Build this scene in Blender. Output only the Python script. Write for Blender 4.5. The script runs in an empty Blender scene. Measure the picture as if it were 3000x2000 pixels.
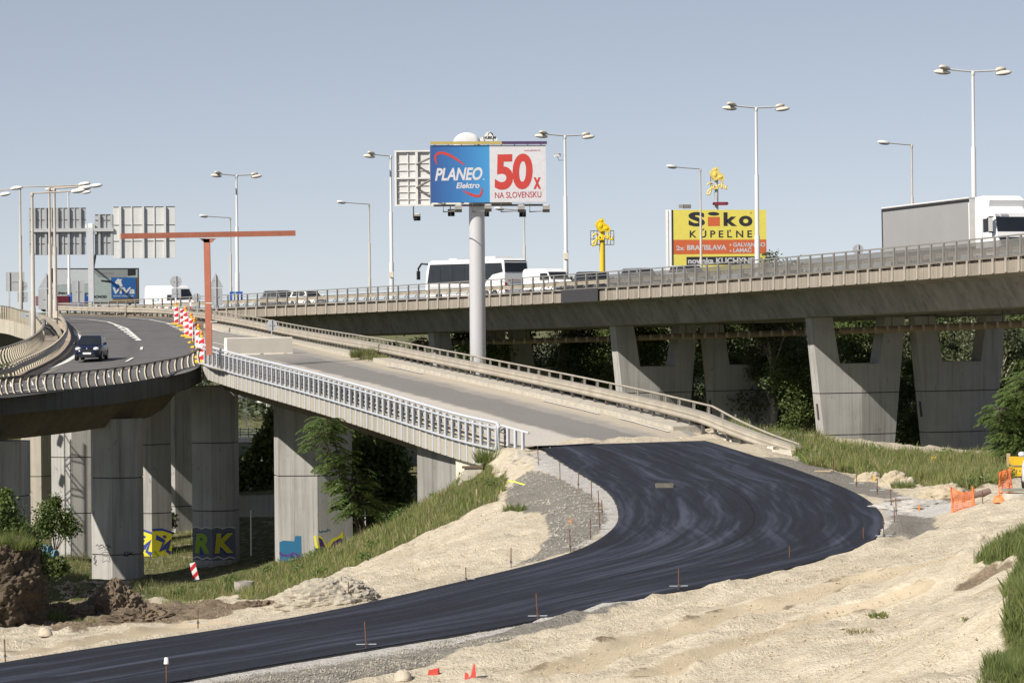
import bpy, bmesh, math, random
import numpy as np
from mathutils import Vector, Matrix, noise as mnoise
R = math.radians
scene = bpy.context.scene
COL = scene.collection
random.seed(7); RNG = np.random.default_rng(7)

# ------------------------------------------------------------------ camera, sky, sun, exposure
FPX, HOR, ROLL, CZ = 9000.0, 890.0, R(0.5), 15.0
cam_d = bpy.data.cameras.new('camera'); cam = bpy.data.objects.new('camera', cam_d); COL.objects.link(cam)
cam_d.sensor_width = 36.0; cam_d.lens = 36.0 * FPX / 3000.0
cam_d.shift_y = -110.0 / 3000.0
cam_d.clip_start = 1.0; cam_d.clip_end = 20000
cam.location = (0, 0, CZ)
cam.rotation_euler = (Matrix.Rotation(R(90), 3, 'X') @ Matrix.Rotation(-ROLL, 3, 'Z')).to_euler()
scene.camera = cam

SUN_E, SUN_PHI = R(39), R(48)          # the sun stands behind the camera, to its left
sun_vec = Vector((-math.sin(SUN_PHI) * math.cos(SUN_E), -math.cos(SUN_PHI) * math.cos(SUN_E), math.sin(SUN_E)))
world = bpy.data.worlds.new('World'); scene.world = world; world.use_nodes = True
nt = world.node_tree; bg = nt.nodes['Background']
sky = nt.nodes.new('ShaderNodeTexSky'); sky.sky_type = 'NISHITA'; sky.sun_disc = False
sky.sun_elevation = SUN_E; sky.sun_rotation = math.atan2(sun_vec.x, sun_vec.y)
sky.air_density = 0.6; sky.dust_density = 0.0; sky.ozone_density = 5.0; sky.altitude = 100
bw = nt.nodes.new('ShaderNodeRGBToBW'); nt.links.new(sky.outputs[0], bw.inputs[0])
hs = nt.nodes.new('ShaderNodeMix'); hs.data_type = 'RGBA'; hs.inputs['Factor'].default_value = 0.55; nt.links.new(sky.outputs[0], hs.inputs[6]); nt.links.new(bw.outputs[0], hs.inputs[7])
tint = nt.nodes.new('ShaderNodeMix'); tint.data_type = 'RGBA'; tint.blend_type = 'MULTIPLY'; tint.inputs['Factor'].default_value = 1.0
nt.links.new(hs.outputs[2], tint.inputs[6]); tint.inputs[7].default_value = (1.02, 1.05, 1.13, 1)      # hazy, slightly violet summer air
gm = nt.nodes.new('ShaderNodeGamma'); gm.inputs['Gamma'].default_value = 0.62; nt.links.new(tint.outputs[2], gm.inputs[0])
nt.links.new(gm.outputs[0], bg.inputs['Color']); bg.inputs['Strength'].default_value = 0.148
sl = bpy.data.lights.new('sun', 'SUN'); sl.energy = 5.0; sl.angle = R(0.5); sl.color = (1.0, 0.93, 0.83)
so = bpy.data.objects.new('sun', sl); COL.objects.link(so); so.rotation_euler = sun_vec.to_track_quat('Z', 'Y').to_euler()
so.location = (-60, -60, 90)
scene.view_settings.view_transform = 'Standard'; scene.view_settings.look = 'None'
scene.view_settings.exposure = 0.40; scene.view_settings.gamma = 1.0
scene.render.resolution_x = 1024; scene.render.resolution_y = 682
scene.cycles.max_bounces = 6; scene.cycles.diffuse_bounces = 2

# ------------------------------------------------------------------ measuring helpers (photo pixel + distance -> point in the place)
_c, _s = math.cos(ROLL), math.sin(ROLL)
def W(px, py, D):
    dx, dy = px - 1500.0, py - HOR
    ux, uy = dx * _c - dy * _s, dx * _s + dy * _c
    return Vector((ux * D / FPX, D, CZ - uy * D / FPX))
def WH(px, py, H):
    dx, dy = px - 1500.0, py - HOR
    uy = dx * _s + dy * _c
    return W(px, py, H * FPX / uy)
def PX(p):
    ux, uy = p[0] * FPX / p[1], (CZ - p[2]) * FPX / p[1]
    return (1500 + ux * _c + uy * _s, HOR - ux * _s + uy * _c)

# ------------------------------------------------------------------ mesh helpers
class MB:
    def __init__(s): s.v = []; s.f = []; s.m = []; s.sm = []
    def add(s, verts, faces, m=0, smooth=False):
        o = len(s.v); s.v += [tuple(p) for p in verts]
        for f in faces: s.f.append([i + o for i in f]); s.m.append(m); s.sm.append(smooth)
    def box(s, c, d, rz=0, m=0, M=None):
        x, y, z = d[0] / 2, d[1] / 2, d[2] / 2
        P = [Vector((a * x, b * y, e * z)) for e in (-1, 1) for a, b in ((-1, -1), (1, -1), (1, 1), (-1, 1))]
        Rm = M if M is not None else Matrix.Rotation(rz, 3, 'Z')
        s.add([Rm @ p + Vector(c) for p in P], [(3, 2, 1, 0), (4, 5, 6, 7), (0, 1, 5, 4), (1, 2, 6, 5), (2, 3, 7, 6), (3, 0, 4, 7)], m)
    def hexa(s, P, m=0):
        s.add(P, [(3, 2, 1, 0), (4, 5, 6, 7), (0, 1, 5, 4), (1, 2, 6, 5), (2, 3, 7, 6), (3, 0, 4, 7)], m)
    def prism(s, A, B, m=0, caps=True, smooth=False):
        n = len(A); F = [(i, (i + 1) % n, n + (i + 1) % n, n + i) for i in range(n)]
        s.add(list(A) + list(B), F, m, smooth)
        if caps: s.add(A, [tuple(range(n - 1, -1, -1))], m); s.add(B, [tuple(range(n))], m)
    def loft(s, rings, m=0, caps=True, smooth=True, closed=True):
        n = len(rings[0]); V = [p for r in rings for p in r]; F = []
        for k in range(len(rings) - 1):
            for i in range(n if closed else n - 1):
                j = (i + 1) % n; F.append((k * n + i, k * n + j, (k + 1) * n + j, (k + 1) * n + i))
        s.add(V, F, m, smooth)
        if caps and closed:
            s.add(rings[0], [tuple(range(n - 1, -1, -1))], m); s.add(rings[-1], [tuple(range(n))], m)
    def tube(s, pts, r, n=6, m=0, smooth=True, r2=None):
        pts = [Vector(p) for p in pts]; rings = []
        for i, p in enumerate(pts):
            t = (pts[min(i + 1, len(pts) - 1)] - pts[max(i - 1, 0)]).normalized()
            a = t.cross(Vector((0, 0, 1)))
            if a.length < 1e-3: a = t.cross(Vector((0, 1, 0)))
            a.normalize(); b = a.cross(t)
            rr = r if r2 is None else r + (r2 - r) * i / (len(pts) - 1)
            rings.append([p + (a * math.cos(q) + b * math.sin(q)) * rr for q in [2 * math.pi * k / n for k in range(n)]])
        s.loft(rings, m, True, smooth)
    def lathe(s, c, prof, n=12, m=0, smooth=True):
        c = Vector(c); rings = [[c + Vector((r * math.cos(2 * math.pi * k / n), r * math.sin(2 * math.pi * k / n), z)) for k in range(n)] for r, z in prof]
        s.loft(rings, m, True, smooth)
    def ball(s, c, rad, n=10, k=6, m=0, M=None):
        c = Vector(c); rings = []
        for i in range(k + 1):
            a = -math.pi / 2 + math.pi * i / k; rr = max(math.cos(a), 0.02)
            ring = [Vector((rad[0] * rr * math.cos(2 * math.pi * j / n), rad[1] * rr * math.sin(2 * math.pi * j / n), rad[2] * math.sin(a))) for j in range(n)]
            rings.append([c + (M @ p if M is not None else p) for p in ring])
        s.loft(rings, m, True, True)
    def mesh(s, name, mats, org=None):
        me = bpy.data.meshes.new(name)
        V = s.v if org is None else [(p[0] - org[0], p[1] - org[1], p[2] - org[2]) for p in s.v]
        me.from_pydata(V, [], s.f)
        for mt in (mats if isinstance(mats, (list, tuple)) else [mats]): me.materials.append(mt)
        me.polygons.foreach_set('material_index', s.m); me.polygons.foreach_set('use_smooth', s.sm)
        bm = bmesh.new(); bm.from_mesh(me); bmesh.ops.recalc_face_normals(bm, faces=bm.faces); bm.to_mesh(me); bm.free()
        me.update(); return me
    def build(s, name, mats, parent=None, local=False):
        org = None if (local or parent is None) else ORG.get(parent, Vector((0, 0, 0)))
        return link(name, s.mesh(name, mats, org), parent, org)
ORG = {}
def link(name, me, parent=None, org=None, loc=(0, 0, 0), rz=0, scale=None):
    o = bpy.data.objects.new(name, me); COL.objects.link(o)
    o.location = loc; o.rotation_euler = (0, 0, rz)
    if scale: o.scale = scale
    if parent is not None:
        o.parent = parent; ORG[o] = org if org is not None else ORG.get(parent, Vector((0, 0, 0)))
    return o
def tag(o, label=None, cat=None, group=None, kind=None):
    if label: o['label'] = label
    if cat: o['category'] = cat
    if group: o['group'] = group
    if kind: o['kind'] = kind
    return o
def thing(name, label, cat, loc=(0, 0, 0), rz=0, group=None, kind=None):
    o = bpy.data.objects.new(name, None); COL.objects.link(o); o.empty_display_size = 0.3
    o.location = loc; o.rotation_euler = (0, 0, rz); ORG[o] = Vector(loc)
    return tag(o, label, cat, group, kind)
def kids(o): return [c for c in bpy.data.objects if c.parent == o]
def copy_tree(o, parent=None):
    c = o.copy(); COL.objects.link(c)
    if parent is not None: c.parent = parent
    for ch in kids(o): copy_tree(ch, c)
    return c
def dup(o, loc, rz=0, label=None, scale=None):
    c = copy_tree(o); c.location = loc; c.rotation_euler = (0, 0, rz)
    if scale: c.scale = scale
    if label: c['label'] = label
    return c
def smooth_path(P, step):
    """Catmull-Rom through P, resampled at even distance."""
    P = [Vector(p) for p in P]; Q = [2 * P[0] - P[1]] + P + [2 * P[-1] - P[-2]]; out = []
    for i in range(1, len(Q) - 2):
        for k in range(12):
            t = k / 12; a, b, c, d = Q[i - 1], Q[i], Q[i + 1], Q[i + 2]
            out.append(0.5 * ((2 * b) + (c - a) * t + (2 * a - 5 * b + 4 * c - d) * t * t + (3 * b - a - 3 * c + d) * t ** 3))
    out.append(P[-1])
    L = [0]
    for i in range(1, len(out)): L.append(L[-1] + (out[i] - out[i - 1]).length)
    n = max(2, int(round(L[-1] / step))); res = []; j = 0
    for k in range(n + 1):
        t = L[-1] * k / n
        while j < len(L) - 2 and L[j + 1] < t: j += 1
        u = (t - L[j]) / max(L[j + 1] - L[j], 1e-6); res.append(out[j].lerp(out[j + 1], min(max(u, 0), 1)))
    return res
def side_of(path, i):
    t = path[min(i + 1, len(path) - 1)] - path[max(i - 1, 0)]; t.z = 0; t.normalize()
    return t, Vector((-t.y, t.x, 0))       # along, left
def offset(path, d, dz=0):
    return [p + side_of(path, i)[1] * d + Vector((0, 0, dz)) for i, p in enumerate(path)]
def ribbon(mb, path, prof, m=0, smooth=False, caps=True):
    """sweep a closed (side, up) profile along a path"""
    rings = []
    for i, p in enumerate(path):
        _, l = side_of(path, i); rings.append([p + l * a + Vector((0, 0, b)) for a, b in prof])
    mb.loft(rings, m, caps, smooth)
def strip(name, left, right, mat, nx=6, kind=None, lift=0.0, parent=None, crown=0.0):
    """road sheet between two edge lists of equal length, UV: u across 0..1, v along in metres"""
    n = len(left); V = []; UV = []; d = 0
    for i in range(n):
        if i: d += ((left[i] + right[i]) / 2 - (left[i - 1] + right[i - 1]) / 2).length
        for k in range(nx + 1):
            u = k / nx; p = left[i].lerp(right[i], u); V.append((p.x, p.y, p.z + lift + crown * (1 - (2 * u - 1) ** 2))); UV.append((u, d))
    F = [(i * (nx + 1) + k, i * (nx + 1) + k + 1, (i + 1) * (nx + 1) + k + 1, (i + 1) * (nx + 1) + k) for i in range(n - 1) for k in range(nx)]
    me = bpy.data.meshes.new(name); me.from_pydata(V, [], F); me.materials.append(mat)
    uvl = me.uv_layers.new(name='UVMap')
    li = np.zeros(len(me.loops), dtype=np.int32); me.loops.foreach_get('vertex_index', li)
    uvl.data.foreach_set('uv', np.array(UV, dtype=np.float32)[li].ravel())
    me.polygons.foreach_set('use_smooth', [True] * len(F))
    bm = bmesh.new(); bm.from_mesh(me)
    if sum(f.normal.z for f in bm.faces) < 0: bmesh.ops.reverse_faces(bm, faces=bm.faces)
    bm.to_mesh(me); bm.free()
    o = link(name, me, parent)
    if kind: o['kind'] = kind
    return o

# ------------------------------------------------------------------ materials
def new_mat(name):
    m = bpy.data.materials.new(name); m.use_nodes = True
    return m, m.node_tree, m.node_tree.nodes['Principled BSDF']
def nd(t, ty, **kw):
    n = t.nodes.new(ty)
    for k, v in kw.items():
        if k in n.inputs.keys(): n.inputs[k].default_value = v
        else: setattr(n, k, v)
    return n
def coords(t, out='Object', scale=(1, 1, 1)):
    tc = nd(t, 'ShaderNodeTexCoord'); mp = nd(t, 'ShaderNodeMapping'); mp.inputs['Scale'].default_value = scale
    t.links.new(tc.outputs[out], mp.inputs['Vector']); return mp.outputs['Vector']
def ramp(t, fac, stops):
    r = nd(t, 'ShaderNodeValToRGB'); e = r.color_ramp.elements
    while len(e) > len(stops): e.remove(e[-1])
    while len(e) < len(stops): e.new(0.5)
    for i, (p, c) in enumerate(stops):
        e[i].position = p; e[i].color = (*c, 1) if isinstance(c, tuple) else (c, c, c, 1)
    t.links.new(fac, r.inputs[0]); return r.outputs[0]
def mixc(t, fac, a, b, mode='MIX'):
    n = nd(t, 'ShaderNodeMix', data_type='RGBA', blend_type=mode)
    for sock, v in ((n.inputs['Factor'], fac), (n.inputs[6], a), (n.inputs[7], b)):
        if isinstance(v, (int, float)): sock.default_value = v
        elif isinstance(v, tuple): sock.default_value = (*v, 1)
        else: t.links.new(v, sock)
    return n.outputs[2]
def noise(t, vec, scale, detail=5, rough=0.6):
    n = nd(t, 'ShaderNodeTexNoise'); n.inputs['Scale'].default_value = scale; n.inputs['Detail'].default_value = detail
    n.inputs['Roughness'].default_value = rough; t.links.new(vec, n.inputs['Vector']); return n.outputs['Fac']
def bump(t, b, h, strength=0.3, dist=0.05):
    n = nd(t, 'ShaderNodeBump'); n.inputs['Strength'].default_value = strength; n.inputs['Distance'].default_value = dist
    t.links.new(h, n.inputs['Height']); t.links.new(n.outputs[0], b.inputs['Normal'])
def sc(c, k): return tuple(min(1, x * k) for x in c)
def M(name, col, rough=0.7, var=0.12, scale=1.5, bmp=0.0, metal=0.0, stretch=(1, 1, 1), spec=None, dirt=None, dirt_amt=0.35):
    m, t, b = new_mat(name)
    v = coords(t, 'Object', stretch); f = noise(t, v, scale, 6)
    c = ramp(t, f, [(0.3, sc(col, 1 - var)), (0.7, sc(col, 1 + var))])
    if dirt:
        f2 = noise(t, coords(t, 'Object', (1.7, 1.7, .35)), 0.9, 8, 0.7)
        c = mixc(t, ramp(t, f2, [(0.48, 0.0), (0.75, dirt_amt)]), c, dirt)
    t.links.new(c, b.inputs['Base Color']); b.inputs['Roughness'].default_value = rough; b.inputs['Metallic'].default_value = metal
    if spec is not None: b.inputs['Specular IOR Level'].default_value = spec
    if bmp: bump(t, b, noise(t, v, scale * 8, 4), bmp, 0.03)
    return m
def concrete(name, col, streak=0.25, stain=(.12, .10, .08), stain_amt=0.45, board=9.0, rib=0.0):
    """board-marked concrete: fine vertical boards, broad blotches, run-off streaks"""
    m, t, b = new_mat(name)
    vv = coords(t, 'Object', (board, board, 0.12)); f1 = noise(t, vv, 1.0, 3)
    f2 = noise(t, coords(t, 'Object'), 0.35, 7, 0.65); f3 = noise(t, coords(t, 'Object', (2.2, 2.2, .10)), 1.0, 6, 0.7)
    c = ramp(t, f1, [(0.32, sc(col, 1 - streak)), (0.68, sc(col, 1 + streak))])
    c = mixc(t, 0.5, c, ramp(t, f2, [(0.3, sc(col, 0.72)), (0.7, sc(col, 1.22))]))
    c = mixc(t, ramp(t, f3, [(0.52, 0.0), (0.72, stain_amt)]), c, stain)
    spots = noise(t, coords(t, 'Object', (1, 1, .6)), 3.5, 2, .4)
    c = mixc(t, ramp(t, spots, [(0.70, 0.0), (0.74, 0.55)]), c, sc(col, 0.45))
    t.links.new(c, b.inputs['Base Color']); b.inputs['Roughness'].default_value = 0.88; b.inputs['Specular IOR Level'].default_value = 0.25
    bump(t, b, f1, 0.35, 0.02); return m
def flat(name, col, rough=0.6, **kw): return M(name, col, rough, var=0.05, scale=3.0, **kw)
def leafmat(name, c1, c2, scale=0.6, trans=0.35):
    m, t, b = new_mat(name); v = coords(t, 'Object')
    f = noise(t, v, scale, 4); f2 = noise(t, v, scale * 9, 2)
    c = mixc(t, 0.4, ramp(t, f, [(0.3, c1), (0.7, c2)]), ramp(t, f2, [(0.3, sc(c1, .8)), (0.7, sc(c2, 1.2))]))
    t.links.new(c, b.inputs['Base Color']); b.inputs['Roughness'].default_value = 0.5; b.inputs['Specular IOR Level'].default_value = 0.35
    tr = nd(t, 'ShaderNodeBsdfTranslucent'); t.links.new(c, tr.inputs['Color'])
    mx = nd(t, 'ShaderNodeMixShader'); mx.inputs[0].default_value = trans
    t.links.new(b.outputs[0], mx.inputs[1]); t.links.new(tr.outputs[0], mx.inputs[2])
    t.links.new(mx.outputs[0], t.nodes['Material Output'].inputs['Surface']); return m

C_PIER = concrete('pier_concrete', (.39, .382, .365), .19, (.13, .12, .105), .6, 13.0)
C_RAMP = concrete('ramp_fascia_concrete', (.40, .37, .31), .22, (.17, .14, .11), .6, 5.0)
C_FASC = concrete('viaduct_fascia_concrete', (.27, .24, .20), .5, (.09, .08, .065), .6, 8.0)
C_GIRD = concrete('girder_concrete', (.26, .253, .24), .42, (.08, .075, .07), .65, .9)
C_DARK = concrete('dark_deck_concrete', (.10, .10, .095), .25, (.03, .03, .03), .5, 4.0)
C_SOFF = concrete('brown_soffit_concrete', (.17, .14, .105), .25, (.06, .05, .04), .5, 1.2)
C_PALE = M('pale_block_concrete', (.66, .60, .50), .85, .06, 2.0, .15, dirt=(.4, .35, .28), dirt_amt=.25)
C_OLD = M('old_concrete', (.42, .39, .33), .9, .2, 3.0, .4, dirt=(.2, .17, .13))
STEEL = M('galvanised_steel', (.50, .51, .52), .45, .12, 2.0, metal=.35)
STEELW = M('white_painted_railing', (.52, .55, .60), .45, .06, 4.0, dirt=(.35, .33, .3), dirt_amt=.18)
STEELG = M('grey_railing_steel', (.21, .205, .195), .55, .14, 3.0, dirt=(.18, .11, .07), dirt_amt=.3)
STEELD = M('dark_rusty_steel', (.10, .09, .08), .65, .25, 4.0, dirt=(.16, .08, .05))
CREAM = M('cream_painted_posts', (.62, .56, .44), .6, .12, 5.0, dirt=(.2, .13, .08), dirt_amt=.3)
BEAM = M('weathered_guardrail_beam', (.38, .345, .285), .55, .15, 1.2, metal=.15, dirt=(.25, .17, .11), dirt_amt=.35)
RUST = M('rusty_iron', (.14, .07, .04), .85, .3, 12.0)
ORANGE = M('orange_painted_steel', (.42, .145, .09), .6, .10, 2.0, dirt=(.50, .28, .2), dirt_amt=.3)
WHITE = flat('white_gloss_paint', (.72, .72, .72), .3)
PLWHITE = flat('white_plastic', (.78, .78, .76), .45)
BLACK = flat('black_plastic', (.018, .018, .02), .5)
GLASS = M('dark_window_glass', (.018, .022, .028), .10, .2, 1.0, spec=.35)
TYRE = flat('tyre_rubber', (.02, .02, .02), .85)
RIM = M('wheel_rim_alloy', (.35, .35, .37), .35, .05, metal=.8)
HEADL = M('headlamp_glass', (.75, .76, .74), .12, .1, 6.0, spec=.7)
REDL = flat('red_lamp_glass', (.45, .02, .02), .2)
AMBER = flat('amber_lamp_glass', (.75, .25, .02), .25)
SIGNBACK = M('sign_back_aluminium', (.38, .395, .41), .5, .06, 1.0, metal=.2, dirt=(.33, .33, .33), dirt_amt=.3)
SIGNBACKW = M('pale_sign_back', (.54, .55, .55), .5, .05, 1.0, dirt=(.5, .5, .48), dirt_amt=.25)
POLEW = M('white_galvanised_pole', (.58, .58, .57), .45, .06, .7, stretch=(1, 1, .2))
POLEB = M('beige_aged_pole', (.42, .385, .34), .6, .12, .8, dirt=(.25, .2, .15))
HEADW = M('luminaire_shell', (.66, .60, .50), .5, .08, 4.0)
HEADWW = flat('white_luminaire_shell', (.80, .79, .74), .4)
YELLOW = flat('yellow_rubber_foot', (.78, .50, .02), .6)
SRED = flat('reflective_red', (.55, .03, .04), .4)
SWHITE = flat('reflective_white', (.80, .80, .80), .4)
WOOD = M('weathered_timber', (.45, .35, .22), .85, .2, 3.0, stretch=(.3, 4, 4))
ROCK = M('limestone_rock', (.46, .40, .32), .95, .25, 2.5, .5)
# ------------------------------------------------------------------ new road (inner edge, outer edge, metres below the camera)
SEC = [((1545, 1306), (2065, 1290), 5.78, 5.70), ((1580, 1313), (2120, 1306), 5.86, 5.80), ((1690, 1378), (2335, 1375), 6.2, 6.2), ((1785, 1440), (2520, 1450), 6.5, 6.5),
       ((1815, 1505), (2587, 1520), 6.8, 6.8), ((1790, 1552), (2550, 1585), 7.05, 7.05), ((1715, 1600), (2420, 1632), 7.3, 7.3),
       ((1600, 1640), (2200, 1690), 7.6, 7.6), ((1400, 1690), (1900, 1747), 7.9, 7.85), ((1000, 1780), (1500, 1829), 8.25, 8.2),
       ((700, 1833), (1150, 1887), 8.45, 8.4), ((330, 1888), (700, 1962), 8.55, 8.5), ((0, 1940), (200, 2052), 8.6, 8.6), ((-500, 2030), (-350, 2160), 8.7, 8.7)]
r_in = smooth_path([WH(*a, h) for a, b, h, k in SEC], 1.0); r_out_c = [WH(*b, k) for a, b, h, k in SEC]
# resample both edges by section so that they pair up
def cat_pair(A, n):
    A = [Vector(p) for p in A]; Q = [2 * A[0] - A[1]] + A + [2 * A[-1] - A[-2]]; out = []
    for i in range(1, len(Q) - 2):
        for k in range(n):
            t = k / n; a, b, c, d = Q[i - 1], Q[i], Q[i + 1], Q[i + 2]
            out.append(0.5 * ((2 * b) + (c - a) * t + (2 * a - 5 * b + 4 * c - d) * t * t + (3 * b - a - 3 * c + d) * t ** 3))
    return out + [A[-1]]
RIN = cat_pair([WH(*a, h) for a, b, h, k in SEC], 8); ROUT = cat_pair(r_out_c, 8)

# ------------------------------------------------------------------ terrain: control points (pixel, metres below the camera) -> smooth height field
CP = [(1600, 1500, 7.0), (1520, 1420, 6.7), (1500, 1365, 6.4), (1400, 1560, 7.6), (1650, 1580, 7.2), (1200, 1620, 8.35), (1000, 1700, 8.6), (1467, 1460, 6.95), (1300, 1530, 8.0),
      (1115, 1620, 8.9), (950, 1700, 9.5), (800, 1765, 9.9), (700, 1805, 9.0), (1400, 1432, 7.2), (1200, 1530, 8.6), (1000, 1630, 10.0), (800, 1728, 11.3), (620, 1778, 12.0),
      (340, 1690, 15.35), (630, 1640, 15.2), (435, 1650, 15.4), (910, 1600, 14.2), (200, 1640, 15.1), (0, 1640, 14.8), (600, 1795, 9.6), (330, 1842, 9.2), (330, 1792, 10.1), (330, 1742, 12.2), (480, 1745, 12.2),
      (150, 1852, 9.2), (0, 1865, 9.0), (0, 1780, 10.2), (100, 1690, 13.5), (2500, 1392, 6.5), (2600, 1452, 6.45), (2700, 1545, 6.85), (2570, 1612, 6.95), (2200, 1712, 7.5),
      (2950, 1450, 6.1), (2950, 1530, 6.2), (2800, 1500, 6.4), (2200, 1312, 5.9), (2100, 1300, 5.75), (2400, 1352, 6.3), (2400, 1305, 6.15), (2800, 1400, 6.2), (2800, 1352, 6.5), (2990, 1405, 6.3),
      (2000, 1800, 7.75), (2500, 1700, 7.1), (2000, 1900, 7.8), (1500, 1960, 8.2), (2500, 1850, 7.3), (2500, 2000, 7.4), (3000, 1900, 6.5), (2900, 1600, 6.4), (3000, 1562, 5.5), (2830, 1722, 6.7),
      (3000, 1752, 5.7), (2850, 2000, 6.2), (3000, 2000, 5.6), (2700, 1850, 7.0), (700, 2000, 8.55), (1100, 1960, 8.4), (1300, 1922, 8.3), (0, 2110, 8.7), (2050, 1262, 5.75)]
CW = [WH(a, b, h) for a, b, h in CP]
for i in range(0, len(SEC)):
    CW += [WH(*SEC[i][0], SEC[i][2] + .08), WH(*SEC[i][1], SEC[i][3] + .08)]
def XYH(x, y, h): return Vector((x, y, CZ - h))
CW += [XYH(x, y, h) for x, y, h in [(-14, 50, 8.7), (0, 50, 8.3), (8, 48, 7.6), (20, 50, 5.8), (-30, 60, 9), (-30, 90, 10), (-30, 130, 14), (-34, 165, 15.2), (-20, 150, 14.9), (-14, 140, 14.0), (-8, 140, 12), (-3, 128, 8.0),
      (-1, 131, 7.6), (-2, 145, 12.5), (2, 150, 10.5), (4, 140, 7.6), (8, 142, 7.2), (-5, 160, 13.8), (5, 170, 10.5), (12, 150, 7.9), (12, 165, 9.6), (19, 187, 10.6), (24, 150, 8.8), (30, 160, 10.0), (18, 160, 9.0), (34, 150, 9.0), (26, 175, 10.8), (34, 120, 6.4), (34, 90, 6), (34, 190, 11.5),
      (10, 210, 11.2), (28, 215, 11.8), (-6, 200, 12), (-20, 200, 15.0), (-34, 215, 14.8), (-12, 215, 13.4), (34, 60, 5)]]
CX = np.array([[p.x, p.y] for p in CW]); CZV = np.array([p.z for p in CW])
def _phi(r2): return 0.5 * r2 * np.log(np.maximum(r2, 1e-9))
def _d2(A, B): return ((A[:, None, :] - B[None, :, :]) ** 2).sum(-1)
SCL = 20.0
NCP = len(CX); A_ = np.zeros((NCP + 3, NCP + 3)); A_[:NCP, :NCP] = _phi(_d2(CX / SCL, CX / SCL)) + np.eye(NCP) * 0.002
A_[:NCP, NCP] = 1; A_[:NCP, NCP + 1:] = CX / SCL; A_[NCP:, :NCP] = A_[:NCP, NCP:].T
WT = np.linalg.solve(A_, np.concatenate([CZV, np.zeros(3)]))
RS = []                                       # dense samples of the new road surface
for a, b in zip(RIN, ROUT):
    for k in range(9): RS.append(a.lerp(b, k / 8))
RS = np.array([tuple(p) for p in RS])
def TZ(xy, road=True):
    xy = np.atleast_2d(np.asarray(xy, float)); q = xy.copy()
    q[:, 0] = np.clip(q[:, 0], -34, 34); q[:, 1] = np.clip(q[:, 1], 47, 215)
    z = np.zeros(len(q))
    for s in range(0, len(q), 20000):
        e = slice(s, s + 20000); z[e] = _phi(_d2(q[e] / SCL, CX / SCL)) @ WT[:NCP] + WT[NCP] + (q[e] / SCL) @ WT[NCP + 1:]
    far = np.clip((xy[:, 1] - 225) / 40, 0, 1); z = z * (1 - far) + 0.4 * far
    if road:
        near = (xy[:, 0] > -20) & (xy[:, 0] < 16) & (xy[:, 1] > 55) & (xy[:, 1] < 133); idx = np.nonzero(near)[0]
        for s in range(0, len(idx), 4000):
            ii = idx[s:s + 4000]; d2 = _d2(xy[ii], RS[:, :2]); j = d2.argmin(1); d = np.sqrt(d2[np.arange(len(ii)), j])
            w = 1 - np.clip((d - 0.75) / 1.6, 0, 1); w = w * w * (3 - 2 * w); z[ii] = z[ii] * (1 - w) + (RS[j, 2] - 0.055) * w
    return z
def tz(x, y): return float(TZ([[x, y]])[0])
_DD = np.arange(44, 330, 0.4)
def G(px, py):
    """the ground point that shows at a pixel of the photograph"""
    P = np.array([tuple(W(px, py, d)) for d in _DD]); z = TZ(P[:, :2]); b = np.nonzero(P[:, 2] < z)[0]
    i = b[0] if len(b) else len(P) - 1
    return Vector((P[i, 0], P[i, 1], z[i]))
def in_poly(xy, poly):
    x, y = xy[:, 0], xy[:, 1]; ins = np.zeros(len(xy), bool); j = len(poly) - 1
    for i in range(len(poly)):
        xi, yi, xj, yj = *poly[i], *poly[j]
        c = ((yi > y) != (yj > y)) & (x < (xj - xi) * (y - yi) / (yj - yi + 1e-12) + xi); ins ^= c; j = i
    return ins
def gp(pts): return [tuple(G(*p)[:2]) for p in pts]
gravel_polys = [gp([(1500, 1405), (1560, 1382), (1640, 1400), (1720, 1440), (1780, 1490), (1795, 1520), (1760, 1560), (1700, 1605), (1600, 1640), (1400, 1692), (1265, 1722), (1330, 1700), (1480, 1668), (1580, 1622), (1622, 1560), (1590, 1505), (1530, 1505), (1475, 1470)]),
                gp([(560, 2005), (1000, 1940), (1400, 1852), (1800, 1768), (1960, 1738), (1800, 1795), (1480, 1875), (1300, 1925), (1250, 1955), (1060, 1990), (1000, 2010), (900, 2040), (500, 2060)]),
                gp([(2200, 1338), (2400, 1365), (2560, 1418), (2665, 1455), (2580, 1462), (2480, 1440), (2350, 1395)]), gp([(2600, 1490), (2700, 1488), (2735, 1525), (2765, 1548), (2640, 1582), (2560, 1592), (2600, 1550)])]
pale_polys = [gp([(1575, 1318), (1640, 1330), (1740, 1390), (1810, 1450), (1835, 1510), (1800, 1560), (1730, 1600), (1680, 1612), (1760, 1560), (1780, 1500), (1720, 1440), (1640, 1400), (1565, 1372)]),
              gp([(0, 2060), (500, 1985), (1000, 1895), (1600, 1800), (1960, 1722), (2030, 1728), (1900, 1768), (1600, 1832), (1000, 1945), (560, 2010), (300, 2060)]),
              gp([(2580, 1470), (2640, 1452), (2780, 1468), (2900, 1490), (2750, 1512), (2620, 1500), (2615, 1545), (2560, 1600), (2530, 1600), (2590, 1520)])]
dirt_polys = [gp([(0, 1600), (160, 1640), (190, 1760), (320, 1700), (430, 1765), (660, 1772), (720, 1785), (480, 1832), (300, 1835), (230, 1862), (60, 1832), (0, 1812)]),
              gp([(2810, 1690), (2900, 1650), (3000, 1640), (3000, 1665), (2900, 1690), (2880, 1720), (2820, 1740)]), gp([(2560, 1470), (2700, 1455), (2800, 1440), (2900, 1430), (2800, 1470)])]
grass_left = gp([(470, 1755), (560, 1725), (700, 1690), (900, 1600), (1100, 1520), (1300, 1420), (1440, 1385), (1480, 1395), (1478, 1440), (1440, 1480), (1300, 1540), (1110, 1625), (950, 1700), (820, 1745), (720, 1765), (600, 1760)])
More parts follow.
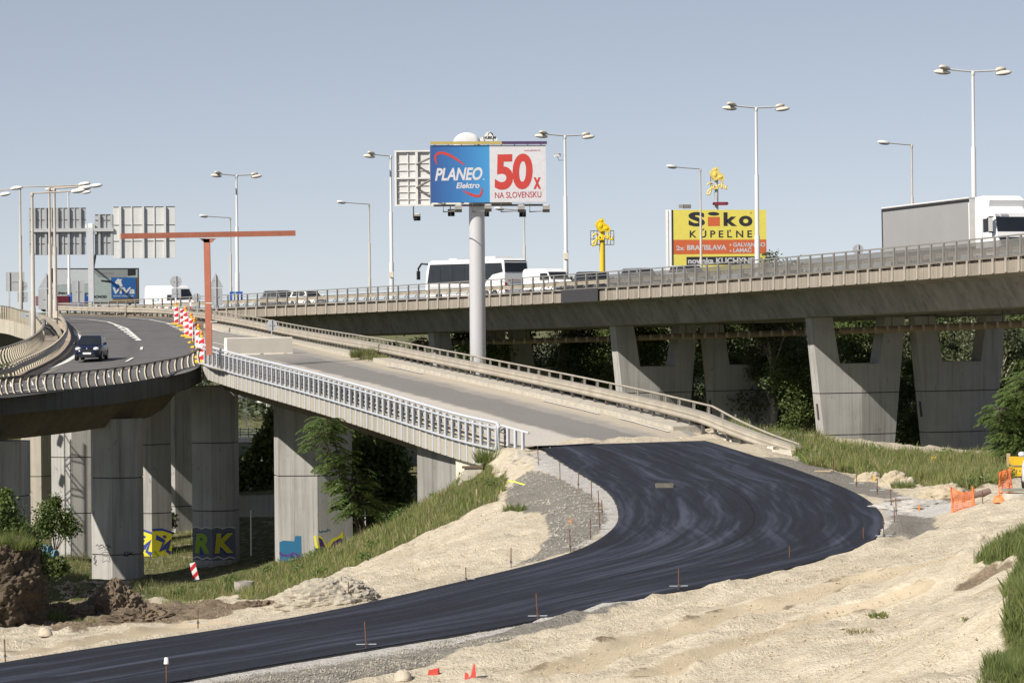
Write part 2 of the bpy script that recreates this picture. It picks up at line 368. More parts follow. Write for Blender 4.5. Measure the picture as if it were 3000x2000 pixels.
grass_right = gp([(2045, 1252), (2200, 1266), (2400, 1290), (2600, 1330), (2900, 1345), (3000, 1350), (3000, 1400), (2900, 1430), (2800, 1440), (2700, 1420), (2600, 1405), (2500, 1385), (2365, 1362), (2335, 1338), (2235, 1306), (2130, 1276)])
grass_bank = gp([(2845, 1660), (2900, 1615), (3000, 1560), (3100, 1560), (3150, 2060), (2860, 2060), (2880, 1990), (2945, 1900), (2940, 1760), (2960, 1700), (3000, 1640), (2960, 1640), (2900, 1650)])
track_polys = [gp([(1500, 1995), (1800, 1880), (2150, 1780), (2500, 1690), (2800, 1625), (2830, 1640), (2500, 1720), (2150, 1825), (1850, 1925), (1680, 2000)]),
               gp([(1800, 2000), (2100, 1890), (2400, 1800), (2700, 1720), (2780, 1715), (2450, 1815), (2150, 1915), (1950, 2000)]), gp([(0, 1925), (250, 1872), (500, 1832), (690, 1812), (700, 1825), (400, 1870), (100, 1922)])]

def fan(lo, a, b, hi, step, grow):
    v = list(np.arange(a, b + 1e-6, step)); s = step; x = a; L = []
    while x > lo: s *= grow; x -= s; L.append(x)
    x = b; s = step; Rr = []
    while x < hi: s *= grow; x += s; Rr.append(x)
    return np.array(L[::-1] + v + Rr)
gx = fan(-5000, -22, 20, 5000, 0.27, 1.28); gy = fan(-300, 54, 136, 9000, 0.27, 1.13)
XX, YY = np.meshgrid(gx, gy); xy = np.stack([XX.ravel(), YY.ravel()], 1); zz = TZ(xy)
d2road = np.full(len(xy), 99.0); idx = np.nonzero((xy[:, 0] > -22) & (xy[:, 0] < 18) & (xy[:, 1] > 55) & (xy[:, 1] < 135))[0]
for s in range(0, len(idx), 4000):
    ii = idx[s:s + 4000]; d2road[ii] = np.sqrt(_d2(xy[ii], RS[:, :2]).min(1))
def mask(polys):
    m = np.zeros(len(xy)); 
    for p in polys: m[in_poly(xy, p)] = 1
    m = m.reshape(XX.shape)
    for _ in range(2): m[1:-1, 1:-1] = (m[1:-1, 1:-1] * 2 + m[:-2, 1:-1] + m[2:, 1:-1] + m[1:-1, :-2] + m[1:-1, 2:]) / 6
    return m.ravel()
mk = {'gravel': mask(gravel_polys), 'pale': mask(pale_polys), 'soil': mask(dirt_polys), 'track': mask(track_polys), 'green': mask([grass_left, grass_right, grass_bank])}
valley = ((xy[:, 1] > 128) & (zz < 4.5)) | (xy[:, 1] > 215); mk['green'] = np.maximum(mk['green'], valley * 0.62)
amp = 0.17 * (1 - .85 * np.maximum(mk['track'], mk['pale'])) * np.clip((d2road - 0.8) / 1.2, 0.03, 1) * (1 - .6 * mk['gravel']); amp = amp + .16 * mk['soil']
amp[(xy[:, 1] > 150)] *= .5
for i in np.nonzero((np.abs(xy[:, 0]) < 45) & (xy[:, 1] < 230) & (xy[:, 1] > 40))[0]:
    p = Vector((xy[i, 0], xy[i, 1], 0)); a = amp[i]
    nv = mnoise.noise(p * .55) * 1.1 + mnoise.noise(p * 1.7) * .75 + mnoise.noise(p * Vector((4.1, 4.1, 1)).x) * .45
    zz[i] += a * nv
# windrow of sand pushed up along the outer road edge
idx = np.nonzero(d2road < 2.2)[0]; road_in = in_poly(xy, [tuple(p[:2]) for p in RIN] + [tuple(p[:2]) for p in ROUT[::-1]])
for s in range(0, len(idx), 4000):
    ii = idx[s:s + 4000]; d2 = _d2(xy[ii], RS[:, :2]); j = d2.argmin(1)
    for q, i in enumerate(ii):
        row, c_ = divmod(int(j[q]), 9)
        if c_ >= 7 and 30 < row < 76 and not road_in[i]:
            f = min(1, (row - 30) / 6, (76 - row) / 8); d = d2road[i] + .1; p = Vector((xy[i, 0], xy[i, 1], 2.0))
            zz[i] += f * math.exp(-((d - .80) / .42) ** 2) * max(.02, .20 + .24 * mnoise.noise(p * .9) + .12 * mnoise.noise(p * 2.3) + .10 * mnoise.noise(p * 5.1))
nx_, ny_ = len(gx), len(gy); V = np.stack([xy[:, 0], xy[:, 1], zz], 1)
ii = np.arange(nx_ * ny_).reshape(ny_, nx_); Fq = np.stack([ii[:-1, :-1], ii[:-1, 1:], ii[1:, 1:], ii[1:, :-1]], -1).reshape(-1, 4)
def np_mesh(name, V, F, mat, smooth=True):
    me = bpy.data.meshes.new(name); k = F.shape[1]
    me.vertices.add(len(V)); me.vertices.foreach_set('co', np.asarray(V, np.float32).ravel())
    me.loops.add(F.size); me.loops.foreach_set('vertex_index', F.ravel().astype(np.int32))
    me.polygons.add(len(F)); me.polygons.foreach_set('loop_start', np.arange(0, F.size, k, dtype=np.int32)); me.polygons.foreach_set('loop_total', np.full(len(F), k, np.int32))
    me.polygons.foreach_set('use_smooth', [smooth] * len(F)); me.materials.append(mat); me.update(calc_edges=True); me.validate(); return me
def ground_mat():
    m, t, b = new_mat('building_site_ground'); v = coords(t, 'Object')
    def att(n):
        a = nd(t, 'ShaderNodeAttribute'); a.attribute_name = n; return a.outputs['Fac']
    n_big, n_mid, n_fine = noise(t, v, .35, 6), noise(t, v, 2.2, 6, .7), noise(t, v, 14, 3, .7)
    vor = nd(t, 'ShaderNodeTexVoronoi'); vor.inputs['Scale'].default_value = 7.0; t.links.new(v, vor.inputs['Vector'])
    sand = mixc(t, .5, ramp(t, n_big, [(.3, (.45, .385, .28)), (.7, (.64, .57, .445))]), ramp(t, n_mid, [(.3, (.39, .33, .24)), (.65, (.67, .61, .49))]))
    sand = mixc(t, ramp(t, n_fine, [(.30, .45), (.42, 0.0)]), sand, (.26, .21, .14))
    sand = mixc(t, ramp(t, vor.outputs['Distance'], [(.0, .5), (.12, 0.0)]), sand, (.80, .74, .62))
    patch = noise(t, v, .9, 7, .75); sand = mixc(t, ramp(t, patch, [(.56, 0.0), (.68, .55)]), sand, (.33, .27, .185))
    grav = mixc(t, .5, ramp(t, n_fine, [(.3, (.10, .095, .085)), (.7, (.36, .335, .29))]), ramp(t, n_mid, [(.3, (.19, .175, .155)), (.7, (.25, .235, .205))]))
    pale = mixc(t, .5, ramp(t, n_mid, [(.3, (.40, .385, .36)), (.7, (.58, .56, .53))]), ramp(t, n_fine, [(.35, (.30, .29, .27)), (.6, (.62, .60, .57))]))
    soil = mixc(t, .5, ramp(t, n_mid, [(.3, (.13, .095, .06)), (.7, (.30, .235, .165))]), ramp(t, n_fine, [(.3, (.10, .075, .05)), (.7, (.34, .28, .20))]))
    trk = ramp(t, n_big, [(.3, (.40, .335, .235)), (.7, (.50, .425, .31))])
    grn = mixc(t, .5, ramp(t, n_mid, [(.35, (.05, .075, .022)), (.65, (.16, .14, .07))]), ramp(t, n_fine, [(.3, (.05, .06, .02)), (.7, (.14, .15, .05))]))
    jit = noise(t, v, 1.6, 6, .75)
    def sharp(a):
        ad = nd(t, 'ShaderNodeMath', operation='ADD'); t.links.new(a, ad.inputs[0])
        sb = nd(t, 'ShaderNodeMath', operation='MULTIPLY_ADD'); t.links.new(jit, sb.inputs[0]); sb.inputs[1].default_value = 1.1; sb.inputs[2].default_value = -.55
        t.links.new(sb.outputs[0], ad.inputs[1]); return ramp(t, ad.outputs[0], [(.40, 0.0), (.60, 1.0)])
    c = sand
    for n, k in (('track', trk), ('gravel', grav), ('pale', pale), ('soil', soil), ('green', grn)):
        c = mixc(t, sharp(att(n)), c, k)
    t.links.new(c, b.inputs['Base Color']); b.inputs['Roughness'].default_value = .95; b.inputs['Specular IOR Level'].default_value = .15
    ad = nd(t, 'ShaderNodeMath', operation='MULTIPLY_ADD'); t.links.new(n_fine, ad.inputs[0]); ad.inputs[1].default_value = .45; t.links.new(n_mid, ad.inputs[2])
    inv = nd(t, 'ShaderNodeMath', operation='MULTIPLY_ADD'); t.links.new(att('track'), inv.inputs[0]); inv.inputs[1].default_value = -.75; inv.inputs[2].default_value = .95
    bn = nd(t, 'ShaderNodeBump'); bn.inputs['Distance'].default_value = .16; t.links.new(inv.outputs[0], bn.inputs['Strength']); t.links.new(ad.outputs[0], bn.inputs['Height']); t.links.new(bn.outputs[0], b.inputs['Normal'])
    return m
berm = 4 * mk['track'] * (1 - mk['track']); bn_ = np.array([mnoise.noise(Vector((a * 1.3, b * 1.3, 5))) if k_ > .05 else 0 for a, b, k_ in zip(xy[:, 0], xy[:, 1], berm)])
zz += berm * (.10 + .12 * bn_) - 0.10 * mk['track']; V[:, 2] = zz; mk['soil'] = np.maximum(mk['soil'], berm * np.clip(.30 + .9 * bn_, 0, .6))
gme = np_mesh('ground', V, Fq, ground_mat())
for k, a in mk.items():
    at = gme.attributes.new(k, 'FLOAT', 'POINT'); at.data.foreach_set('value', np.asarray(a, np.float32))
tag(link('ground', gme), kind='structure')

# ------------------------------------------------------------------ road sheets
def asphalt_new():
    m, t, b = new_mat('fresh_black_asphalt')
    v1 = coords(t, 'UV', (34, .11, 1)); v2 = coords(t, 'UV', (9, .05, 1)); v3 = coords(t, 'UV', (3, 1.3, 1)); vo = coords(t, 'Object')
    a, bb, c3, fine = noise(t, v1, 1.0, 4, .6), noise(t, v2, 1.0, 4, .65), noise(t, v3, .55, 6, .7), noise(t, vo, 40, 3)
    ad = nd(t, 'ShaderNodeMath', operation='MULTIPLY_ADD'); t.links.new(a, ad.inputs[0]); ad.inputs[1].default_value = .95; t.links.new(bb, ad.inputs[2])
    ad2 = nd(t, 'ShaderNodeMath', operation='MULTIPLY_ADD'); t.links.new(c3, ad2.inputs[0]); ad2.inputs[1].default_value = .18; t.links.new(ad.outputs[0], ad2.inputs[2])
    vw = coords(t, 'UV', (1, 1, 1)); wv = nd(t, 'ShaderNodeTexNoise'); wv.inputs['Scale'].default_value = .06; wv.inputs['Detail'].default_value = 2; t.links.new(vw, wv.inputs['Vector'])
    sx = nd(t, 'ShaderNodeSeparateXYZ'); t.links.new(vw, sx.inputs[0]); dx = nd(t, 'ShaderNodeMath', operation='MULTIPLY_ADD'); t.links.new(wv.outputs['Fac'], dx.inputs[0]); dx.inputs[1].default_value = 1.1; t.links.new(sx.outputs['X'], dx.inputs[2])
    cb_ = nd(t, 'ShaderNodeCombineXYZ'); m7 = nd(t, 'ShaderNodeMath', operation='MULTIPLY'); t.links.new(dx.outputs[0], m7.inputs[0]); m7.inputs[1].default_value = 14.0; t.links.new(m7.outputs[0], cb_.inputs[0]); m8 = nd(t, 'ShaderNodeMath', operation='MULTIPLY'); t.links.new(sx.outputs['Y'], m8.inputs[0]); m8.inputs[1].default_value = .045; t.links.new(m8.outputs[0], cb_.inputs[1])
    trk = noise(t, cb_.outputs[0], 1.0, 3, .6)                     # swerving roller and tyre tracks
    ad3 = nd(t, 'ShaderNodeMath', operation='MULTIPLY_ADD'); t.links.new(trk, ad3.inputs[0]); ad3.inputs[1].default_value = 1.1; t.links.new(ad2.outputs[0], ad3.inputs[2]); ad2 = nd(t, 'ShaderNodeMath', operation='MULTIPLY'); t.links.new(ad3.outputs[0], ad2.inputs[0]); ad2.inputs[1].default_value = 1 / 3.23
    col = ramp(t, ad2.outputs[0], [(.43, (.009, .0095, .013)), (.50, (.014, .0155, .024)), (.62, (.070, .079, .112))])  # bluish sky sheen of the streaks painted into the base colour
    col = mixc(t, ramp(t, fine, [(.56, 0.0), (.70, .40)]), col, (.11, .112, .12))
    gr_ = noise(t, vo, 9, 4, .8); col = mixc(t, .28, col, ramp(t, gr_, [(.35, (.004, .0045, .007)), (.65, (.052, .058, .078))]))
    seam = ramp(t, sx.outputs['X'], [(.515, 0.0), (.519, .8), (.523, .8), (.527, 0.0)]); col = mixc(t, seam, col, (.007, .007, .009))
    t.links.new(col, b.inputs['Base Color'])
    t.links.new(ramp(t, ad2.outputs[0], [(.44, .82), (.60, .58)]), b.inputs['Roughness']); b.inputs['Specular IOR Level'].default_value = .22
    bump(t, b, fine, .5, .02); return m
def asphalt_old(name, base, strips=()):
    m, t, b = new_mat(name)
    vo = coords(t, 'Object'); uv = coords(t, 'UV'); n1, n2, n3 = noise(t, vo, .5, 6), noise(t, coords(t, 'UV', (9, .12, 1)), 1, 5), noise(t, vo, 12, 3)
    c = mixc(t, .5, ramp(t, n1, [(.3, sc(base, .82)), (.7, sc(base, 1.2))]), ramp(t, n2, [(.3, sc(base, .85)), (.7, sc(base, 1.18))]))
    c = mixc(t, .25, c, ramp(t, n3, [(.3, sc(base, .6)), (.7, sc(base, 1.4))]))
    sp = nd(t, 'ShaderNodeSeparateXYZ'); t.links.new(uv, sp.inputs[0])
    jit = nd(t, 'ShaderNodeMath', operation='MULTIPLY_ADD'); t.links.new(n1, jit.inputs[0]); jit.inputs[1].default_value = .10; t.links.new(sp.outputs['X'], jit.inputs[2])
    for lo, hi, v0, v1, cc, soft in strips:
        f = ramp(t, jit.outputs[0], [(max(lo + .05 - soft, 0), 0.0), (lo + .05 + soft, 1.0), (min(hi + .05 - soft, 1.09), 1.0), (min(hi + .05 + soft, 1.1), 0.0)])
        mr = nd(t, 'ShaderNodeMapRange'); t.links.new(sp.outputs['Y'], mr.inputs[0]); mr.inputs[1].default_value = v0; mr.inputs[2].default_value = v1
        ml = nd(t, 'ShaderNodeMath', operation='MULTIPLY'); t.links.new(f, ml.inputs[0]); t.links.new(mr.outputs[0], ml.inputs[1])
        cn = mixc(t, .6, ramp(t, n2, [(.3, sc(cc, .88)), (.7, sc(cc, 1.1))]), ramp(t, n3, [(.3, sc(cc, .75)), (.7, sc(cc, 1.2))]))
        c = mixc(t, ml.outputs[0], c, cn)
    t.links.new(c, b.inputs['Base Color']); b.inputs['Roughness'].default_value = .85; b.inputs['Specular IOR Level'].default_value = .25
    bump(t, b, n3, .4, .02); return m
strip('new_road', RIN, ROUT, asphalt_new(), 16, 'structure')
# thick black edge of the new layer
mb = MB()
for E, sgn in ((RIN, 1), (ROUT, -1)):
    rings = []
    for i, p in enumerate(E[10:], 10):
        l = (ROUT[i] - RIN[i]).normalized() * sgn; rings.append([p + l * .02 + Vector((0, 0, -.004)), p - l * .05 + Vector((0, 0, -.05)), p + l * .02 + Vector((0, 0, -.055))])
    mb.loft(rings, 0, True, False)
tag(mb.build('road_edge', flat('asphalt_cut_edge', (.02, .02, .022), .8)), kind='structure')
# ------------------------------------------------------------------ bridges: guide lines
O_ = [(-900, 1285, 119), (-500, 1236, 134), (-160, 1186, 150), (0, 1160, 160), (200, 1143, 166), (357, 1126, 170), (464, 1108, 173), (546, 1090, 175.5), (590, 1068, 177.5)]
I_ = [(-933, 1237, 135), (-513, 1184, 153), (0, 1128, 170), (100, 1098, 176), (180, 1055, 188), (215, 1015, 204), (218, 985, 222), (200, 955, 243), (165, 936, 259)]
GD = [(140, 921, 282), (240, 924, 277), (330, 927, 272), (480, 932, 262), (589, 946, 250), (700, 965, 236), (855, 998, 216), (1115, 1050, 178), (1231, 1075, 168), (1550, 1144, 150), (1800, 1200, 140), (2028, 1257, 132)]
LR = [(592, 1064, 176.5), (700, 1097, 168.5), (907, 1153, 154.3), (1115, 1215.6, 142.2), (1322, 1282, 132), (1459, 1317, 126.3), (1550, 1306, 124.5)]
o_path = smooth_path([W(*p) for p in O_], .6); i_path = smooth_path([W(*p) for p in I_], .8); g_path = smooth_path([W(*p) for p in GD], .8)
l_path = smooth_path([W(*p) for p in LR[:6]], .5)
def A(px, py, D): return W(px, py, D)
LANE = lambda nm, base, st=(): asphalt_old(nm, base, st)
# open curving carriageway
pairs = [((165, 936, 259), (140, 921, 282)), ((200, 955, 243), (330, 927, 272)), ((218, 985, 222), (480, 932, 262)), ((216, 1010, 206), (545, 958, 241)), ((200, 1038, 195), (572, 1003, 210.5)),
         ((180, 1055, 188), (590, 1068, 177.5)), ((100, 1098, 176), (464, 1108, 173)), ((0, 1128, 170), (200, 1143, 166)), ((-513, 1184, 153), (-160, 1186, 150)), ((-933, 1237, 135), (-500, 1236, 134))]
OL, OR = cat_pair([A(*a) for a, b in pairs], 8), cat_pair([A(*b) for a, b in pairs], 8)
strip('curved_road', OL, OR, asphalt_old('open_road_asphalt', (.125, .122, .122), [(-.2, .06, 0, .1, (.32, .28, .22), .02), (.44, .52, 0, .1, (.11, .107, .105), .04)]), 10, 'structure')
# closed old ramp carriageway
pr = [((480, 933, 284), (482, 931.5, 287)), ((548, 958, 250), (589, 946, 262)), ((572, 1003, 213), (760, 977, 232)), ((592, 1066, 177), (990, 1024, 197)), ((700, 1097, 168.5), (1160, 1060, 174)), ((907, 1153, 154.3), (1380, 1107, 159)),
      ((1115, 1215.6, 142.2), (1620, 1159, 147)), ((1322, 1282, 132), (1850, 1212, 138.3)), ((1459, 1317, 126.3), (1985, 1247, 133.3)), ((1552, 1309, 124.3), (2052, 1280, 130.2))]
CL, CR = cat_pair([A(*a) for a, b in pr], 8), cat_pair([A(*b) for a, b in pr], 8)
old_m = asphalt_old('worn_ramp_asphalt', (.275, .26, .235), [(-.3, .12, 90, 95, (.33, .30, .25), .03), (.14, .44, 104, 112, (.46, .43, .385), .012), (.78, 1.2, 40, 60, (.42, .37, .30), .03), (.455, .70, 100, 110, (.20, .192, .18), .012)])
strip('old_road', CL, CR, old_m, 12, 'structure', lift=.012)

# painted markings: thin ribbons lying 4 mm over the carriageway
PAINT = M('worn_road_paint', (.72, .71, .68), .7, .12, 6.0, dirt=(.3, .28, .26), dirt_amt=.35)
def surf(L_, R_, row, u): 
    i = min(int(row), len(L_) - 2); f = row - i
    return L_[i].lerp(L_[i + 1], f).lerp(R_[i].lerp(R_[i + 1], f), u)
def mark(mb, L_, R_, r0, r1, u0, u1, wd, lift=.016):
    n = max(2, int(abs(r1 - r0) * 2)); rings = []
    P = [surf(L_, R_, r0 + (r1 - r0) * k / n, u0 + (u1 - u0) * k / n) for k in range(n + 1)]
    for i, p in enumerate(P):
        _, l = side_of(P, i); rings.append([p + l * wd / 2 + Vector((0, 0, lift)), p - l * wd / 2 + Vector((0, 0, lift))])
    V_ = [q for r_ in rings for q in r_]; mb.add(V_, [(2 * i, 2 * i + 1, 2 * i + 3, 2 * i + 2) for i in range(n)])
def projected_line(mb, pts, wd, D_of, lift=.02):
    P = smooth_path([W(*p) for p in pts], .8); V_ = []
    for i, p in enumerate(P):
        _, l = side_of(P, i); V_ += [p + l * wd / 2 + Vector((0, 0, lift)), p - l * wd / 2 + Vector((0, 0, lift))]
    mb.add(V_, [(2 * i, 2 * i + 1, 2 * i + 3, 2 * i + 2) for i in range(len(P) - 1)])
def road_pt(L_, R_, px, py):
    best = None
    for i in range(0, len(L_) - 1):
        for u in np.linspace(0, 1, 41):
            p = L_[i].lerp(R_[i], u); q = PX(p); d = (q[0] - px) ** 2 + ((q[1] - py) * 2) ** 2
            if best is None or d < best[0]: best = (d, i, u)
    _, i, u = best; b2 = None
    for f in np.linspace(-1, 1, 21):
        for du in np.linspace(-.025, .025, 11):
            p = surf(L_, R_, min(max(i + f, 0), len(L_) - 1.001), u + du); q = PX(p); d = (q[0] - px) ** 2 + ((q[1] - py) * 2) ** 2
            if b2 is None or d < b2[0]: b2 = (d, p)
    return b2[1]
def line_px(mb, L_, R_, pts, wd, lift=.04):
    PP = smooth_path([W(a, b, 200) for a, b in pts], 1.2 if len(pts) > 2 else .6); P = [road_pt(L_, R_, *PX(p)) for p in PP]; V_ = []
    for i, p in enumerate(P):
        _, l = side_of(P, i); V_ += [p + l * wd / 2 + Vector((0, 0, lift)), p - l * wd / 2 + Vector((0, 0, lift))]
    mb.add(V_, [(2 * i, 2 * i + 1, 2 * i + 3, 2 * i + 2) for i in range(len(P) - 1)])
mb = MB(); line_px(mb, OL, OR, [(192, 958), (212, 968), (230, 985), (241, 1000), (244, 1018), (232, 1038), (200, 1058), (150, 1078), (100, 1097), (40, 1118)], .34)
line_px(mb, OL, OR, [(205, 934), (260, 937), (320, 945), (360, 958), (390, 977), (411, 999)], .24)
for k in range(8): u = k / 7; line_px(mb, OL, OR, [(340 + 60 * u, 953 + 42 * u), (346 + 60 * u, 957 + 42 * u)], .34)
for a_, b_ in (((416, 1017), (414, 1026)), ((390, 1049), (369, 1060)), ((318, 1088), (292, 1098))): line_px(mb, OL, OR, [a_, b_], .17)
line_px(mb, OL, OR, [(375, 931), (430, 936), (470, 942), (500, 949)], .2)
for k in range(6): u = k / 5; line_px(mb, OL, OR, [(492 + 48 * u, 949 + 24 * u), (499 + 48 * u, 951 + 24 * u)], .42)
line_px(mb, OL, OR, [(140, 1138), (60, 1146), (0, 1152)], .16)
tag(mb.build('curved_road_marking', PAINT), kind='structure')
mb = MB()
for pts, w_ in (([(591, 958), (650, 974), (718, 986)], .2), ([(624, 1006), (660, 1014)], .2), ([(1135, 1074), (1185, 1084), (1235, 1096)], .15), ([(1590, 1176), (1690, 1199), (1755, 1215)], .13), ([(1812, 1228), (1870, 1242), (1960, 1268)], .13)): line_px(mb, CL, CR, pts, w_, .06)
tag(mb.build('old_road_marking', PAINT), kind='structure')

# ------------------------------------------------------------------ piers
JOINT = flat('pier_joint_shadow_gap', (.06, .055, .05), .9)
def hex_pier(parent, px, D, w, dep, rz, ztop, zbot, joints, mat=None):
    c = W(px, 1000, D); mb = MB(); z = [zbot] + joints + [ztop]
    sh = [(-w / 2, -dep * .25), (0, -dep / 2), (w / 2, -dep * .25), (w / 2, dep * .25), (0, dep / 2), (-w / 2, dep * .25)]
    Rm = Matrix.Rotation(rz, 3, 'Z')
    def ring(zz_, k): return [Rm @ Vector((a * k, b * k, 0)) + Vector((c.x, c.y, zz_)) for a, b in sh]
    for i in range(len(z) - 1): mb.prism(ring(z[i] + (.03 if i else 0), 1), ring(z[i + 1] - (.03 if i < len(z) - 2 else 0), 1), 0)
    mb.prism(ring(zbot, .97), ring(ztop - .02, .97), 1)
    return mb.build('pier', [mat or C_PIER, JOINT], parent)
def zat(py, D, px=1500): return W(px, py, D).z

# ---- the curving exit bridge
xb = thing('exit_bridge', 'dark curving concrete exit ramp bridge carrying the blue car', 'bridge', W(330, 1690, 168))
def deck_body(parent, path, inside, fh, girder_in, girder_drop, name_mats, width):
    mf, mw, mt = name_mats; s = inside
    mb = MB(); ribbon(mb, path, [(0, .06), (s * .32, .06), (s * .32, -fh + .25), (s * .10, -fh), (0, -fh)]); mb.build('fascia', mf, parent)
    mb = MB(); a, b2 = girder_in; ribbon(mb, path, [(s * .34, -.10), (s * width, -.10), (s * width, -.45), (s * (width - 1.9), -fh - girder_drop), (s * b2, -fh - girder_drop), (s * a, -fh + .14), (s * .34, -fh + .24)]); mb.build('girder', mw, parent)
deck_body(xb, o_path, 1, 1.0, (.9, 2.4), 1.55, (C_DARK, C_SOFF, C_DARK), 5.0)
# deck under the common upper part and inner kerb
mb = MB(); ribbon(mb, i_path, [(0, .22), (.6, .22), (.6, -.7), (.4, -.8), (0, -.3)]); mb.build('kerb', M('sandy_kerb', (.42, .34, .26), .9, .2, 3.0), xb)
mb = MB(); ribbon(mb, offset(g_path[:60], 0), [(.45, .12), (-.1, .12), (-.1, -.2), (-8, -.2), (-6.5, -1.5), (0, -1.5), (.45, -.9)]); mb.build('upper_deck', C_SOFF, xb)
P1B = tz(*W(340, 1690, 166)[:2]) - .3
hex_pier(xb, 340, 173.5, 2.7, 2.4, R(-8), zat(1225, 173.5, 340), -1.2, [zat(1620, 173.5, 340), zat(1397, 173.5, 340)])
hex_pier(xb, 628, 180, 2.55, 2.4, R(-6), zat(1130, 180, 628), -1.2, [zat(1493, 180, 628), zat(1295, 180, 628)])
hex_pier(xb, 437, 190, 2.5, 2.4, R(10), zat(1130, 190, 437), -1.2, [zat(1500, 190, 437), zat(1300, 190, 437)])
hex_pier(xb, 506, 205, 2.7, 2.4, R(10), zat(1090, 205, 506), -1.2, [zat(1480, 205, 506)])
hex_pier(xb, 10, 163.5, 2.5, 2.2, R(-10), zat(1290, 163.5, 18), -1.2, [zat(1450, 163.5, 18)])
hex_pier(xb, 218, 188, 2.75, 2.2, R(-4), zat(1180, 188, 218), -1.2, [zat(1500, 188, 218), zat(1337, 188, 218)])
hex_pier(xb, 108, 212, 2.1, 2.2, R(20), zat(1150, 212, 108), -1.2, [zat(1393, 212, 108)], C_RAMP)

# ---- the closed straight ramp
rb = thing('closed_ramp_bridge', 'pale ribbed concrete ramp bridge closed to traffic, ending at the new asphalt', 'bridge', W(1100, 1620, 150))
deck_body(rb, l_path, 1, .84, (.8, 1.3), .70, (C_RAMP, C_SOFF, C_GIRD), 9.5)  # girder in the darker brown, making up for missing underside shading
mb = MB(); rp = offset(g_path[60:], 0); ribbon(mb, g_path[52:], [(-.9, .14), (.5, .14), (.5, -.3), (-.9, -.9)]); mb.build('edge_beam', C_OLD, rb)
hex_pier(rb, 914, 175.5, 4.27, 2.6, R(14), zat(1155, 175.5, 914), -.6, [zat(1390, 175.5, 914)])
# abutment: a deep wall under the deck end, in shade
e = l_path[-1]; t_, n_l = side_of(l_path, len(l_path) - 2)
mb = MB(); q0 = l_path[int(len(l_path) * .74)] + n_l * .75; q1 = l_path[-14] + n_l * .45
mb.hexa([Vector((p.x, p.y, z)) for z in (2.0, 0) for p in ()] or [Vector((q0.x, q0.y, 1.0)), Vector((q1.x, q1.y, 1.0)), Vector((q1.x, q1.y, 1.0)) + n_l * 8, Vector((q0.x, q0.y, 1.0)) + n_l * 8,
         q0 + Vector((0, 0, -.95)), q1 + Vector((0, 0, -.9)), q1 + n_l * 8 + Vector((0, 0, -.9)), q0 + n_l * 8 + Vector((0, 0, -.95))]); mb.build('abutment_wall', C_GIRD, rb)
mb = MB(); q2 = l_path[-13] + n_l * .18; q3 = l_path[-1] + n_l * .18 + t_ * 1.0
mb.hexa([Vector((q2.x, q2.y, 5.5)), Vector((q3.x, q3.y, 5.5)), Vector((q3.x, q3.y, 5.5)) + n_l * .8, Vector((q2.x, q2.y, 5.5)) + n_l * .8, q2 + Vector((0, 0, -.86)), q3 + Vector((0, 0, -.2)), q3 + n_l * .8 + Vector((0, 0, -.2)), q2 + n_l * .8 + Vector((0, 0, -.86))]); mb.build('wing_wall', C_PALE, rb)
# broken concrete lip where the old slab stops
lip = [W(1500, 1319, 126), W(1580, 1312, 125.0), W(1700, 1308, 125.6), W(1800, 1303, 126.6), W(1900, 1299, 127.8), W(2050, 1287, 130)]
mb = MB(); ribbon(mb, [p + Vector((random.uniform(-.06, .06), random.uniform(-.08, .08), 0)) for p in smooth_path(lip, .35)], [(0.05, -.35), (.05, .03), (.45, .045), (.45, -.35)]); mb.build('slab_end', C_OLD, rb)

# ---- viaduct guide curve: near edge of its deck
VE = []; x, y = W(2931, 760, 170).x, 170.0; s0 = -46
xs, ys = x, y
for k in range(int(-s0 / .5)):
    th = R(17 - 18 * (k * .5) / 99 * .6); xs += math.sin(th) * .5; ys -= math.cos(th) * .5
px_, py_ = xs, ys; sv = s0
VXY = []
while sv <= 175:
    th = R(17 + 18 * sv / 99 * (.6 if sv < 0 else 1)) if sv < 110 else R(37); VXY.append((sv, px_, py_, th)); px_ -= math.sin(th) * .5; py_ += math.cos(th) * .5; sv += .5
def vraw(s, off):
    i = min(max((s - s0) / .5, 0), len(VXY) - 1.001); k = int(i); f = i - k
    a, b = VXY[k], VXY[k + 1]; th = a[3] * (1 - f) + b[3] * f
    return a[1] * (1 - f) + b[1] * f + math.cos(th) * off, a[2] * (1 - f) + b[2] * f + math.sin(th) * off, th
def s_at(px, off, z=None):
    lo, hi = s0, 170.0
    for _ in range(50):
        m_ = (lo + hi) / 2; x_, y_, _t = vraw(m_, off)
        if PX((x_, y_, CZ if z is None else z))[0] > px: lo = m_
        else: hi = m_
    return (lo + hi) / 2
zs = []
for px, py in ((400, 916), (560, 906), (700, 899), (880, 892), (1275, 876), (1500, 862), (1671, 850), (2001, 827), (2380, 799), (2600, 783), (2931, 756)):
    s_ = s_at(px, 0); x_, y_, _t = vraw(s_, 0); zs.append((s_, W(px, py, y_).z))
ZP = np.polyfit([a for a, b in zs], [b for a, b in zs], 2)
def vz(s):
    s = min(s, 150); return float(np.polyval(ZP, s))
def V3(s, off=0.0, dz=0.0):
    x_, y_, th = vraw(s, off); return Vector((x_, y_, vz(s) + dz))
def vth(s): return vraw(s, 0)[2]
SR = np.arange(-40, 165, 1.6); VW = 20.8
vpath = [V3(s) for s in SR]                                   # runs away from the camera; deck lies to its right
vd = thing('viaduct', 'long grey motorway viaduct with brown ribbed fascia crossing above the trees', 'bridge', V3(40, 10, -9))
mb = MB(); ribbon(mb, vpath, [(0, .02), (-.42, .02), (-.42, -.6), (-.1, -.88), (0, -.88), (0, -.19), (-.25, -.19), (-.25, -.02), (0, -.02)]); mb.build('fascia', C_FASC, vd)
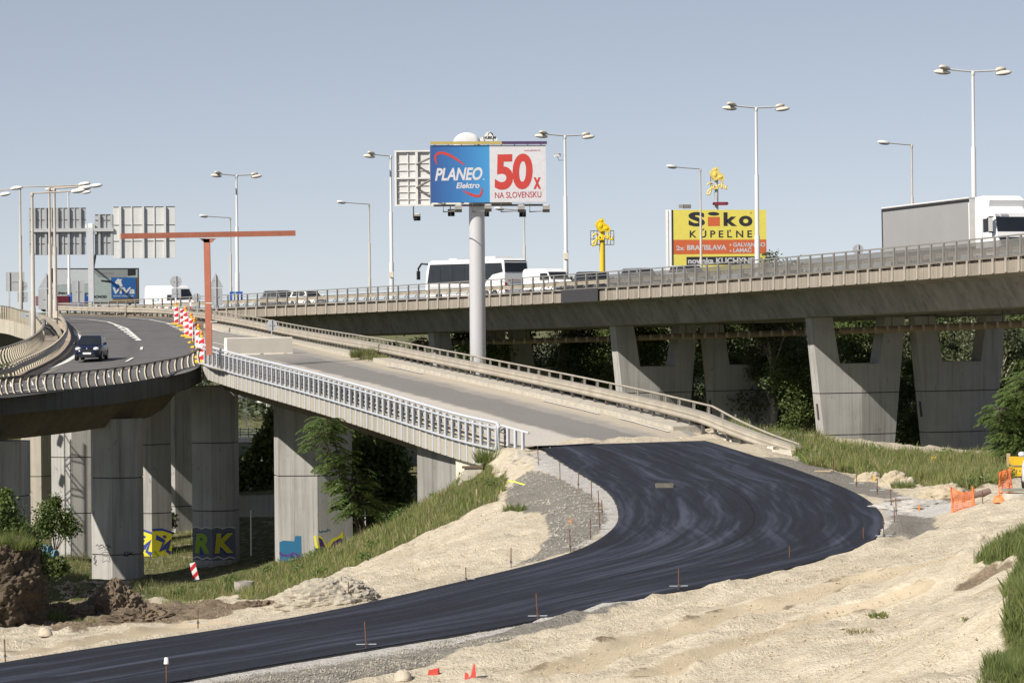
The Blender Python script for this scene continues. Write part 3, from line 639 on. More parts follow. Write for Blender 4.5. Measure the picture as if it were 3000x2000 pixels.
mb = MB(); ribbon(mb, vpath, [(-.44, -.02), (-VW + .4, -.02), (-VW + .4, -.6), (-.44, -.6)]); mb.build('deck', M('viaduct_surface', (.10, .10, .10), .9), vd)
for a in (0, 10.3):
    mb = MB(); ribbon(mb, vpath, [(-a - .15 - (.3 if a else 0), -.62), (-a - 2.6, -.98), (-a - 3.5, -2.62), (-a - 9.0, -2.62), (-a - 9.6, -.8), (-a - 10.2, -.62)]); mb.build('girder', C_GIRD, vd)
mb = MB(); ribbon(mb, vpath, [(-VW + .38, .1), (-VW, .1), (-VW, -.9), (-VW + .38, -.7)]); mb.build('far_fascia', C_FASC, vd)
# fascia battens that carry the railing posts
def u_pier(px, off, dark=False):
    s = s_at(px, off, 10); x_, y_, th = vraw(s, off); top = vz(s) - 2.64; bot = tz(x_, y_) - 1.0
    T = Vector((math.cos(th), math.sin(th), 0)); Dv = Vector((math.sin(th), -math.cos(th), 0)); O = Vector((x_, y_, 0)); mb = MB()
    wt, wb = 7.1, 5.3; nz = top - 3.05
    def half(z): return (wt + (wb - wt) * (top - z) / 8.2) / 2
    def fr(u): return .42 + .38 * (1 - abs(u) / 3.55)
    def P(u, z, front): return O + T * (u + wt / 2) + Dv * (fr(u) if front else -fr(u)) + Vector((0, 0, z))
    def block(ua, ub, uc, ud, z0, z1, m=0, k=1.0):
        def PP(u, z, f): return O + T * (u + wt / 2) + Dv * ((fr(u) if f else -fr(u)) * k) + Vector((0, 0, z))
        mb.hexa([PP(ua, z0, 1), PP(ub, z0, 1), PP(ub, z0, 0), PP(ua, z0, 0), PP(uc, z1, 1), PP(ud, z1, 1), PP(ud, z1, 0), PP(uc, z1, 0)], m)
    h0, h1 = half(nz), half(top)
    block(-h0, -1.55, -h1, -2.05, nz, top); block(1.45, h0, 1.95, h1, nz, top)
    zz_ = [bot, top - 7.75, top - 5.0, nz]
    for i in range(3):
        a, b = zz_[i] + (.03 if i else 0), zz_[i + 1] - (.03 if i < 2 else 0)
        for sg in (-1, 1):
            A_, B_ = (-half(a), 0, -half(b), 0) if sg < 0 else (0, half(a), 0, half(b)), 0
            block(*A_, a, b)
    block(-half(bot) + .06, half(bot) - .06, -half(nz) + .06, half(nz) - .06, bot, nz - .02, 1, .95)
    # inspection slot in the narrow side
    zc = top - 6.2; uu = -half(zc); c = O + T * (uu + wt / 2 + .02) + Vector((0, 0, zc)); tilt = math.atan2((wt - wb) / 2, 8.2)
    mb.box(c, (.12, .22, 1.05), m=1, M=Matrix.Rotation(th, 3, 'Z') @ Matrix.Rotation(-tilt, 3, 'Y'))
    return mb.build('pier', [C_PIER, JOINT], vd)
for px in (2369, 1795, 1262):
    s_ = s_at(px, 4.0, 12); u_pier(px, 4.0)
    x_, y_, th = vraw(s_, 11.8); u_pier(PX((x_, y_, 10))[0], 11.8)
for ds in ():
    s_ = s_at(1262, 4.0, 12) + ds
    for o_ in (4.0, 11.8): x_, y_, th = vraw(s_, o_); u_pier(PX((x_, y_, 10))[0], o_)
s_ = s_at(2369, 4.0, 12) - 31
for o_ in (4.0, 11.8): x_, y_, th = vraw(s_, o_); u_pier(PX((x_, y_, 10))[0], o_)
# pipe hung under the girder
mb = MB(); sp = np.arange(-30, 95, 1.0); mb.tube([V3(s, 7.3, -3.55) for s in sp], .17, 10)
for s in np.arange(-30, 95, 1.55): mb.tube([V3(s, 7.3, -3.55), V3(s + .09, 5.9, -3.55)], .215, 10)
pp = thing('pipeline', 'long brown flanged pipe slung beneath the grey viaduct', 'pipe', V3(30, 5.9, -3.55)); mb.build('pipe', M('brown_pipe', (.26, .20, .13), .6, .15, 1.0), pp); pm = MB(); pm.box((0, 0, 0), (.05, .05, 1.0)); hg_ = pm.mesh('hanger', STEELD)
for s in np.arange(-28, 95, 4.65): link('hanger', hg_, pp, ORG[pp], V3(s, 7.3, -3.0) - ORG[pp])
# ------------------------------------------------------------------ railings and guardrails
def evenly(path, step, start=0.0):
    """(point, heading) every step metres along a path"""
    out = []; acc = -start
    for i in range(len(path) - 1):
        a, b = path[i], path[i + 1]; L = (b - a).length; h = math.atan2(b.y - a.y, b.x - a.x)
        while acc <= L:
            if acc >= 0: out.append((a.lerp(b, acc / L), h))
            acc += step
        acc -= L
    return out
def posts(parent, path, step, me, name='post', limit=100, start=0.0, dz=0.0, flip=0.0):
    for k, (p, h) in enumerate(evenly(path, step, start)):
        if k >= limit: break
        link(name, me, parent, ORG[parent], p + Vector((0, 0, dz)) - ORG[parent], h + flip)
def rail_line(path, off, z0, z1, w, mb, m=0):
    ribbon(mb, path, [(off + w / 2, z0), (off + w / 2, z1), (off - w / 2, z1), (off - w / 2, z0)], m)
def beam_profile(mb, path, off, z, face=1, m=0, h=.31):
    """double-wave guardrail beam, 'face' is the side it bulges to"""
    k = h / .31; pr = [(0, 0), (.05, .03), (.085, .07), (.085, .10), (.02, .145), (.02, .165), (.085, .21), (.085, .24), (.05, .28), (0, .31)]
    out = [(off + face * a, z + b * k) for a, b in pr]; ribbon(mb, path, out + [(a - face * .012, b) for a, b in out[::-1]], m, True)

# white railing of the closed ramp: tubular handrail, flat posts with ribs down the fascia, second row behind
wr = thing('bridge_railing', 'white steel railing with flat posts along the closed ramp', 'railing', l_path[len(l_path) // 2])
pm = MB(); pm.box((0, -.10, .46), (.17, .035, 1.06)); pm.box((0, -.05, .46), (.05, .12, 1.0)); pw = pm.mesh('white_post', STEELW)
posts(wr, offset(l_path, .02), .95, pw, 'post', 90, .1)
mb = MB(); mb.tube(offset(l_path, -.04, 1.10), .065, 8); mb.build('handrail', STEELW, wr)
mb = MB(); rail_line(l_path, -.14, -.01, .07, .03, mb); rail_line(l_path, -.11, .86, .93, .03, mb); mb.build('lower_rail', STEELW, wr)
pm = MB(); pm.box((0, -.03, -.40), (.13, .05, .80)); pr_ = pm.mesh('fascia_rib', STEELW); posts(wr, l_path, .95, pr_, 'fascia_rib', 90, .1)
pm = MB(); pm.box((0, .42, .40), (.09, .09, .86)); pm.box((0, .30, .80), (.09, .3, .05), M=Matrix.Rotation(.5, 3, 'X')); pin = pm.mesh('inner_post', STEELG); posts(wr, l_path, .95, pin, 'inner_post', 90, .35)
mb = MB(); rail_line(l_path, .42, .34, .40, .05, mb); rail_line(l_path, .42, .60, .66, .05, mb); rail_line(l_path, .42, .14, .19, .05, mb); mb.build('inner_rail', M('tan_guard_planks', (.50, .43, .33), .8, .2), wr)  # inner rails in one even tan
e_ = l_path[-1]; mb = MB(); mb.tube([e_ + Vector((0, 0, 1.1)) - n_l * .04, e_ + t_ * .16 + Vector((0, 0, 1.02)) - n_l * .04, e_ + t_ * .2 + Vector((0, 0, .85)) - n_l * .04, e_ + t_ * .2 + Vector((0, 0, -.75)) - n_l * .04], .07, 8); mb.build('end_post', STEELW, wr)
# short stub of railing beyond its end
ext = smooth_path([W(1470, 1299, 125.6), W(1510, 1311, 124.4), W(1550, 1322, 123.2)], .4)
sr = thing('end_railing', 'short low white railing stub between ramp end and new asphalt', 'railing', ext[0])
pm = MB(); pm.box((0, -.03, .36), (.15, .035, .74)); pm.box((0, .02, .36), (.05, .1, .7)); pws = pm.mesh('short_post', STEELW)
posts(sr, ext, .72, pws, 'post', 10, .1); mb = MB(); mb.tube([l_path[-1] + t_ * .2 + Vector((0, 0, .92))] + [p + Vector((0, 0, .74)) for p in ext], .05, 8); mb.build('handrail', STEELW, sr)

# dark rusty railing with cream C-shaped posts round the outside of the curve
dr = thing('parapet_railing', 'dark rusty railing with cream curved posts round the exit bridge edge', 'railing', o_path[len(o_path) // 2])
def c_post(mat_face, mat_edge):
    mb = MB(); pts = [(-.02, 0), (.10, .22), (.15, .5), (.12, .74), (-.02, .95)]; n = len(pts)
    for i in range(n - 1):
        (a0, z0), (a1, z1) = pts[i], pts[i + 1]; w0, w1 = (.085, .085)
        mb.hexa([(-.03, a0, z0), (.03, a0, z0), (.03, a0 + w0, z0), (-.03, a0 + w0, z0), (-.03, a1, z1), (.03, a1, z1), (.03, a1 + w1, z1), (-.03, a1 + w1, z1)], 0)
        mb.hexa([(-.06, a0 - .035, z0), (.06, a0 - .035, z0), (.06, a0, z0), (-.06, a0, z0), (-.06, a1 - .035, z1), (.06, a1 - .035, z1), (.06, a1, z1), (-.06, a1, z1)], 1)
    return mb
cp = c_post(0, 1).mesh('curved_post', [CREAM, STEELD]); o_vis = [p for p in o_path if PX(p)[0] > -60]; posts(dr, o_vis, .74, cp, 'post', 100, .3)
mb = MB(); ribbon(mb, o_path, [(-.05, .93), (.17, .93), (.17, .985), (-.05, .985)]); mb.build('handrail', STEELD, dr)
# low guardrail inside it with hanging spacer blocks
gi = thing('inner_guardrail', 'thin guardrail with pale spacer blocks just inside the dark curved railing', 'guardrail', o_path[20])
ip = offset(o_vis[:-8], 1.15)
mb = MB(); rail_line(ip, 0, .62, .66, .06, mb); mb.build('rail', STEELG, gi)
pm = MB(); pm.hexa([(-.05, -.06, .36), (.05, -.06, .36), (.05, .06, .36), (-.05, .06, .36), (-.10, -.06, .62), (.14, -.06, .62), (.14, .06, .62), (-.10, .06, .62)]); sb = pm.mesh('spacer_block', PLWHITE); posts(gi, ip, .95, sb, 'spacer', 60)
pm = MB(); pm.box((0, 0, .3), (.05, .05, .62)); thinp = pm.mesh('thin_post', STEELG); posts(gi, ip, 1.9, thinp, 'post', 40)

# guardrail and light handrail on the far side of the ramp, running on past the slab end
tail = [W(2130, 1296, 128.5), W(2230, 1334, 125.5), W(2338, 1370, 123)]
ga_path = smooth_path([W(*p) for p in GD] + tail, .8)
gr = thing('guardrail', 'weathered steel guardrail along the far side of the closed ramp', 'guardrail', ga_path[len(ga_path) // 2])
mb = MB(); beam_profile(mb, ga_path, -.05, .36, -1, h=.42); mb.build('beam', BEAM, gr)
mb = MB(); ribbon(mb, ga_path, [(-.1, .76), (.22, .76), (.22, .84), (-.1, .84)]); mb.build('top_rail', BEAM, gr)
pm = MB(); pm.box((0, .05, .33), (.11, .12, .86)); pm.box((0, -.0, .58), (.3, .1, .1)); gp_ = pm.mesh('guardrail_post', STEELD); posts(gr, ga_path, 1.33, gp_, 'post', 100, .4, -.1) if False else None
allp = evenly(ga_path, 1.33, .4); near100 = allp[-100:]
for p, h in near100: link('post', gp_, gr, ORG[gr], p + Vector((0, 0, -.1)) - ORG[gr], h)
if len(allp) > 100:
    mb = MB()
    for p, h in allp[:-100]: mb.box(p + Vector((0, 0, .3)), (.11, .12, .8), h)
    tag(mb.build('far_posts', STEELD, gr), kind='stuff')
hr_pts = offset(smooth_path([W(*p) for p in GD], .8), .95, .05)[:]
hr_path = smooth_path(hr_pts[::6] + [hr_pts[-1], tail[0] + Vector((.6, .9, -.05)), tail[1] + Vector((.5, .75, -.1)), tail[2] + Vector((.1, .3, .0))], .8)
hr = thing('handrail_fence', 'light handrail with slanting posts behind the ramp guardrail, bent down at its end', 'railing', hr_path[len(hr_path) // 2])
mb = MB(); mb.tube([p + Vector((0, 0, .92)) for p in hr_path], .05, 6); mb.build('handrail', BEAM, hr)
pm = MB(); pm.hexa([(-.05, -.03, 0), (.09, -.03, 0), (.09, .03, 0), (-.05, .03, 0), (.12, -.03, .92), (.16, -.03, .92), (.16, .03, .92), (.12, .03, .92)]); pm.box((-.13, 0, .45), (.03, .04, .9), M=Matrix.Rotation(.2, 3, 'Y')); hp = pm.mesh('slanting_post', M('beige_galvanised', (.36, .335, .29), .55, .12, 2.0, metal=.1, dirt=(.3, .2, .12), dirt_amt=.3))
ev = evenly(hr_path, 1.55, .3); cut = ev[-100:]
for k, (p, h) in enumerate(cut): link('post', hp if k < len(cut) - 5 else thinp, hr, ORG[hr], p - ORG[hr] + (Vector((0, 0, 0)) if k < len(cut) - 5 else Vector((0, 0, .5))), h)
pm = MB(); p, h = ev[-6]; pm.box(p + Vector((0, 0, .6)), (.9, .03, .8), h); 
# little reflector posts on the guardrail
for px, py, D in ((866, 1027, 217), (1093, 1072, 180), (498 + 60, 890, 252)):
    rf = thing('reflector_post', {866: 'small white reflector post clipped to the ramp guardrail above the concrete block', 1093: 'small white and red reflector post behind the weedy part of the guardrail', 558: 'small white reflector post on the far curve of the guardrail'}[px], 'reflector', W(px, py, D) + Vector((0, 0, -.35)))
    mb = MB(); mb.box((0, 0, .32), (.14, .05, .34)); mb.build('white_plate', SWHITE, rf, True); mb = MB(); mb.box((0, -.005, .06), (.12, .05, .18)); mb.build('red_plate', SRED, rf, True)

# viaduct railing: handrail, mid rail, outer posts; baluster panels on its nearer half; beige barrier behind
e_path = [V3(s, .12) for s in np.arange(-38, 150, .8)]
vr = thing('viaduct_railing', 'long grey steel railing along the near edge of the viaduct', 'railing', V3(50, .1))
mb = MB(); ribbon(mb, e_path, [(.06, 1.12), (.06, 1.20), (-.06, 1.20), (-.06, 1.12)]); mb.build('handrail', STEELG, vr)
mb = MB(); rail_line(e_path, .0, .93, .97, .04, mb); rail_line(e_path, .0, .05, .10, .04, mb); mb.build('middle_rail', STEELG, vr)
pm = MB(); pm.box((0, 0, .50), (.13, .10, 1.32)); vp = pm.mesh('viaduct_post', STEELG); pm = MB(); pm.box((0, .17, -.42), (.2, .06, .82)); vrib = pm.mesh('fascia_batten', M('fascia_batten_concrete', (.33, .30, .26), .85))
ss = np.arange(-12, 150, 1.62)
for k, s in enumerate(ss[:96]):
    h = math.atan2(math.cos(vth(s)), -math.sin(vth(s))); link('post', vp, vr, ORG[vr], V3(s, .08) - ORG[vr], h)
    link('fascia_batten', vrib, vr, ORG[vr], V3(s, .12) - ORG[vr], h)
s_end = s_at(1752, 0)
pm = MB()
for k in range(13): pm.box((-.68 + k * .115, 0, .51), (.034, .03, .86))
pm.box((0, 0, .56), (1.46, .004, .004)); bal = pm.mesh('baluster_panel', STEELG)
for k, s in enumerate(ss):
    if s + 1.62 > s_end: break
    h = math.atan2(math.cos(vth(s)), -math.sin(vth(s))); link('baluster_panel', bal, vr, ORG[vr], V3(s + .81, .12) - ORG[vr], h)
vb = thing('viaduct_guardrail', 'beige steel crash barrier behind the viaduct railing', 'guardrail', V3(50, 1.4))
b_path = [V3(s, 1.35) for s in np.arange(-38, 150, .8)]
mb = MB(); beam_profile(mb, b_path, 0, .42, -1); mb.build('beam', BEAM, vb); mb = MB(); rail_line(b_path, -.05, .10, .17, .10, mb); mb.build('lower_rail', BEAM, vb)
pm = MB(); pm.box((0, .05, .36), (.13, .10, .74)); pm.box((.3, .06, .36), (.5, .04, .06), M=Matrix.Rotation(.6, 3, 'Y')); bp = pm.mesh('barrier_post', BEAM)
for s in np.arange(-12, 150, 1.62)[:98]: link('post', bp, vb, ORG[vb], V3(s + .5, 1.35) - ORG[vb], math.atan2(math.cos(vth(s)), -math.sin(vth(s))))
tarp_s = (s_at(1650, 0), s_at(1758, 0))
tp = thing('dark_cover', 'dark sheet hung over the viaduct fascia beside the white van', 'sheet', V3(tarp_s[0], -.02, -.4)); mb = MB(); ribbon(mb, [V3(s) for s in np.linspace(tarp_s[1], tarp_s[0], 12)], [(.16, .02), (.19, .02), (.19, -.9), (.16, -.9)]); mb.build('sheet', flat('dark_sheet', (.035, .035, .04), .8), tp)

# upper-left neighbouring ramp with its baluster railing
SB = [(-1500, 905, 262), (-800, 914, 250), (-140, 930, 235), (0, 938, 232), (50, 950, 229), (88, 962, 226), (112, 985, 222), (124, 1012, 219)]
s_path = smooth_path([W(*p) for p in SB], .7)
sb_ = thing('side_ramp_bridge', 'beige concrete side ramp with dark underside at the far left', 'bridge', W(20, 970, 232))
mb = MB(); ribbon(mb, s_path, [(0, .1), (.4, .1), (.4, -.9), (0, -.95)]); mb.build('fascia', C_RAMP, sb_)
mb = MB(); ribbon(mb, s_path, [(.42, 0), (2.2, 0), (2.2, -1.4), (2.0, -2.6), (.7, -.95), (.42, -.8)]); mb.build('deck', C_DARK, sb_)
sl_ = thing('side_ramp_railing', 'white baluster railing on the beige side ramp at the far left', 'railing', W(20, 930, 232))
mb = MB(); ribbon(mb, offset(s_path, .1), [(.04, 1.05), (.04, 1.12), (-.04, 1.12), (-.04, 1.05)]); mb.build('handrail', STEELD, sl_)
pm = MB(); pm.box((0, 0, .55), (.06, .14, 1.05)); posts(sl_, [p for p in offset(s_path, .1) if PX(p)[0] > -40], .33, pm.mesh('flat_baluster', CREAM), 'baluster', 90)
mb = MB(); ribbon(mb, offset(s_path, 1.3), [(.1, .5), (.1, .85), (-.1, .85), (-.1, .5)]); mb.build('crash_beam', BEAM, sl_)
# verge between the two ramps, with its own parapet and guardrail
q_path = smooth_path([W(*p) for p in [(-150, 1103, 186), (0, 1068, 192), (60, 1048, 197), (100, 1028, 203), (126, 1002, 211), (128, 978, 224), (118, 955, 245)]], .7)
qr = thing('verge_railing', 'cream posted railing between the side ramp and the curving road', 'railing', W(60, 1040, 197))
mb = MB(); ribbon(mb, q_path, [(-.05, .98), (.1, .98), (.1, 1.03), (-.05, 1.03)]); mb.build('handrail', STEELG, qr)
cpm = c_post(0, 1).mesh('verge_post', [CREAM, STEELD]); posts(qr, q_path, .62, cpm, 'post', 100)
VQ = cat_pair([W(*p) for p in [(30, 1058, 194), (60, 1048, 197), (100, 1028, 203), (126, 1002, 211), (128, 978, 224), (118, 955, 245)]], 6)
VI = cat_pair([W(*p) for p in [(50, 1113, 173), (100, 1098, 176), (180, 1055, 188), (215, 1015, 204), (218, 985, 222), (200, 955, 243)]], 6)
VI = [a.lerp(b, min(1, 3.2 / (b - a).length)) for a, b in zip(VQ, VI)]
strip('verge', VQ, VI, M('verge_concrete', (.34, .29, .23), .9, .15, 2.0), 4, 'structure', -.03)
ig = thing('curve_guardrail', 'cream guardrail bending round the inside of the curving road', 'guardrail', W(190, 1000, 205))
mb = MB(); kp = offset(i_path, .55); beam_profile(mb, kp, 0, .48, -1); ribbon(mb, kp, [(.02, .84), (.1, .84), (.1, .9), (.02, .9)]); mb.build('beam', BEAM, ig)
posts(ig, kp, .75, cpm, 'post', 100)
mb = MB(); ribbon(mb, offset(i_path, .1), [(-.06, .10), (.05, .10), (.05, .34), (-.06, .34)]); mb.build('lower_beam', flat('dark_bitumen_beam', (.03, .03, .032), .6), ig)

# ------------------------------------------------------------------ street lamps
hm = MB(); hm.ball((.36, 0, 0), (.54, .20, .16), 12, 8, 0); me_head = hm.mesh('luminaire', [HEADW, flat('luminaire_glass', (.30, .30, .28), .3)])
hm = MB(); hm.ball((.36, 0, 0), (.52, .20, .16), 12, 8, 0); me_headw = hm.mesh('white_luminaire', [HEADWW, me_head.materials[1]])
for me in (me_head, me_headw):
    for p in me.polygons:
        if p.center.z < -.05 * 1.0 and p.normal.z < -.5: p.material_index = 1
def lamp(label, base, ztop, arms, r=.10, pole=None, head=None, box=None, name='street_lamp', group='street lamps'):
    t = thing(name, label, 'street lamp', base, 0, group); h = ztop - base.z; mb = MB()
    mb.lathe((0, 0, 0), [(r * 1.5, 0), (r * 1.5, h * .28), (r * 1.15, h * .285), (r * 1.15, h * .62), (r * .8, h * .625), (r * .72, h)], 10); mb.build('pole', pole or POLEW, t, True)
    mb = MB(); mb.lathe((0, 0, h - .25), [(r * .9, 0), (r * 1.05, .1), (r * 1.05, .26), (.02, .3)], 8)
    for ang, L, hd in arms:
        d = Vector((math.cos(ang), math.sin(ang), 0)); mb.tube([Vector((0, 0, h)), d * L * .5 + Vector((0, 0, h + .05)), d * L + Vector((0, 0, h + .12))], r * .5, 6)
    mb.build('arm', pole or POLEW, t, True)
    for ang, L, hd in arms:
        d = Vector((math.cos(ang), math.sin(ang), 0))
        for k, (da, dz) in enumerate(hd):
            o = link('luminaire', head or me_head, t, None, d * (L - .1) + Vector((0, 0, h + .1 + dz)), ang + da); o.rotation_euler = (0, R(-6), ang + da)
    if box:
        mb = MB(); mb.box((0, -r, box), (.34, .28, .5)); mb.build('junction_box', CREAM, t, True)
    return t
two = [(.45, .06), (-.45, -.20)]
for px, py, lab, bx in ((2856, 210, 'tallest twin-arm street lamp, standing behind the white lorry', None), (2220, 316, 'twin-arm street lamp standing in front of the yellow billboard', None), (1659, 398, 'twin-arm street lamp right of the big blue and white billboard', 3.2),
                        (1148, 457, 'street lamp half hidden by the white back of the big billboard', 2.6), (696, 514, 'twin-arm street lamp behind the orange height gantry', None)):
    s = s_at(px, 10.3); b = V3(s, 10.3); th = vth(s)
    arms = [(th + math.pi, 1.9, two), (th, 1.9, two)]
    if px == 1148: arms = arms[:1]
    lamp(lab, b, W(px, py, b.y).z, arms, .13, box=bx)
for px, py, hx, lab in ((2675, 425, 2585, 'single-arm street lamp rising behind the grey trailer of the lorry'), (2055, 495, 1964, 'single-arm street lamp in front of the left part of the yellow billboard'), (1538, 617, 1462, 'thin single-arm street lamp behind the coach'),
                        (1084, 598, 1001, 'single-arm street lamp left of the big billboard'), (677, 638, 600, 'thin single-arm street lamp just left of the tall lamp behind the orange gantry')):
    s = s_at(px, 20.3); b = V3(s, 20.3); th = vth(s); L = (px - hx) * b.y / FPX * .86 / math.cos(th)
    lamp(lab, b, W(px, py, b.y).z, [(th + math.pi, L, [(0, 0)])], .085, POLEB, me_headw)
def lamp_at(label, px0, py0, D, py1, arms, **k): b = W(px0, py0, D); return lamp(label, b, W(px0, py1, D).z, arms, **k)
lamp_at('grey street lamp, second of the far-left cluster, standing on the side ramp', 98, 1030, 212, 566, [(R(4), 2.9, [(0, 0)])], r=.12, pole=POLEB, head=me_headw)
lamp_at('leftmost thin street lamp of the cluster, behind the beige side ramp', 62, 925, 262, 548, [(R(3), 5.2, [(0, .1)]), (R(3), 5.3, [(.5, -.3)])], r=.11, pole=POLEB, head=me_headw)
lamp_at('street lamp third from the left in the cluster over the sign backs', 148, 985, 236, 550, [(R(5), 3.3, [(0, 0)])], r=.12, pole=POLEB, head=me_headw)
lamp_at('street lamp with grey switch boxes at its foot beside the curving road', 163, 1005, 226, 552, [(R(2), 2.0, [(.2, -.1)])], r=.13, pole=POLEB, head=me_headw, box=2.1)
lamp_at('far slim street lamp in front of the wide roadside billboard', 203, 915, 318, 562, [(R(184), 1.6, [(0, .1)]), (R(2), 1.6, [(0, -.2)])], r=.11, pole=POLEW, head=me_headw)
lamp_at('street lamp whose pole stands outside the left edge, heads reaching in', -40, 940, 250, 560, [(R(2), 2.3, [(0, .1)]), (R(2), 1.4, [(-.4, -.4)])], r=.11, pole=POLEB, head=me_headw)
for px, pt in ((712, 1166), (772, 1181)):
    lamp_at('low distant street lamp seen through the gap under the ramp, ' + ('nearer the left pillar' if px == 712 else 'nearer the wide pillar'), px + 10, 1250, 350, pt, [(R(180), .6, [(0, 0)])], r=.06, head=me_headw)
cam_s = s_at(1659, 10.3); b = V3(cam_s, 10.3); zc = W(1655, 455, b.y).z
cc = thing('surveillance_camera', 'small white camera on a bracket on the lamp right of the big billboard', 'camera', (b.x - .6, b.y, zc)); mb = MB(); mb.box((0, 0, 0), (.5, .22, .2), .3); mb.box((-.05, 0, .13), (.6, .26, .03), .3); mb.build('housing', PLWHITE, cc, True); mb = MB(); mb.tube([(0, 0, -.1), (.1, 0, -.4), (.6, 0, -.4)], .025, 5); mb.build('bracket', STEELD, cc, True)
# ------------------------------------------------------------------ lettering
def text_geo(s, bold=0.0, shear=0.0, spacing=1.0):
    cu = bpy.data.curves.new('lettering', 'FONT'); cu.body = s; cu.offset = bold; cu.shear = shear; cu.space_character = spacing; cu.resolution_u = 5
    o = bpy.data.objects.new('lettering', cu); COL.objects.link(o); dg = bpy.context.evaluated_depsgraph_get()
    me = bpy.data.meshes.new_from_object(o.evaluated_get(dg)); v = [tuple(p.co) for p in me.vertices]; f = [tuple(p.vertices) for p in me.polygons]
    bpy.data.objects.remove(o); bpy.data.curves.remove(cu); bpy.data.meshes.remove(me); return v, f
class Face:
    """flat sign face: origin at its lower left, u right, v up, n outward (metres); pixels of a zoomed photo crop map onto it"""
    def __init__(s, o, u, v, wid, hgt, box): s.o, s.u, s.v, s.w, s.h, s.box = o, u.normalized(), v.normalized(), wid, hgt, box; s.n = s.u.cross(s.v).normalized()
    def uv(s, x, y):
        x0, y0, x1, y1, sk = s.box; a = (x - x0) / (x1 - x0); return a, 1 - (y - y0 - sk * a) / (y1 - y0)
    def P(s, a, b, off=.006): return s.o + s.u * (a * s.w) + s.v * (b * s.h) + s.n * off
    def at(s, x, y, off=.006): return s.P(*s.uv(x, y), off)
    def text(s, mb, t, x0, y0, x1, y1, bold=0.0, shear=0.0, m=0, spacing=1.0, off=.008, sk=None):
        v, f = text_geo(t, bold, shear, spacing); xs = [p[0] for p in v]; ys = [p[1] for p in v]; a0, a1, b0, b1 = min(xs), max(xs), min(ys), max(ys)
        P = []
        for p in v:
            k = (p[0] - a0) / (a1 - a0); P.append(s.at(x0 + k * (x1 - x0), y1 + (y0 - y1) * (p[1] - b0) / (b1 - b0) + (sk or 0) * k, off))
        mb.add(P, f, m)
    def poly(s, mb, pts, m=0, off=.004): mb.add([s.at(x, y, off) for x, y in pts], [tuple(range(len(pts)))], m)
    def stroke(s, mb, pts, wds, m=0, off=.008):
        n = len(pts); V_ = []
        for i, (x, y) in enumerate(pts):
            a, b = pts[max(i - 1, 0)], pts[min(i + 1, n - 1)]; dx, dy = b[0] - a[0], b[1] - a[1]; L = math.hypot(dx, dy) or 1
            w = wds[i] / 2 if isinstance(wds, (list, tuple)) else wds / 2; V_ += [s.at(x - dy / L * w, y + dx / L * w, off), s.at(x + dy / L * w, y - dx / L * w, off)]
        mb.add(V_, [(2 * i, 2 * i + 1, 2 * i + 3, 2 * i + 2) for i in range(n - 1)], m)
    def ellipse(s, mb, cx, cy, rx, ry, m=0, n=24, off=.008): s.poly(mb, [(cx + rx * math.cos(2 * math.pi * k / n), cy + ry * math.sin(2 * math.pi * k / n)) for k in range(n)], m, off)
UP = Vector((0, 0, 1))
def curve2(pts, n=8):
    return [(p.x, p.y) for p in smooth_path([Vector((a, b, 0)) for a, b in pts], (sum(math.dist(pts[i], pts[i + 1]) for i in range(len(pts) - 1))) / (n * 3))]

# ---- the big blue and white billboard on its round column
D0 = 186.0
pc = W(1400, 1000, D0); gz = tz(pc.x, pc.y)
bb = thing('billboard', 'big blue and white billboard on a thick round silver column, reading 50x', 'billboard', (pc.x, pc.y, gz))
mb = MB(); zt = W(1400, 560, D0).z; mb.lathe((pc.x, pc.y, gz - .5), [(.5, 0), (.49, 6), (.475, zt - gz + .5)], 28); mb.build('column', M('silver_painted_column', (.56, .56, .58), .34, .04, .5, metal=.2, stretch=(1, 1, .1)), bb)
o = W(1262, 594, D0 - 1.4); u = W(1600, 600, D0 - .6) - o; u.z = 0; wid = u.length; hgt = (W(1262, 426, D0 - 1.4) - o).z
F = Face(o, u, UP, wid, hgt, (322, 240, 2078, 1088, 26))
def printed_blue():
    m, t, b = new_mat('printed_blue_vinyl'); v = coords(t, 'UV'); sp = nd(t, 'ShaderNodeSeparateXYZ'); t.links.new(v, sp.inputs[0])
    t.links.new(ramp(t, sp.outputs['X'], [(0, (.035, .095, .29)), (.45, (.04, .17, .43)), (1, (.06, .29, .60))]), b.inputs['Base Color']); b.inputs['Roughness'].default_value = .45; return m
me = bpy.data.meshes.new('blue_half'); P = [F.P(a, b_, .0) for a, b_ in ((0, 0), (.512, 0), (.512, 1), (0, 1))]; me.from_pydata([p - ORG[bb] for p in P], [], [(0, 1, 2, 3)]); me.materials.append(printed_blue())
uvl = me.uv_layers.new(); uvl.data.foreach_set('uv', [0, 0, 1, 0, 1, 1, 0, 1]); link('blue_vinyl', me, bb, ORG[bb])
VINW = flat('white_vinyl', (.62, .62, .655), .5); VRED = flat('printed_red', (.52, .055, .045), .5); VDRED = flat('printed_dark_red', (.42, .03, .05), .5)
mb = MB(); mb.add([F.P(a, b_, 0) for a, b_ in ((.512, 0), (1, 0), (1, 1), (.512, 1))], [(0, 1, 2, 3)]); wv = mb.build('white_vinyl', VINW, bb)
mb = MB(); mb.hexa([F.P(0, 0, -.03), F.P(1, 0, -.03), F.P(1, 0, -.28), F.P(0, 0, -.28), F.P(0, 1, -.03), F.P(1, 1, -.03), F.P(1, 1, -.28), F.P(0, 1, -.28)]); 
mb.build('frame_box', STEELG, bb)
mb = MB(); F.text(mb, 'PLANEO', 388, 578, 1112, 768, .030, .25, spacing=.98); F.text(mb, 'Elektro', 710, 800, 1066, 886, .028, .22); F.ellipse(mb, 1128, 757, 11, 11); mb.build('white_lettering', VINW, bb)
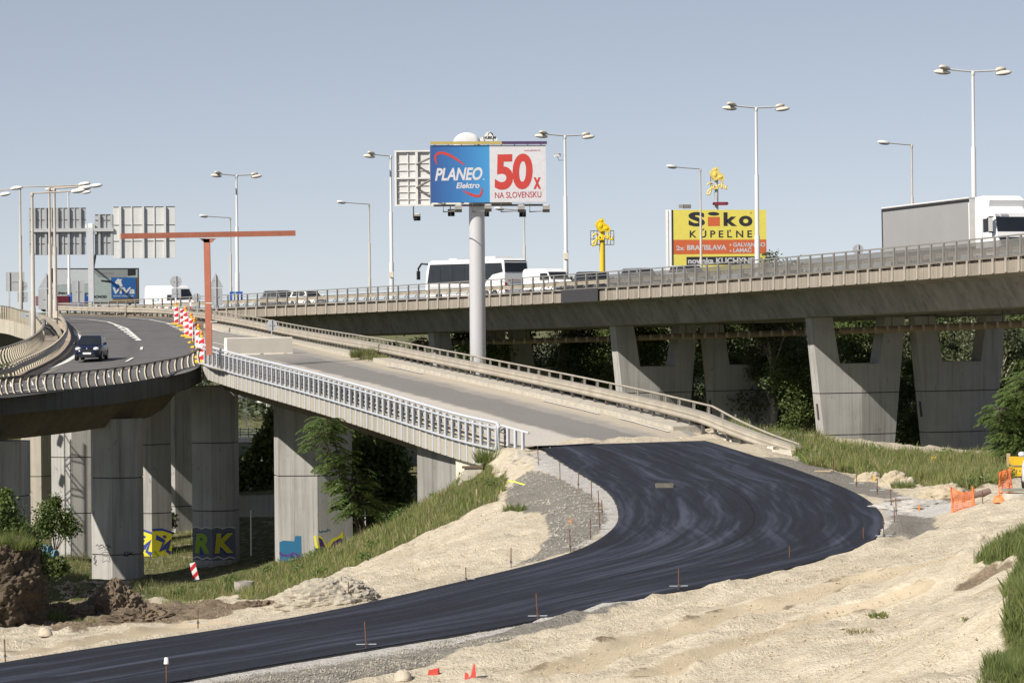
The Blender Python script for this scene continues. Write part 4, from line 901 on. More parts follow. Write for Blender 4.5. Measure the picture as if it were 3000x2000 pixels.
mb = MB(); F.text(mb, '50', 1295, 386, 1876, 918, .035, .04, spacing=.92); F.text(mb, 'x', 1886, 742, 2002, 916, .03); mb.build('red_figures', VRED, bb)
mb = MB(); F.text(mb, 'NA SLOVENSKU', 1298, 952, 2005, 1042, .006); mb.build('red_lettering', VDRED, bb); mb = MB(); F.text(mb, 'www.planeo.sk', 1745, 326, 1995, 362, 0); mb.build('address_lettering', VDRED, bb)
mb = MB(); c1 = curve2([(422, 525), (398, 455), (402, 395), (440, 362), (500, 355), (600, 385), (720, 455), (838, 540)]); n = len(c1)
F.stroke(mb, c1, [6 + 34 * math.sin(math.pi * min(1, .08 + .9 * i / n)) ** .8 for i in range(n)]); c2 = curve2([(810, 918), (900, 965), (1000, 1000), (1060, 1002), (1092, 965), (1100, 920), (1098, 880)]); n = len(c2)
F.stroke(mb, c2, [14 + 26 * math.sin(math.pi * i / n) for i in range(n)]); mb.build('red_swoosh', VRED, bb)
GOLD, PURP = flat('gold_strip', (.46, .37, .12), .5), flat('purple_strip', (.075, .04, .11), .5)
mb = MB(); 
for a0, a1, m in ((0, .62, 0), (.622, 1.01, 1)): mb.hexa([F.P(a0, 1.015, .1), F.P(a1, 1.015, .1), F.P(a1, 1.015, .0), F.P(a0, 1.015, .0), F.P(a0 - (.008 if m else 0), 1.065, .1), F.P(a1, 1.065, .1), F.P(a1, 1.065, 0), F.P(a0 - (.008 if m else 0), 1.065, 0)], m)
for k in range(9): mb.box(F.P(.04 + k * .115, 1.008, .0), (.05, .05, .12), m=2)
mb.build('top_strip', [GOLD, PURP, STEELG], bb)
dm = MB(); c = F.P(.333, 1.06, -1.2); dm.loft([[c + F.u * (.82 * math.cos(q) * k) + UP * (.62 * math.sin(q) * k) + F.n * z for q in [2 * math.pi * i / 28 for i in range(28)]] for k, z in ((1, 0), (1, .1), (.7, .16), (.05, .18))], 0, True, True); dm.build('white_disc', WHITE, bb)
ns = Face(F.P(.437, 1.075, -.6), F.u, UP, .155 * wid, .17 * hgt, (0, 0, 100, 100, 0))
sm = MB(); oval = [(2, 96), (98, 96), (100, 70), (85, 62), (78, 30), (62, 4), (42, 4), (25, 45), (6, 62)]
sm.prism([ns.at(x, y, .0) for x, y in oval], [ns.at(x, y, -.12) for x, y in oval], 0); ns.text(sm, 'NUBIUM', 20, 46, 92, 78, .035, .15, 1); ns.stroke(sm, [(45, 42), (52, 14), (60, 8), (68, 18), (76, 42)], [2, 5, 7, 9, 6], 1); sm.box(ns.at(25, 112), (.04, .04, .4), m=2); sm.box(ns.at(75, 112), (.04, .04, .4), m=2)
sm.build('maker_sign', [PLWHITE, BLACK, STEELG], bb)
# rear panel, seen from its ribbed back
o2 = W(1157, 604, D0 + 1.6); u2 = W(1500, 600, D0 + 1.0) - o2; u2.z = 0; B2 = Face(o2, u2, UP, u2.length, (W(1157, 442, D0 + 1.6) - o2).z, (0, 0, 100, 100, 0))
mb = MB(); mb.hexa([B2.P(0, 0, -.02), B2.P(1, 0, -.02), B2.P(1, 0, -.08), B2.P(0, 0, -.08), B2.P(0, 1, -.02), B2.P(1, 1, -.02), B2.P(1, 1, -.08), B2.P(0, 1, -.08)]); mb.build('rear_panel', M('white_sheet_back', (.58, .58, .58), .5, .05, .8, dirt=(.45, .43, .4), dirt_amt=.3), bb)
mb = MB()
def barf(f, a0, b0, a1, b1, w, d=.12, o_=0.0):
    p, q = f.P(a0, b0, o_), f.P(a1, b1, o_); dr_ = (q - p).normalized(); sd = dr_.cross(f.n) * w / 2
    mb.hexa([p - sd, p + sd, p + sd + f.n * d, p - sd + f.n * d, q - sd, q + sd, q + sd + f.n * d, q - sd + f.n * d])
for b_ in (.012, .988): barf(B2, 0, b_, 1, b_, .10, .16)
for a in (.01, .19, .56, .99): barf(B2, a, 0, a, 1, .12 if a != .19 else .16, .15)
barf(B2, 0, .5, 1, .5, .10, .13)
for b_ in (.25, .37, .64, .77, .12): barf(B2, 0, b_, 1, b_, .03, .05)
for a in (.115, .30, .42): barf(B2, a, 0, a, 1, .04, .06)
mb.build('rear_frame', M('white_steel_frame', (.62, .62, .61), .5, .06, 2, dirt=(.35, .3, .25), dirt_amt=.2), bb)
mb = MB(); mb.tube([B2.P(.19, .33, .1), F.P(.02, .42, -.3)], .07, 6); mb.tube([B2.P(.19, .75, .1), F.P(.02, .8, -.3)], .06, 6); mb.tube([B2.P(.9, .2, 0), F.P(.8, .2, -.2)], .07, 6); mb.tube([F.P(.03, -.045, -.5), F.P(.98, -.045, -.5)], .07, 6); mb.tube([F.P(.5, .5, -.3), F.P(.5, .5, -1.6)], .4, 8); mb.build('tie_frame', STEELG, bb)
def flood(px, py, D, front):
    p = W(px, py, D); t = MB(); rot = Matrix.Rotation(R(-35 if front else 35), 3, 'X'); t.box(p, (.42, .30, .34), M=rot, m=0); t.box(p + rot @ Vector((0, .155 if front else -.155, 0)), (.38, .012, .30), M=rot, m=1)
    t.box(p + Vector((0, 0, .19)), (.3, .2, .05), m=2); return t.build('floodlight', [flat('floodlight_case', (.30, .31, .33), .45) if False else STEELG, GLASS, PLWHITE], bb)
for px, py, D, fr, sx in ((1343, 611, D0 - 3.2, 1, 1299), (1430, 609, D0 - 3.2, 1, 1385), (1527, 611, D0 - 3.2, 1, 1468), (1600, 611, D0 - 3.2, 1, 1552), (1222, 636, D0 + 3.6, 0, 1211), (1322, 623, D0 + 3.6, 0, 1319), (1531, 625, D0 + 3.6, 0, 1534), (1423, 624, D0 + 3.6, 0, 1425)):
    flood(px, py, D, fr); mb = MB(); a = W(sx, 596, D0 - 1.3 if fr else D0 + 1.9); z2 = W(sx, 618 if fr else py + 6, D).z; c_ = W(px, py + 8, D); mb.tube([a, Vector((a.x, a.y, z2)), Vector((c_.x, c_.y, z2))], .035, 5); mb.build('floodlight_bracket', STEELG, bb)

# ---- yellow billboard behind the viaduct
DS = 262.0; SY, SO, SK = flat('printed_yellow', (.84, .73, .14), .5), flat('printed_orange', (.66, .15, .055), .5), flat('printed_charcoal', (.035, .035, .04), .5)
o = W(1974, 796, DS - 1); u = W(2246, 790, DS + 1) - o; u.z = 0; H_ = (W(1974, 615, DS - 1) - o).z
S = Face(o, u, UP, u.length, H_, (200, 718, 1458, 1553, -38)); sb2 = thing('billboard', 'yellow and orange billboard with black lettering, standing behind the viaduct railing', 'billboard', W(2110, 1200, DS + 1.5))
mb = MB(); mb.hexa([S.P(0, 0, 0), S.P(1, 0, 0), S.P(1, 0, -.3), S.P(0, 0, -.3), S.P(0, 1, 0), S.P(1, 1, 0), S.P(1, 1, -.3), S.P(0, 1, -.3)]); mb.build('yellow_face', SY, sb2)
mb = MB(); S.poly(mb, [(200, 1122), (1458, 1084), (1458, 1276), (200, 1318)]); S.poly(mb, [(665, 800), (828, 795), (828, 918), (665, 925)]); mb.build('orange_bands', SO, sb2)
mb = MB(); S.poly(mb, [(372, 1348), (1318, 1316), (1318, 1428), (372, 1462)]); S.text(mb, 'S', 402, 738, 626, 934, .045, sk=-3); S.ellipse(mb, 743, 755, 78, 25); S.text(mb, 'k', 877, 730, 1062, 916, .04, sk=-3); S.text(mb, 'o', 1086, 770, 1270, 914, .04, sk=-3)
S.text(mb, 'K Ú P E Ľ N E', 418, 966, 1262, 1088, .02, sk=-25); mb.build('black_lettering', SK, sb2)
for tx, x0, y0, x1, y1, bo, sk_ in (('2x', 235, 1202, 345, 1262, .03, -3), ('BRATISLAVA', 382, 1188, 912, 1258, .035, -18), ('GALVANIHO', 1005, 1136, 1440, 1194, .03, -12), ('LAMAČ', 1005, 1196, 1256, 1272, .03, -8), ('novinka KUCHYNE', 392, 1362, 1288, 1440, .035, -28)):
    mb = MB(); S.text(mb, tx, x0, y0, x1, y1, bo, sk=sk_, off=.012)
    for y in {'GALVANIHO': (1172,), 'LAMAČ': (1254,)}.get(tx, ()): S.poly(mb, [(957, y - 12), (980, y - 13), (980, y + 10), (957, y + 11)], 0, .012)
    mb.build('white_lettering', VINW, sb2)
mb = MB(); S.ellipse(mb, 1250, 727, 12, 12); mb.build('small_mark', GOLD, sb2)
mb = MB()
for a, w_ in ((-.052, .16), (-.022, .16)): p = S.P(a, 0, -.5); mb.box(p + Vector((0, 0, H_ / 2)), (w_, .9, H_ + .05))
mb.build('white_side_wall', PLWHITE, sb2); mb = MB(); mb.box(S.P(-.006, .5, -.14), (.10, .3, H_)); mb.build('black_edge', BLACK, sb2)
mb = MB()
for a in (.2, .8): p = S.P(a, 0, -.7); mb.box((p.x, p.y, (p.z + .4) / 2), (.5, .5, p.z - .3 + .5))
mb.build('leg', STEELG, sb2)
mb = MB(); p = W(2013, 605, DS + 1); mb.box(p, (.62, .3, .34), .2); mb.box(p + Vector((-.5, 0, .02)), (.4, .3, .3), -.2); mb.build('floodlight', STEELG, sb2)

# ---- yellow restaurant signs: bird-shaped emblem over a script word
YB, YW = flat('yellow_sign_paint', (.78, .55, .01), .5), flat('pale_yellow_sign_paint', (.72, .56, .14), .55)
bird = [(34, 100), (30, 92), (22, 80), (14, 62), (10, 44), (14, 28), (24, 22), (32, 8), (46, 0), (58, 6), (62, 18), (58, 28), (66, 36), (80, 46), (92, 62), (98, 80), (96, 94), (84, 98), (70, 96), (56, 92), (44, 98)]
script = [[(8, 30), (16, 16), (26, 12), (30, 22), (26, 50), (22, 84), (14, 100), (6, 92), (10, 72), (24, 56), (36, 50)], [(37, 30), (36, 50), (42, 58), (49, 50), (50, 28), (50, 58)], [(56, 58), (58, 36), (62, 30), (68, 36)], [(76, 0), (72, 58), (74, 40), (84, 28), (78, 42), (88, 58)], [(94, 32), (92, 56), (98, 54)], [(95, 18), (96, 20)]]
def rest_sign(label, px, D, ytop, ybird, yw0, yw1, half, mat, pole, cage, gz_):
    b = W(px, 900, D); t = thing('restaurant_sign', label, 'sign', (b.x, b.y, gz_)); k = D / FPX
    z = lambda y: W(px, y, D).z
    f = Face(Vector((b.x - half * k * .72, b.y - .3, z(ybird))), Vector((1, .12, 0)), UP, half * k * 1.45, z(ytop) - z(ybird), (0, 0, 100, 100, 0)); mb = MB()
    mb.prism([f.at(x, y, .22) for x, y in bird], [f.at(x, y, -.22) for x, y in bird], 0)
    for cx, cy, rx, ry in ((44, 16, 9, 9), (36, 54, 16, 22), (68, 74, 18, 14)): mb.ball(f.at(cx, cy, .2), (rx * f.w / 100, .07, ry * f.h / 100), 12, 6)
    mb.build('bird_emblem', mat, t)
    f2 = Face(Vector((b.x - half * k, b.y - .45, z(yw1))), Vector((1, .12, 0)), UP, 2 * half * k, z(yw0) - z(yw1), (0, 0, 100, 100, 0)); mb = MB()
    for st in script: mb.tube([f2.at(x, y, .05) for x, y in (curve2(st, 5) if len(st) > 2 else st)], .09, 6)
    mb.build('script_word', mat, t)
    mb = MB(); mb.tube([(b.x, b.y, gz_), (b.x, b.y, z(ybird) + .1)], .27 if cage else .2, 10); mb.build('pole', pole, t)
    mb = MB()
    if cage:
        for q in range(8): x = b.x + (-half + q * half / 3.5) * k; mb.box((x, b.y - .1, (z(yw0 - 3) + z(yw1 - 4)) / 2), (.06, .06, z(yw0 - 3) - z(yw1 - 4)))
        for y in (yw0 - 3, (yw0 + yw1) / 2, yw1 - 4): mb.box((b.x, b.y - .1, z(y)), (2 * half * k, .06, .07))
    else:
        for q in (-.5, .45): mb.box((b.x + q * half * k, b.y, (z(ybird) + z(yw0)) / 2), (.08, .08, z(ybird) - z(yw1)))
    mb.build('cage', STEELD, t); return t, k, b
rest_sign('lower bright yellow bird sign with a black cage round its script word', 1766, 300, 640, 680, 679, 721, 34, YB, flat('yellow_pole', (.72, .50, .03), .5), True, .4)
t, k, b = rest_sign('higher pale yellow bird sign on a silver pole above the yellow billboard', 2102, 330, 490, 530, 530, 572, 33, YW, STEEL, False, .4)
mb = MB(); z = W(2110, 597, 330).z; P = [(-.75, -.17), (.75, -.17), (.88, 0), (.75, .17), (-.75, .17), (-.88, 0)]; x0 = W(2110, 597, 330).x
mb.prism([(x0 + a, b.y - .5, z + c) for a, c in P], [(x0 + a, b.y - .2, z + c) for a, c in P]); mb.build('dark_red_plate', flat('dark_red_plate', (.13, .012, .03), .4), t)
mb = MB(); 
for q in range(9): mb.box((x0 - .5 + q * .125, b.y - .51, z), (.05, .012, .14 if q % 3 else .2))
mb.build('plate_lettering', flat('plate_letter_red', (.4, .06, .07), .5), t)

# ---- far wide billboard with a blue logo panel, at the left
DV = 335.0; o = W(147, 892, DV); u = W(408, 890, DV + 4) - o; u.z = 0; f = Face(o, u, UP, u.length, (W(147, 786, DV) - o).z, (147, 786, 408, 890, -1))
vb_ = thing('billboard', 'wide dark-framed roadside billboard with a small blue panel at its right end', 'billboard', (f.P(.5, 0).x, f.P(.5, 0).y, .4))
mb = MB(); mb.hexa([f.P(0, 0, 0), f.P(1, 0, 0), f.P(1, 0, -.4), f.P(0, 0, -.4), f.P(0, 1, 0), f.P(1, 1, 0), f.P(1, 1, -.4), f.P(0, 1, -.4)], 0)
for pl, m_ in (([(163, 789), (404, 789), (404, 884), (163, 884)], 1), ([(163, 789), (262, 789), (262, 830), (163, 834)], 2), ([(262, 789), (372, 789), (372, 816), (290, 812)], 3), ([(374, 789), (398, 788), (398, 806), (374, 808)], 0), ([(399, 812), (404, 812), (404, 884), (320, 884), (330, 876), (399, 872)], 4), ([(296, 819), (324, 822), (324, 828), (296, 824)], 0), ([(163, 860), (211, 860), (211, 882), (163, 882)], 2), ([(298, 799), (334, 799), (334, 803), (298, 803)], 2), ([(168, 880), (200, 880), (200, 884), (168, 884)], 5)): f.poly(mb, pl, m_, .01 if m_ == 1 else .02)
mb.build('printed_panel', [flat('board_black', (.03, .035, .04), .6), flat('print_grey_green', (.48, .55, .53), .5), flat('print_white', (.74, .77, .80), .5), flat('print_mid_grey', (.33, .35, .35), .5), flat('print_brown', (.30, .17, .06), .5), flat('print_maroon', (.22, .02, .04), .5)], vb_)
mb = MB(); f.text(mb, 'ŠPECIALIZOVANÝ', 168, 853, 268, 862, .03, .3, off=.03); f.text(mb, 'OBCHOD', 262, 864, 312, 871.5, .03, .3, off=.03); mb.build('dark_lettering', BLACK, vb_)
mb = MB(); f.poly(mb, [(325, 812), (398, 812), (400, 872), (326, 873)], 0, .06); f.text(mb, 'ViVa', 329, 841, 395, 860, .035, .15, 1, off=.07); f.text(mb, 'www.vivask.sk', 330, 863, 392, 868, .01, 0, 1, off=.07); f.poly(mb, [(336, 826), (342, 818), (346, 815), (350, 818), (358, 817), (354, 823), (357, 832), (359, 839), (351, 839), (348, 832), (340, 831)], 1, .07)
mb.build('blue_logo_panel', [flat('logo_blue', (.03, .14, .42), .5), PLWHITE], vb_)
mb = MB()
for a in (.1, .55, .9): p = f.P(a, 0, -.25); mb.box((p.x, p.y, p.z / 2 + .2), (.3, .3, p.z))
mb.build('leg', STEELG, vb_)
mb = MB(); mb.tube([f.P(.49, 1.0, -.2), W(280, 745, DV - 2)], .12, 6); mb.build('stay', BLACK, vb_)

# ---- motorway sign gantry seen from behind
DG = 300.0; gb = W(268, 905, DG); ga = thing('sign_gantry', 'grey T-shaped motorway sign gantry seen from behind, with three sign backs', 'sign gantry', gb)
mb = MB(); mb.box((gb.x, gb.y, (gb.z + W(268, 672, DG).z) / 2), (.52, .5, W(268, 672, DG).z - gb.z)); mb.build('column', M('gantry_grey', (.50, .51, .54), .5, .05), ga)
def pxbox(mb, x0, y0, x1, y1, D, th, m=0, dy=0.0): 
    a, b = W(x0, y1, D), W(x1, y0, D); mb.box(((a.x + b.x) / 2, D + dy, (a.z + b.z) / 2), (b.x - a.x, th, b.z - a.z), m=m)
mb = MB(); pxbox(mb, 96, 668, 333, 680, DG, .4); pxbox(mb, 255, 680, 284, 686, DG, .3); mb.build('beam', STEEL, ga)
def back_panel(x0, y0, x1, y1, ribs, horiz, mat, nm, dy):
    mb = MB(); pxbox(mb, x0, y0, x1, y1, DG, .08, 0, dy); mb.build(nm, mat, ga); mb = MB()
    for x in ribs: pxbox(mb, x - 2.6, y0 + 1, x + 2.6, y1 - 1, DG, .26, 0, dy - .18)
    for i in range(len(ribs) - 1): pxbox(mb, (ribs[i] + ribs[i + 1]) / 2 - 1, y0 + 1, (ribs[i] + ribs[i + 1]) / 2 + 1, y1 - 1, DG, .1, 0, dy - .08)
    for y in horiz: pxbox(mb, x0, y - .8, x1, y + .8, DG, .1, 1, dy - .08)
    mb.build('panel_ribs', [mat, STEELG], ga)
back_panel(85, 608, 250, 747, [101, 134, 168, 201, 235], [609, 643, 677, 713, 746], SIGNBACK, 'sign_back', .3)
back_panel(277, 627, 330, 747, [291, 327], [628, 644, 680, 710], SIGNBACK, 'sign_back', .3)
back_panel(331, 604, 512, 757, [353, 420, 484], [605, 658, 705, 756], SIGNBACKW, 'sign_back', .1)
mb = MB(); pxbox(mb, 259, 654, 272, 668, DG, .4); pxbox(mb, 251, 656, 254, 668, DG, .2); pxbox(mb, 274, 657, 277, 668, DG, .2); mb.build('detector_box', PLWHITE, ga)

# ---- orange height-limit gantry over the closed ramp
DO = 171.5; ob = W(614, 1040, DO); hg = thing('height_gantry', 'orange T-shaped height limit gantry standing at the mouth of the closed ramp', 'gantry', ob)
mb = MB(); ztop = W(610, 699, DO).z; mb.box((ob.x - .06, ob.y, (ob.z + ztop) / 2), (.34, .30, ztop - ob.z), M=Matrix.Rotation(R(-.7), 3, 'Y')); mb.build('post', ORANGE, hg)
mb = MB(); c = W(609, 699, DO); mb.prism([c + Vector((x, -.15, z)) for x, z in ((-.42, 0), (.42, 0), (.2, -.22), (-.2, -.22))], [c + Vector((x, .15, z)) for x, z in ((-.42, 0), (.42, 0), (.2, -.22), (-.2, -.22))]); mb.box(c + Vector((0, 0, -.01)), (.9, .34, .03)); mb.build('bracket', ORANGE, hg)
a, b = W(354, 692, DO - 1.6), W(864, 683, DO + 1.6); d = b - a; L = d.length; ang = math.atan2(d.y, d.x); mb = MB(); mb.box((a + b) / 2, (L, .28, .30), M=Matrix.Rotation(ang, 3, 'Z') @ Matrix.Rotation(-math.asin(d.z / L), 3, 'Y')); mb.build('beam', ORANGE, hg)
mb = MB()
for y in (888, 942): zz2 = W(614, y, DO).z; mb.box((ob.x + .005 * (y - 888), ob.y, zz2), (.36, .33, .04))
mb.build('band', SWHITE, hg)

# ---- road sign backs
def sign_back(label, px, ybase, D, parts, post_w=.06):
    b = W(px, ybase, D); t = thing('road_sign', label, 'road sign', b); top = max(W(px, p[2], D).z for p in parts); mb = MB(); mb.box((b.x, b.y - .05, (b.z + top) / 2), (post_w, post_w, top - b.z)); mb.build('post', STEEL, t)
    for kind, cx, y0, y1, hw in parts:
        mb = MB(); z1, z0 = W(cx, y0, D).z, W(cx, y1, D).z; x = W(cx, y0, D).x; k = D / FPX
        if kind == 'round': prof = [(math.cos(q) * (z1 - z0) / 2, (z1 + z0) / 2 + math.sin(q) * (z1 - z0) / 2) for q in [2 * math.pi * i / 24 for i in range(24)]]
        elif kind == 'tri': prof = [(-hw * k, z0), (hw * k, z0), (.1 * k, z1), (-.1 * k, z1)]
        else: prof = [(-hw * k, z0), (hw * k, z0), (hw * k, z1), (-hw * k, z1)]
        mb.prism([(x + a, b.y + .0, c) for a, c in prof], [(x + a, b.y + .03, c) for a, c in prof], 0)
        mb.box((x, b.y - .03, (z0 + z1) / 2), (hw * k * .9 if kind != 'tri' else hw * k * .5, .03, .05), m=0); mb.build({'round': 'round_plate', 'tri': 'triangle_plate', 'rect': 'plate'}[kind], SIGNBACK, t)
    return t
sign_back('round sign back with a square plate below, in front of the high white van', 517, 930, 262, [('round', 515, 808, 842, 17), ('rect', 516, 845, 872, 14)])
sign_back('small round sign back beside the nose of the high white van', 577, 925, 258, [('round', 576, 859, 885, 13)])
sign_back('small round sign back standing behind the pale concrete block', 796, 985, 205, [('round', 796, 936, 968, 16)])
sign_back('triangular sign back over a tall grey plate, right of the orange post', 633, 918, 262, [('tri', 632, 800, 842, 22), ('rect', 634, 844, 895, 17)], .1)
sign_back('triangular sign back over a tall plate behind the far-left lamp poles', 137, 968, 250, [('tri', 137, 801, 844, 25), ('rect', 136, 846, 906, 24)], .1)
sign_back('rectangular sign back with a white post at the far left', 28, 905, 275, [('rect', 44, 797, 853, 27)], .12)
sign_back('round sign back with two plates at the far-left ramp', 66, 905, 268, [('round', 66, 823, 853, 15), ('rect', 66, 855, 885, 15)], .06)
sign_back('pale square plate hanging on the far-left ramp railing', 88, 960, 225, [('rect', 86, 915, 932, 27)], .1)
sign_back('tall grey sign back behind the foot of the wide billboard', 229, 905, 286, [('rect', 229, 822, 885, 18)], .08)
bs = sign_back('blue direction sign with white stripes beside the tall lamp on the viaduct', 690, 905, 282, [('rect', 692, 854, 884, 19)], .1)
for c_ in kids(bs):
    if c_.name.startswith('plate'): c_.data.materials.clear(); c_.data.materials.append(flat('sign_blue', (.01, .09, .38), .4))
mb = MB()
for q in (-9, 1, 11): pxbox(mb, 692 + q - 1.6, 860, 692 + q + 1.6, 884, 281.9, .02)
mb.build('white_stripes', SWHITE, bs)
sign_back('round sign back seen over the viaduct railing left of the lorry', 2514, 775, s_at(2514, 20.3) and V3(s_at(2514, 20.3), 20.3).y, [('round', 2514, 716, 748, 16)], .1)
# ------------------------------------------------------------------ vehicles (local axes: x forward, y to its left, z up)
def paint(name, col): return M(name, col, .25, .03, 1.0, spec=.6)
def wheel(parent, x, y, r, w):
    mb = MB(); n = 18; s = 1 if y > 0 else -1
    rg = [[Vector((x + rr * math.cos(2 * math.pi * k / n), yy, r + rr * math.sin(2 * math.pi * k / n))) for k in range(n)] for rr, yy in ((r * .62, y - w / 2), (r * .95, y - w / 2), (r, y - w * .3), (r, y + w * .3), (r * .95, y + w / 2), (r * .62, y + w / 2))]
    mb.loft(rg, 0, True, False); o = mb.build('wheel', TYRE, parent, True)
    mb = MB(); mb.prism([Vector((x + r * .6 * math.cos(2 * math.pi * k / n), y + s * (w / 2 + .005), r + r * .6 * math.sin(2 * math.pi * k / n))) for k in range(n)], [Vector((x + r * .45 * math.cos(2 * math.pi * k / n), y + s * (w / 2 - .03), r + r * .45 * math.sin(2 * math.pi * k / n))) for k in range(n)]); mb.build('rim', RIM, o, True)
def car(label, loc, rz, col, L=3.9, Wd=1.65, H=1.47, group=None, cat='car', hood=.27, back=.06, belt=.62, detail=True, name='car', low=.17):
    t = thing(name, label, cat, loc, rz, group); pm_ = paint('car_paint', col); hw = Wd / 2; f, b = L / 2, -L / 2; zb = H * belt
    # lower body: rings along x
    st = [(f, .55, .30, .60), (f - .08, .80, .24, .70), (f - .35, .93, .20, zb - .10), (f - L * hood + .1, .99, .18, zb), (f - L * .5, 1.0, low, zb + .02), (b + .5, .99, low + .02, zb + .04), (b + .12, .95, .24, zb + .02), (b, .82, .34, zb - .12)]
    mb = MB(); rings = []
    for x, k, z0, z1 in st:
        y = hw * k; zm = (z0 + z1) / 2; rings.append([Vector((x, a, c)) for a, c in ((-y * .86, z0), (-y, z0 + .12), (-y * 1.0, zm + .05), (-y * .97, z1 - .05), (-y * .90, z1), (y * .90, z1), (y * .97, z1 - .05), (y, zm + .05), (y, z0 + .12), (y * .86, z0))])
    mb.loft(rings, 0, True, True); mb.build('body', pm_, t, True)
    # cabin
    xf0, xf1, xr1, xr0 = f - L * hood - .02, f - L * hood - .62, b + L * back + .32, b + L * back; yt, yb = hw * .74, hw * .88
    C0 = [Vector(p) for p in ((xr0, -yb, zb), (xf0, -yb, zb), (xf0, yb, zb), (xr0, yb, zb))]; C1 = [Vector(p) for p in ((xr1, -yt, H - .03), (xf1, -yt, H - .03), (xf1, yt, H - .03), (xr1, yt, H - .03))]
    mb = MB(); mb.hexa(C0 + C1); top = [p + Vector((0, 0, .03)) for p in [C1[0].lerp(C1[2], .06), C1[1].lerp(C1[3], .06), C1[2].lerp(C1[0], .06), C1[3].lerp(C1[1], .06)]]; mb.prism(C1, top); mb.build('cabin', pm_, t, True)
    def pane(nm, a, b_, c, d, u0, u1, v0, v1, mat=GLASS):
        n = (b_ - a).cross(d - a).normalized() * .008; P = []
        for u, v in ((u0, v0), (u1, v0), (u1, v1), (u0, v1)): P.append(a.lerp(b_, u).lerp(d.lerp(c, u), v) + n)
        m2 = MB(); m2.add(P + [p - n * 1.5 for p in P], [(0, 1, 2, 3), (0, 4, 5, 1), (1, 5, 6, 2), (2, 6, 7, 3), (3, 7, 4, 0)]); m2.build(nm, mat, t, True)
    pane('windscreen', C0[1], C0[2], C1[2], C1[1], .05, .95, .06, .93); pane('rear_window', C0[3], C0[0], C1[0], C1[3], .08, .92, .12, .9)
    for a, b_, c, d in ((C0[0], C0[1], C1[1], C1[0]), (C0[2], C0[3], C1[3], C1[2])):
        pane('side_window', a, b_, c, d, .09, .50, .1, .86); pane('side_window', a, b_, c, d, .53, .93, .1, .86)
    for x in (f - L * .19, b + L * .19):
        for y in (-hw + .10, hw - .10): wheel(t, x, y, .30, .2)
    for s in (-1, 1):
        mb = MB(); mb.ball((f - .13, s * hw * .66, zb - .21), (.16, .19, .11), 10, 6); mb.build('headlight', HEADL, t, True)
        mb = MB(); mb.ball((b + .08, s * hw * .76, zb - .12), (.1, .13, .15), 8, 6); mb.build('tail_light', REDL, t, True)
        mb = MB(); mb.ball((xf0 - .12, s * (hw + .08), zb + .10), (.08, .12, .09), 8, 5); mb.build('wing_mirror', pm_, t, True)
    if detail:
        mb = MB(); mb.box((f - .03, 0, .64), (.1, Wd * .44, .09)); mb.box((f - .02, 0, .30), (.1, Wd * .62, .11)); mb.build('grille', BLACK, t, True)
        mb = MB(); mb.box((f + .035, 0, .45), (.02, .50, .11)); mb.build('number_plate', SWHITE, t, True)
        mb = MB(); mb.ball((f + .0, 0, .72), (.04, .06, .06), 10, 5); mb.build('badge', RIM, t, True)
    return t
def on(px, D, z=None, rows=None): p = W(px, 1000, D); return p
# blue hatchback coming round the curve: its near tyres touch the road at pixel (265, 1064)
cb = road_pt(OL, OR, 268, 1056); t_dir = math.atan2(-1.0, -.01)
car('small dark blue hatchback with headlights on, driving round the curved ramp', cb + Vector((0, 0, .02)), t_dir, (.007, .011, .032), 3.75, 1.64, 1.50)
def on_viaduct(px, off, back=False, y=None):
    s = s_at(px, off); p = V3(s, off, .0); th = vth(s); h = math.atan2(-math.cos(th), math.sin(th)); return p, (h + math.pi if back else h)
p, h = on_viaduct(2700 - 1880, 7.2); car('grey estate car with roof rails half hidden by the far part of the viaduct railing', p, h, (.16, .17, .17), 4.3, 1.8, 1.62, 'cars on the viaduct', hood=.22)
p, h = on_viaduct(905, 7.0); car('white car directly behind the grey estate car on the viaduct', p, h, (.75, .75, .74), 4.3, 1.8, 1.45, 'cars on the viaduct')
p, h = on_viaduct(1745, 4.4); car('dark grey car behind the dark covered stretch of viaduct railing', p, h, (.03, .032, .038), 4.5, 1.82, 1.5, 'cars on the viaduct')
p, h = on_viaduct(1880, 4.4); car('grey blue car seen through the viaduct balusters under the gap between signs', p, h, (.16, .18, .22), 4.4, 1.8, 1.52, 'cars on the viaduct')
p, h = on_viaduct(2020, 4.4); car('silver car seen through the balusters below the yellow billboard', p, h, (.55, .56, .58), 4.4, 1.8, 1.46, 'cars on the viaduct')
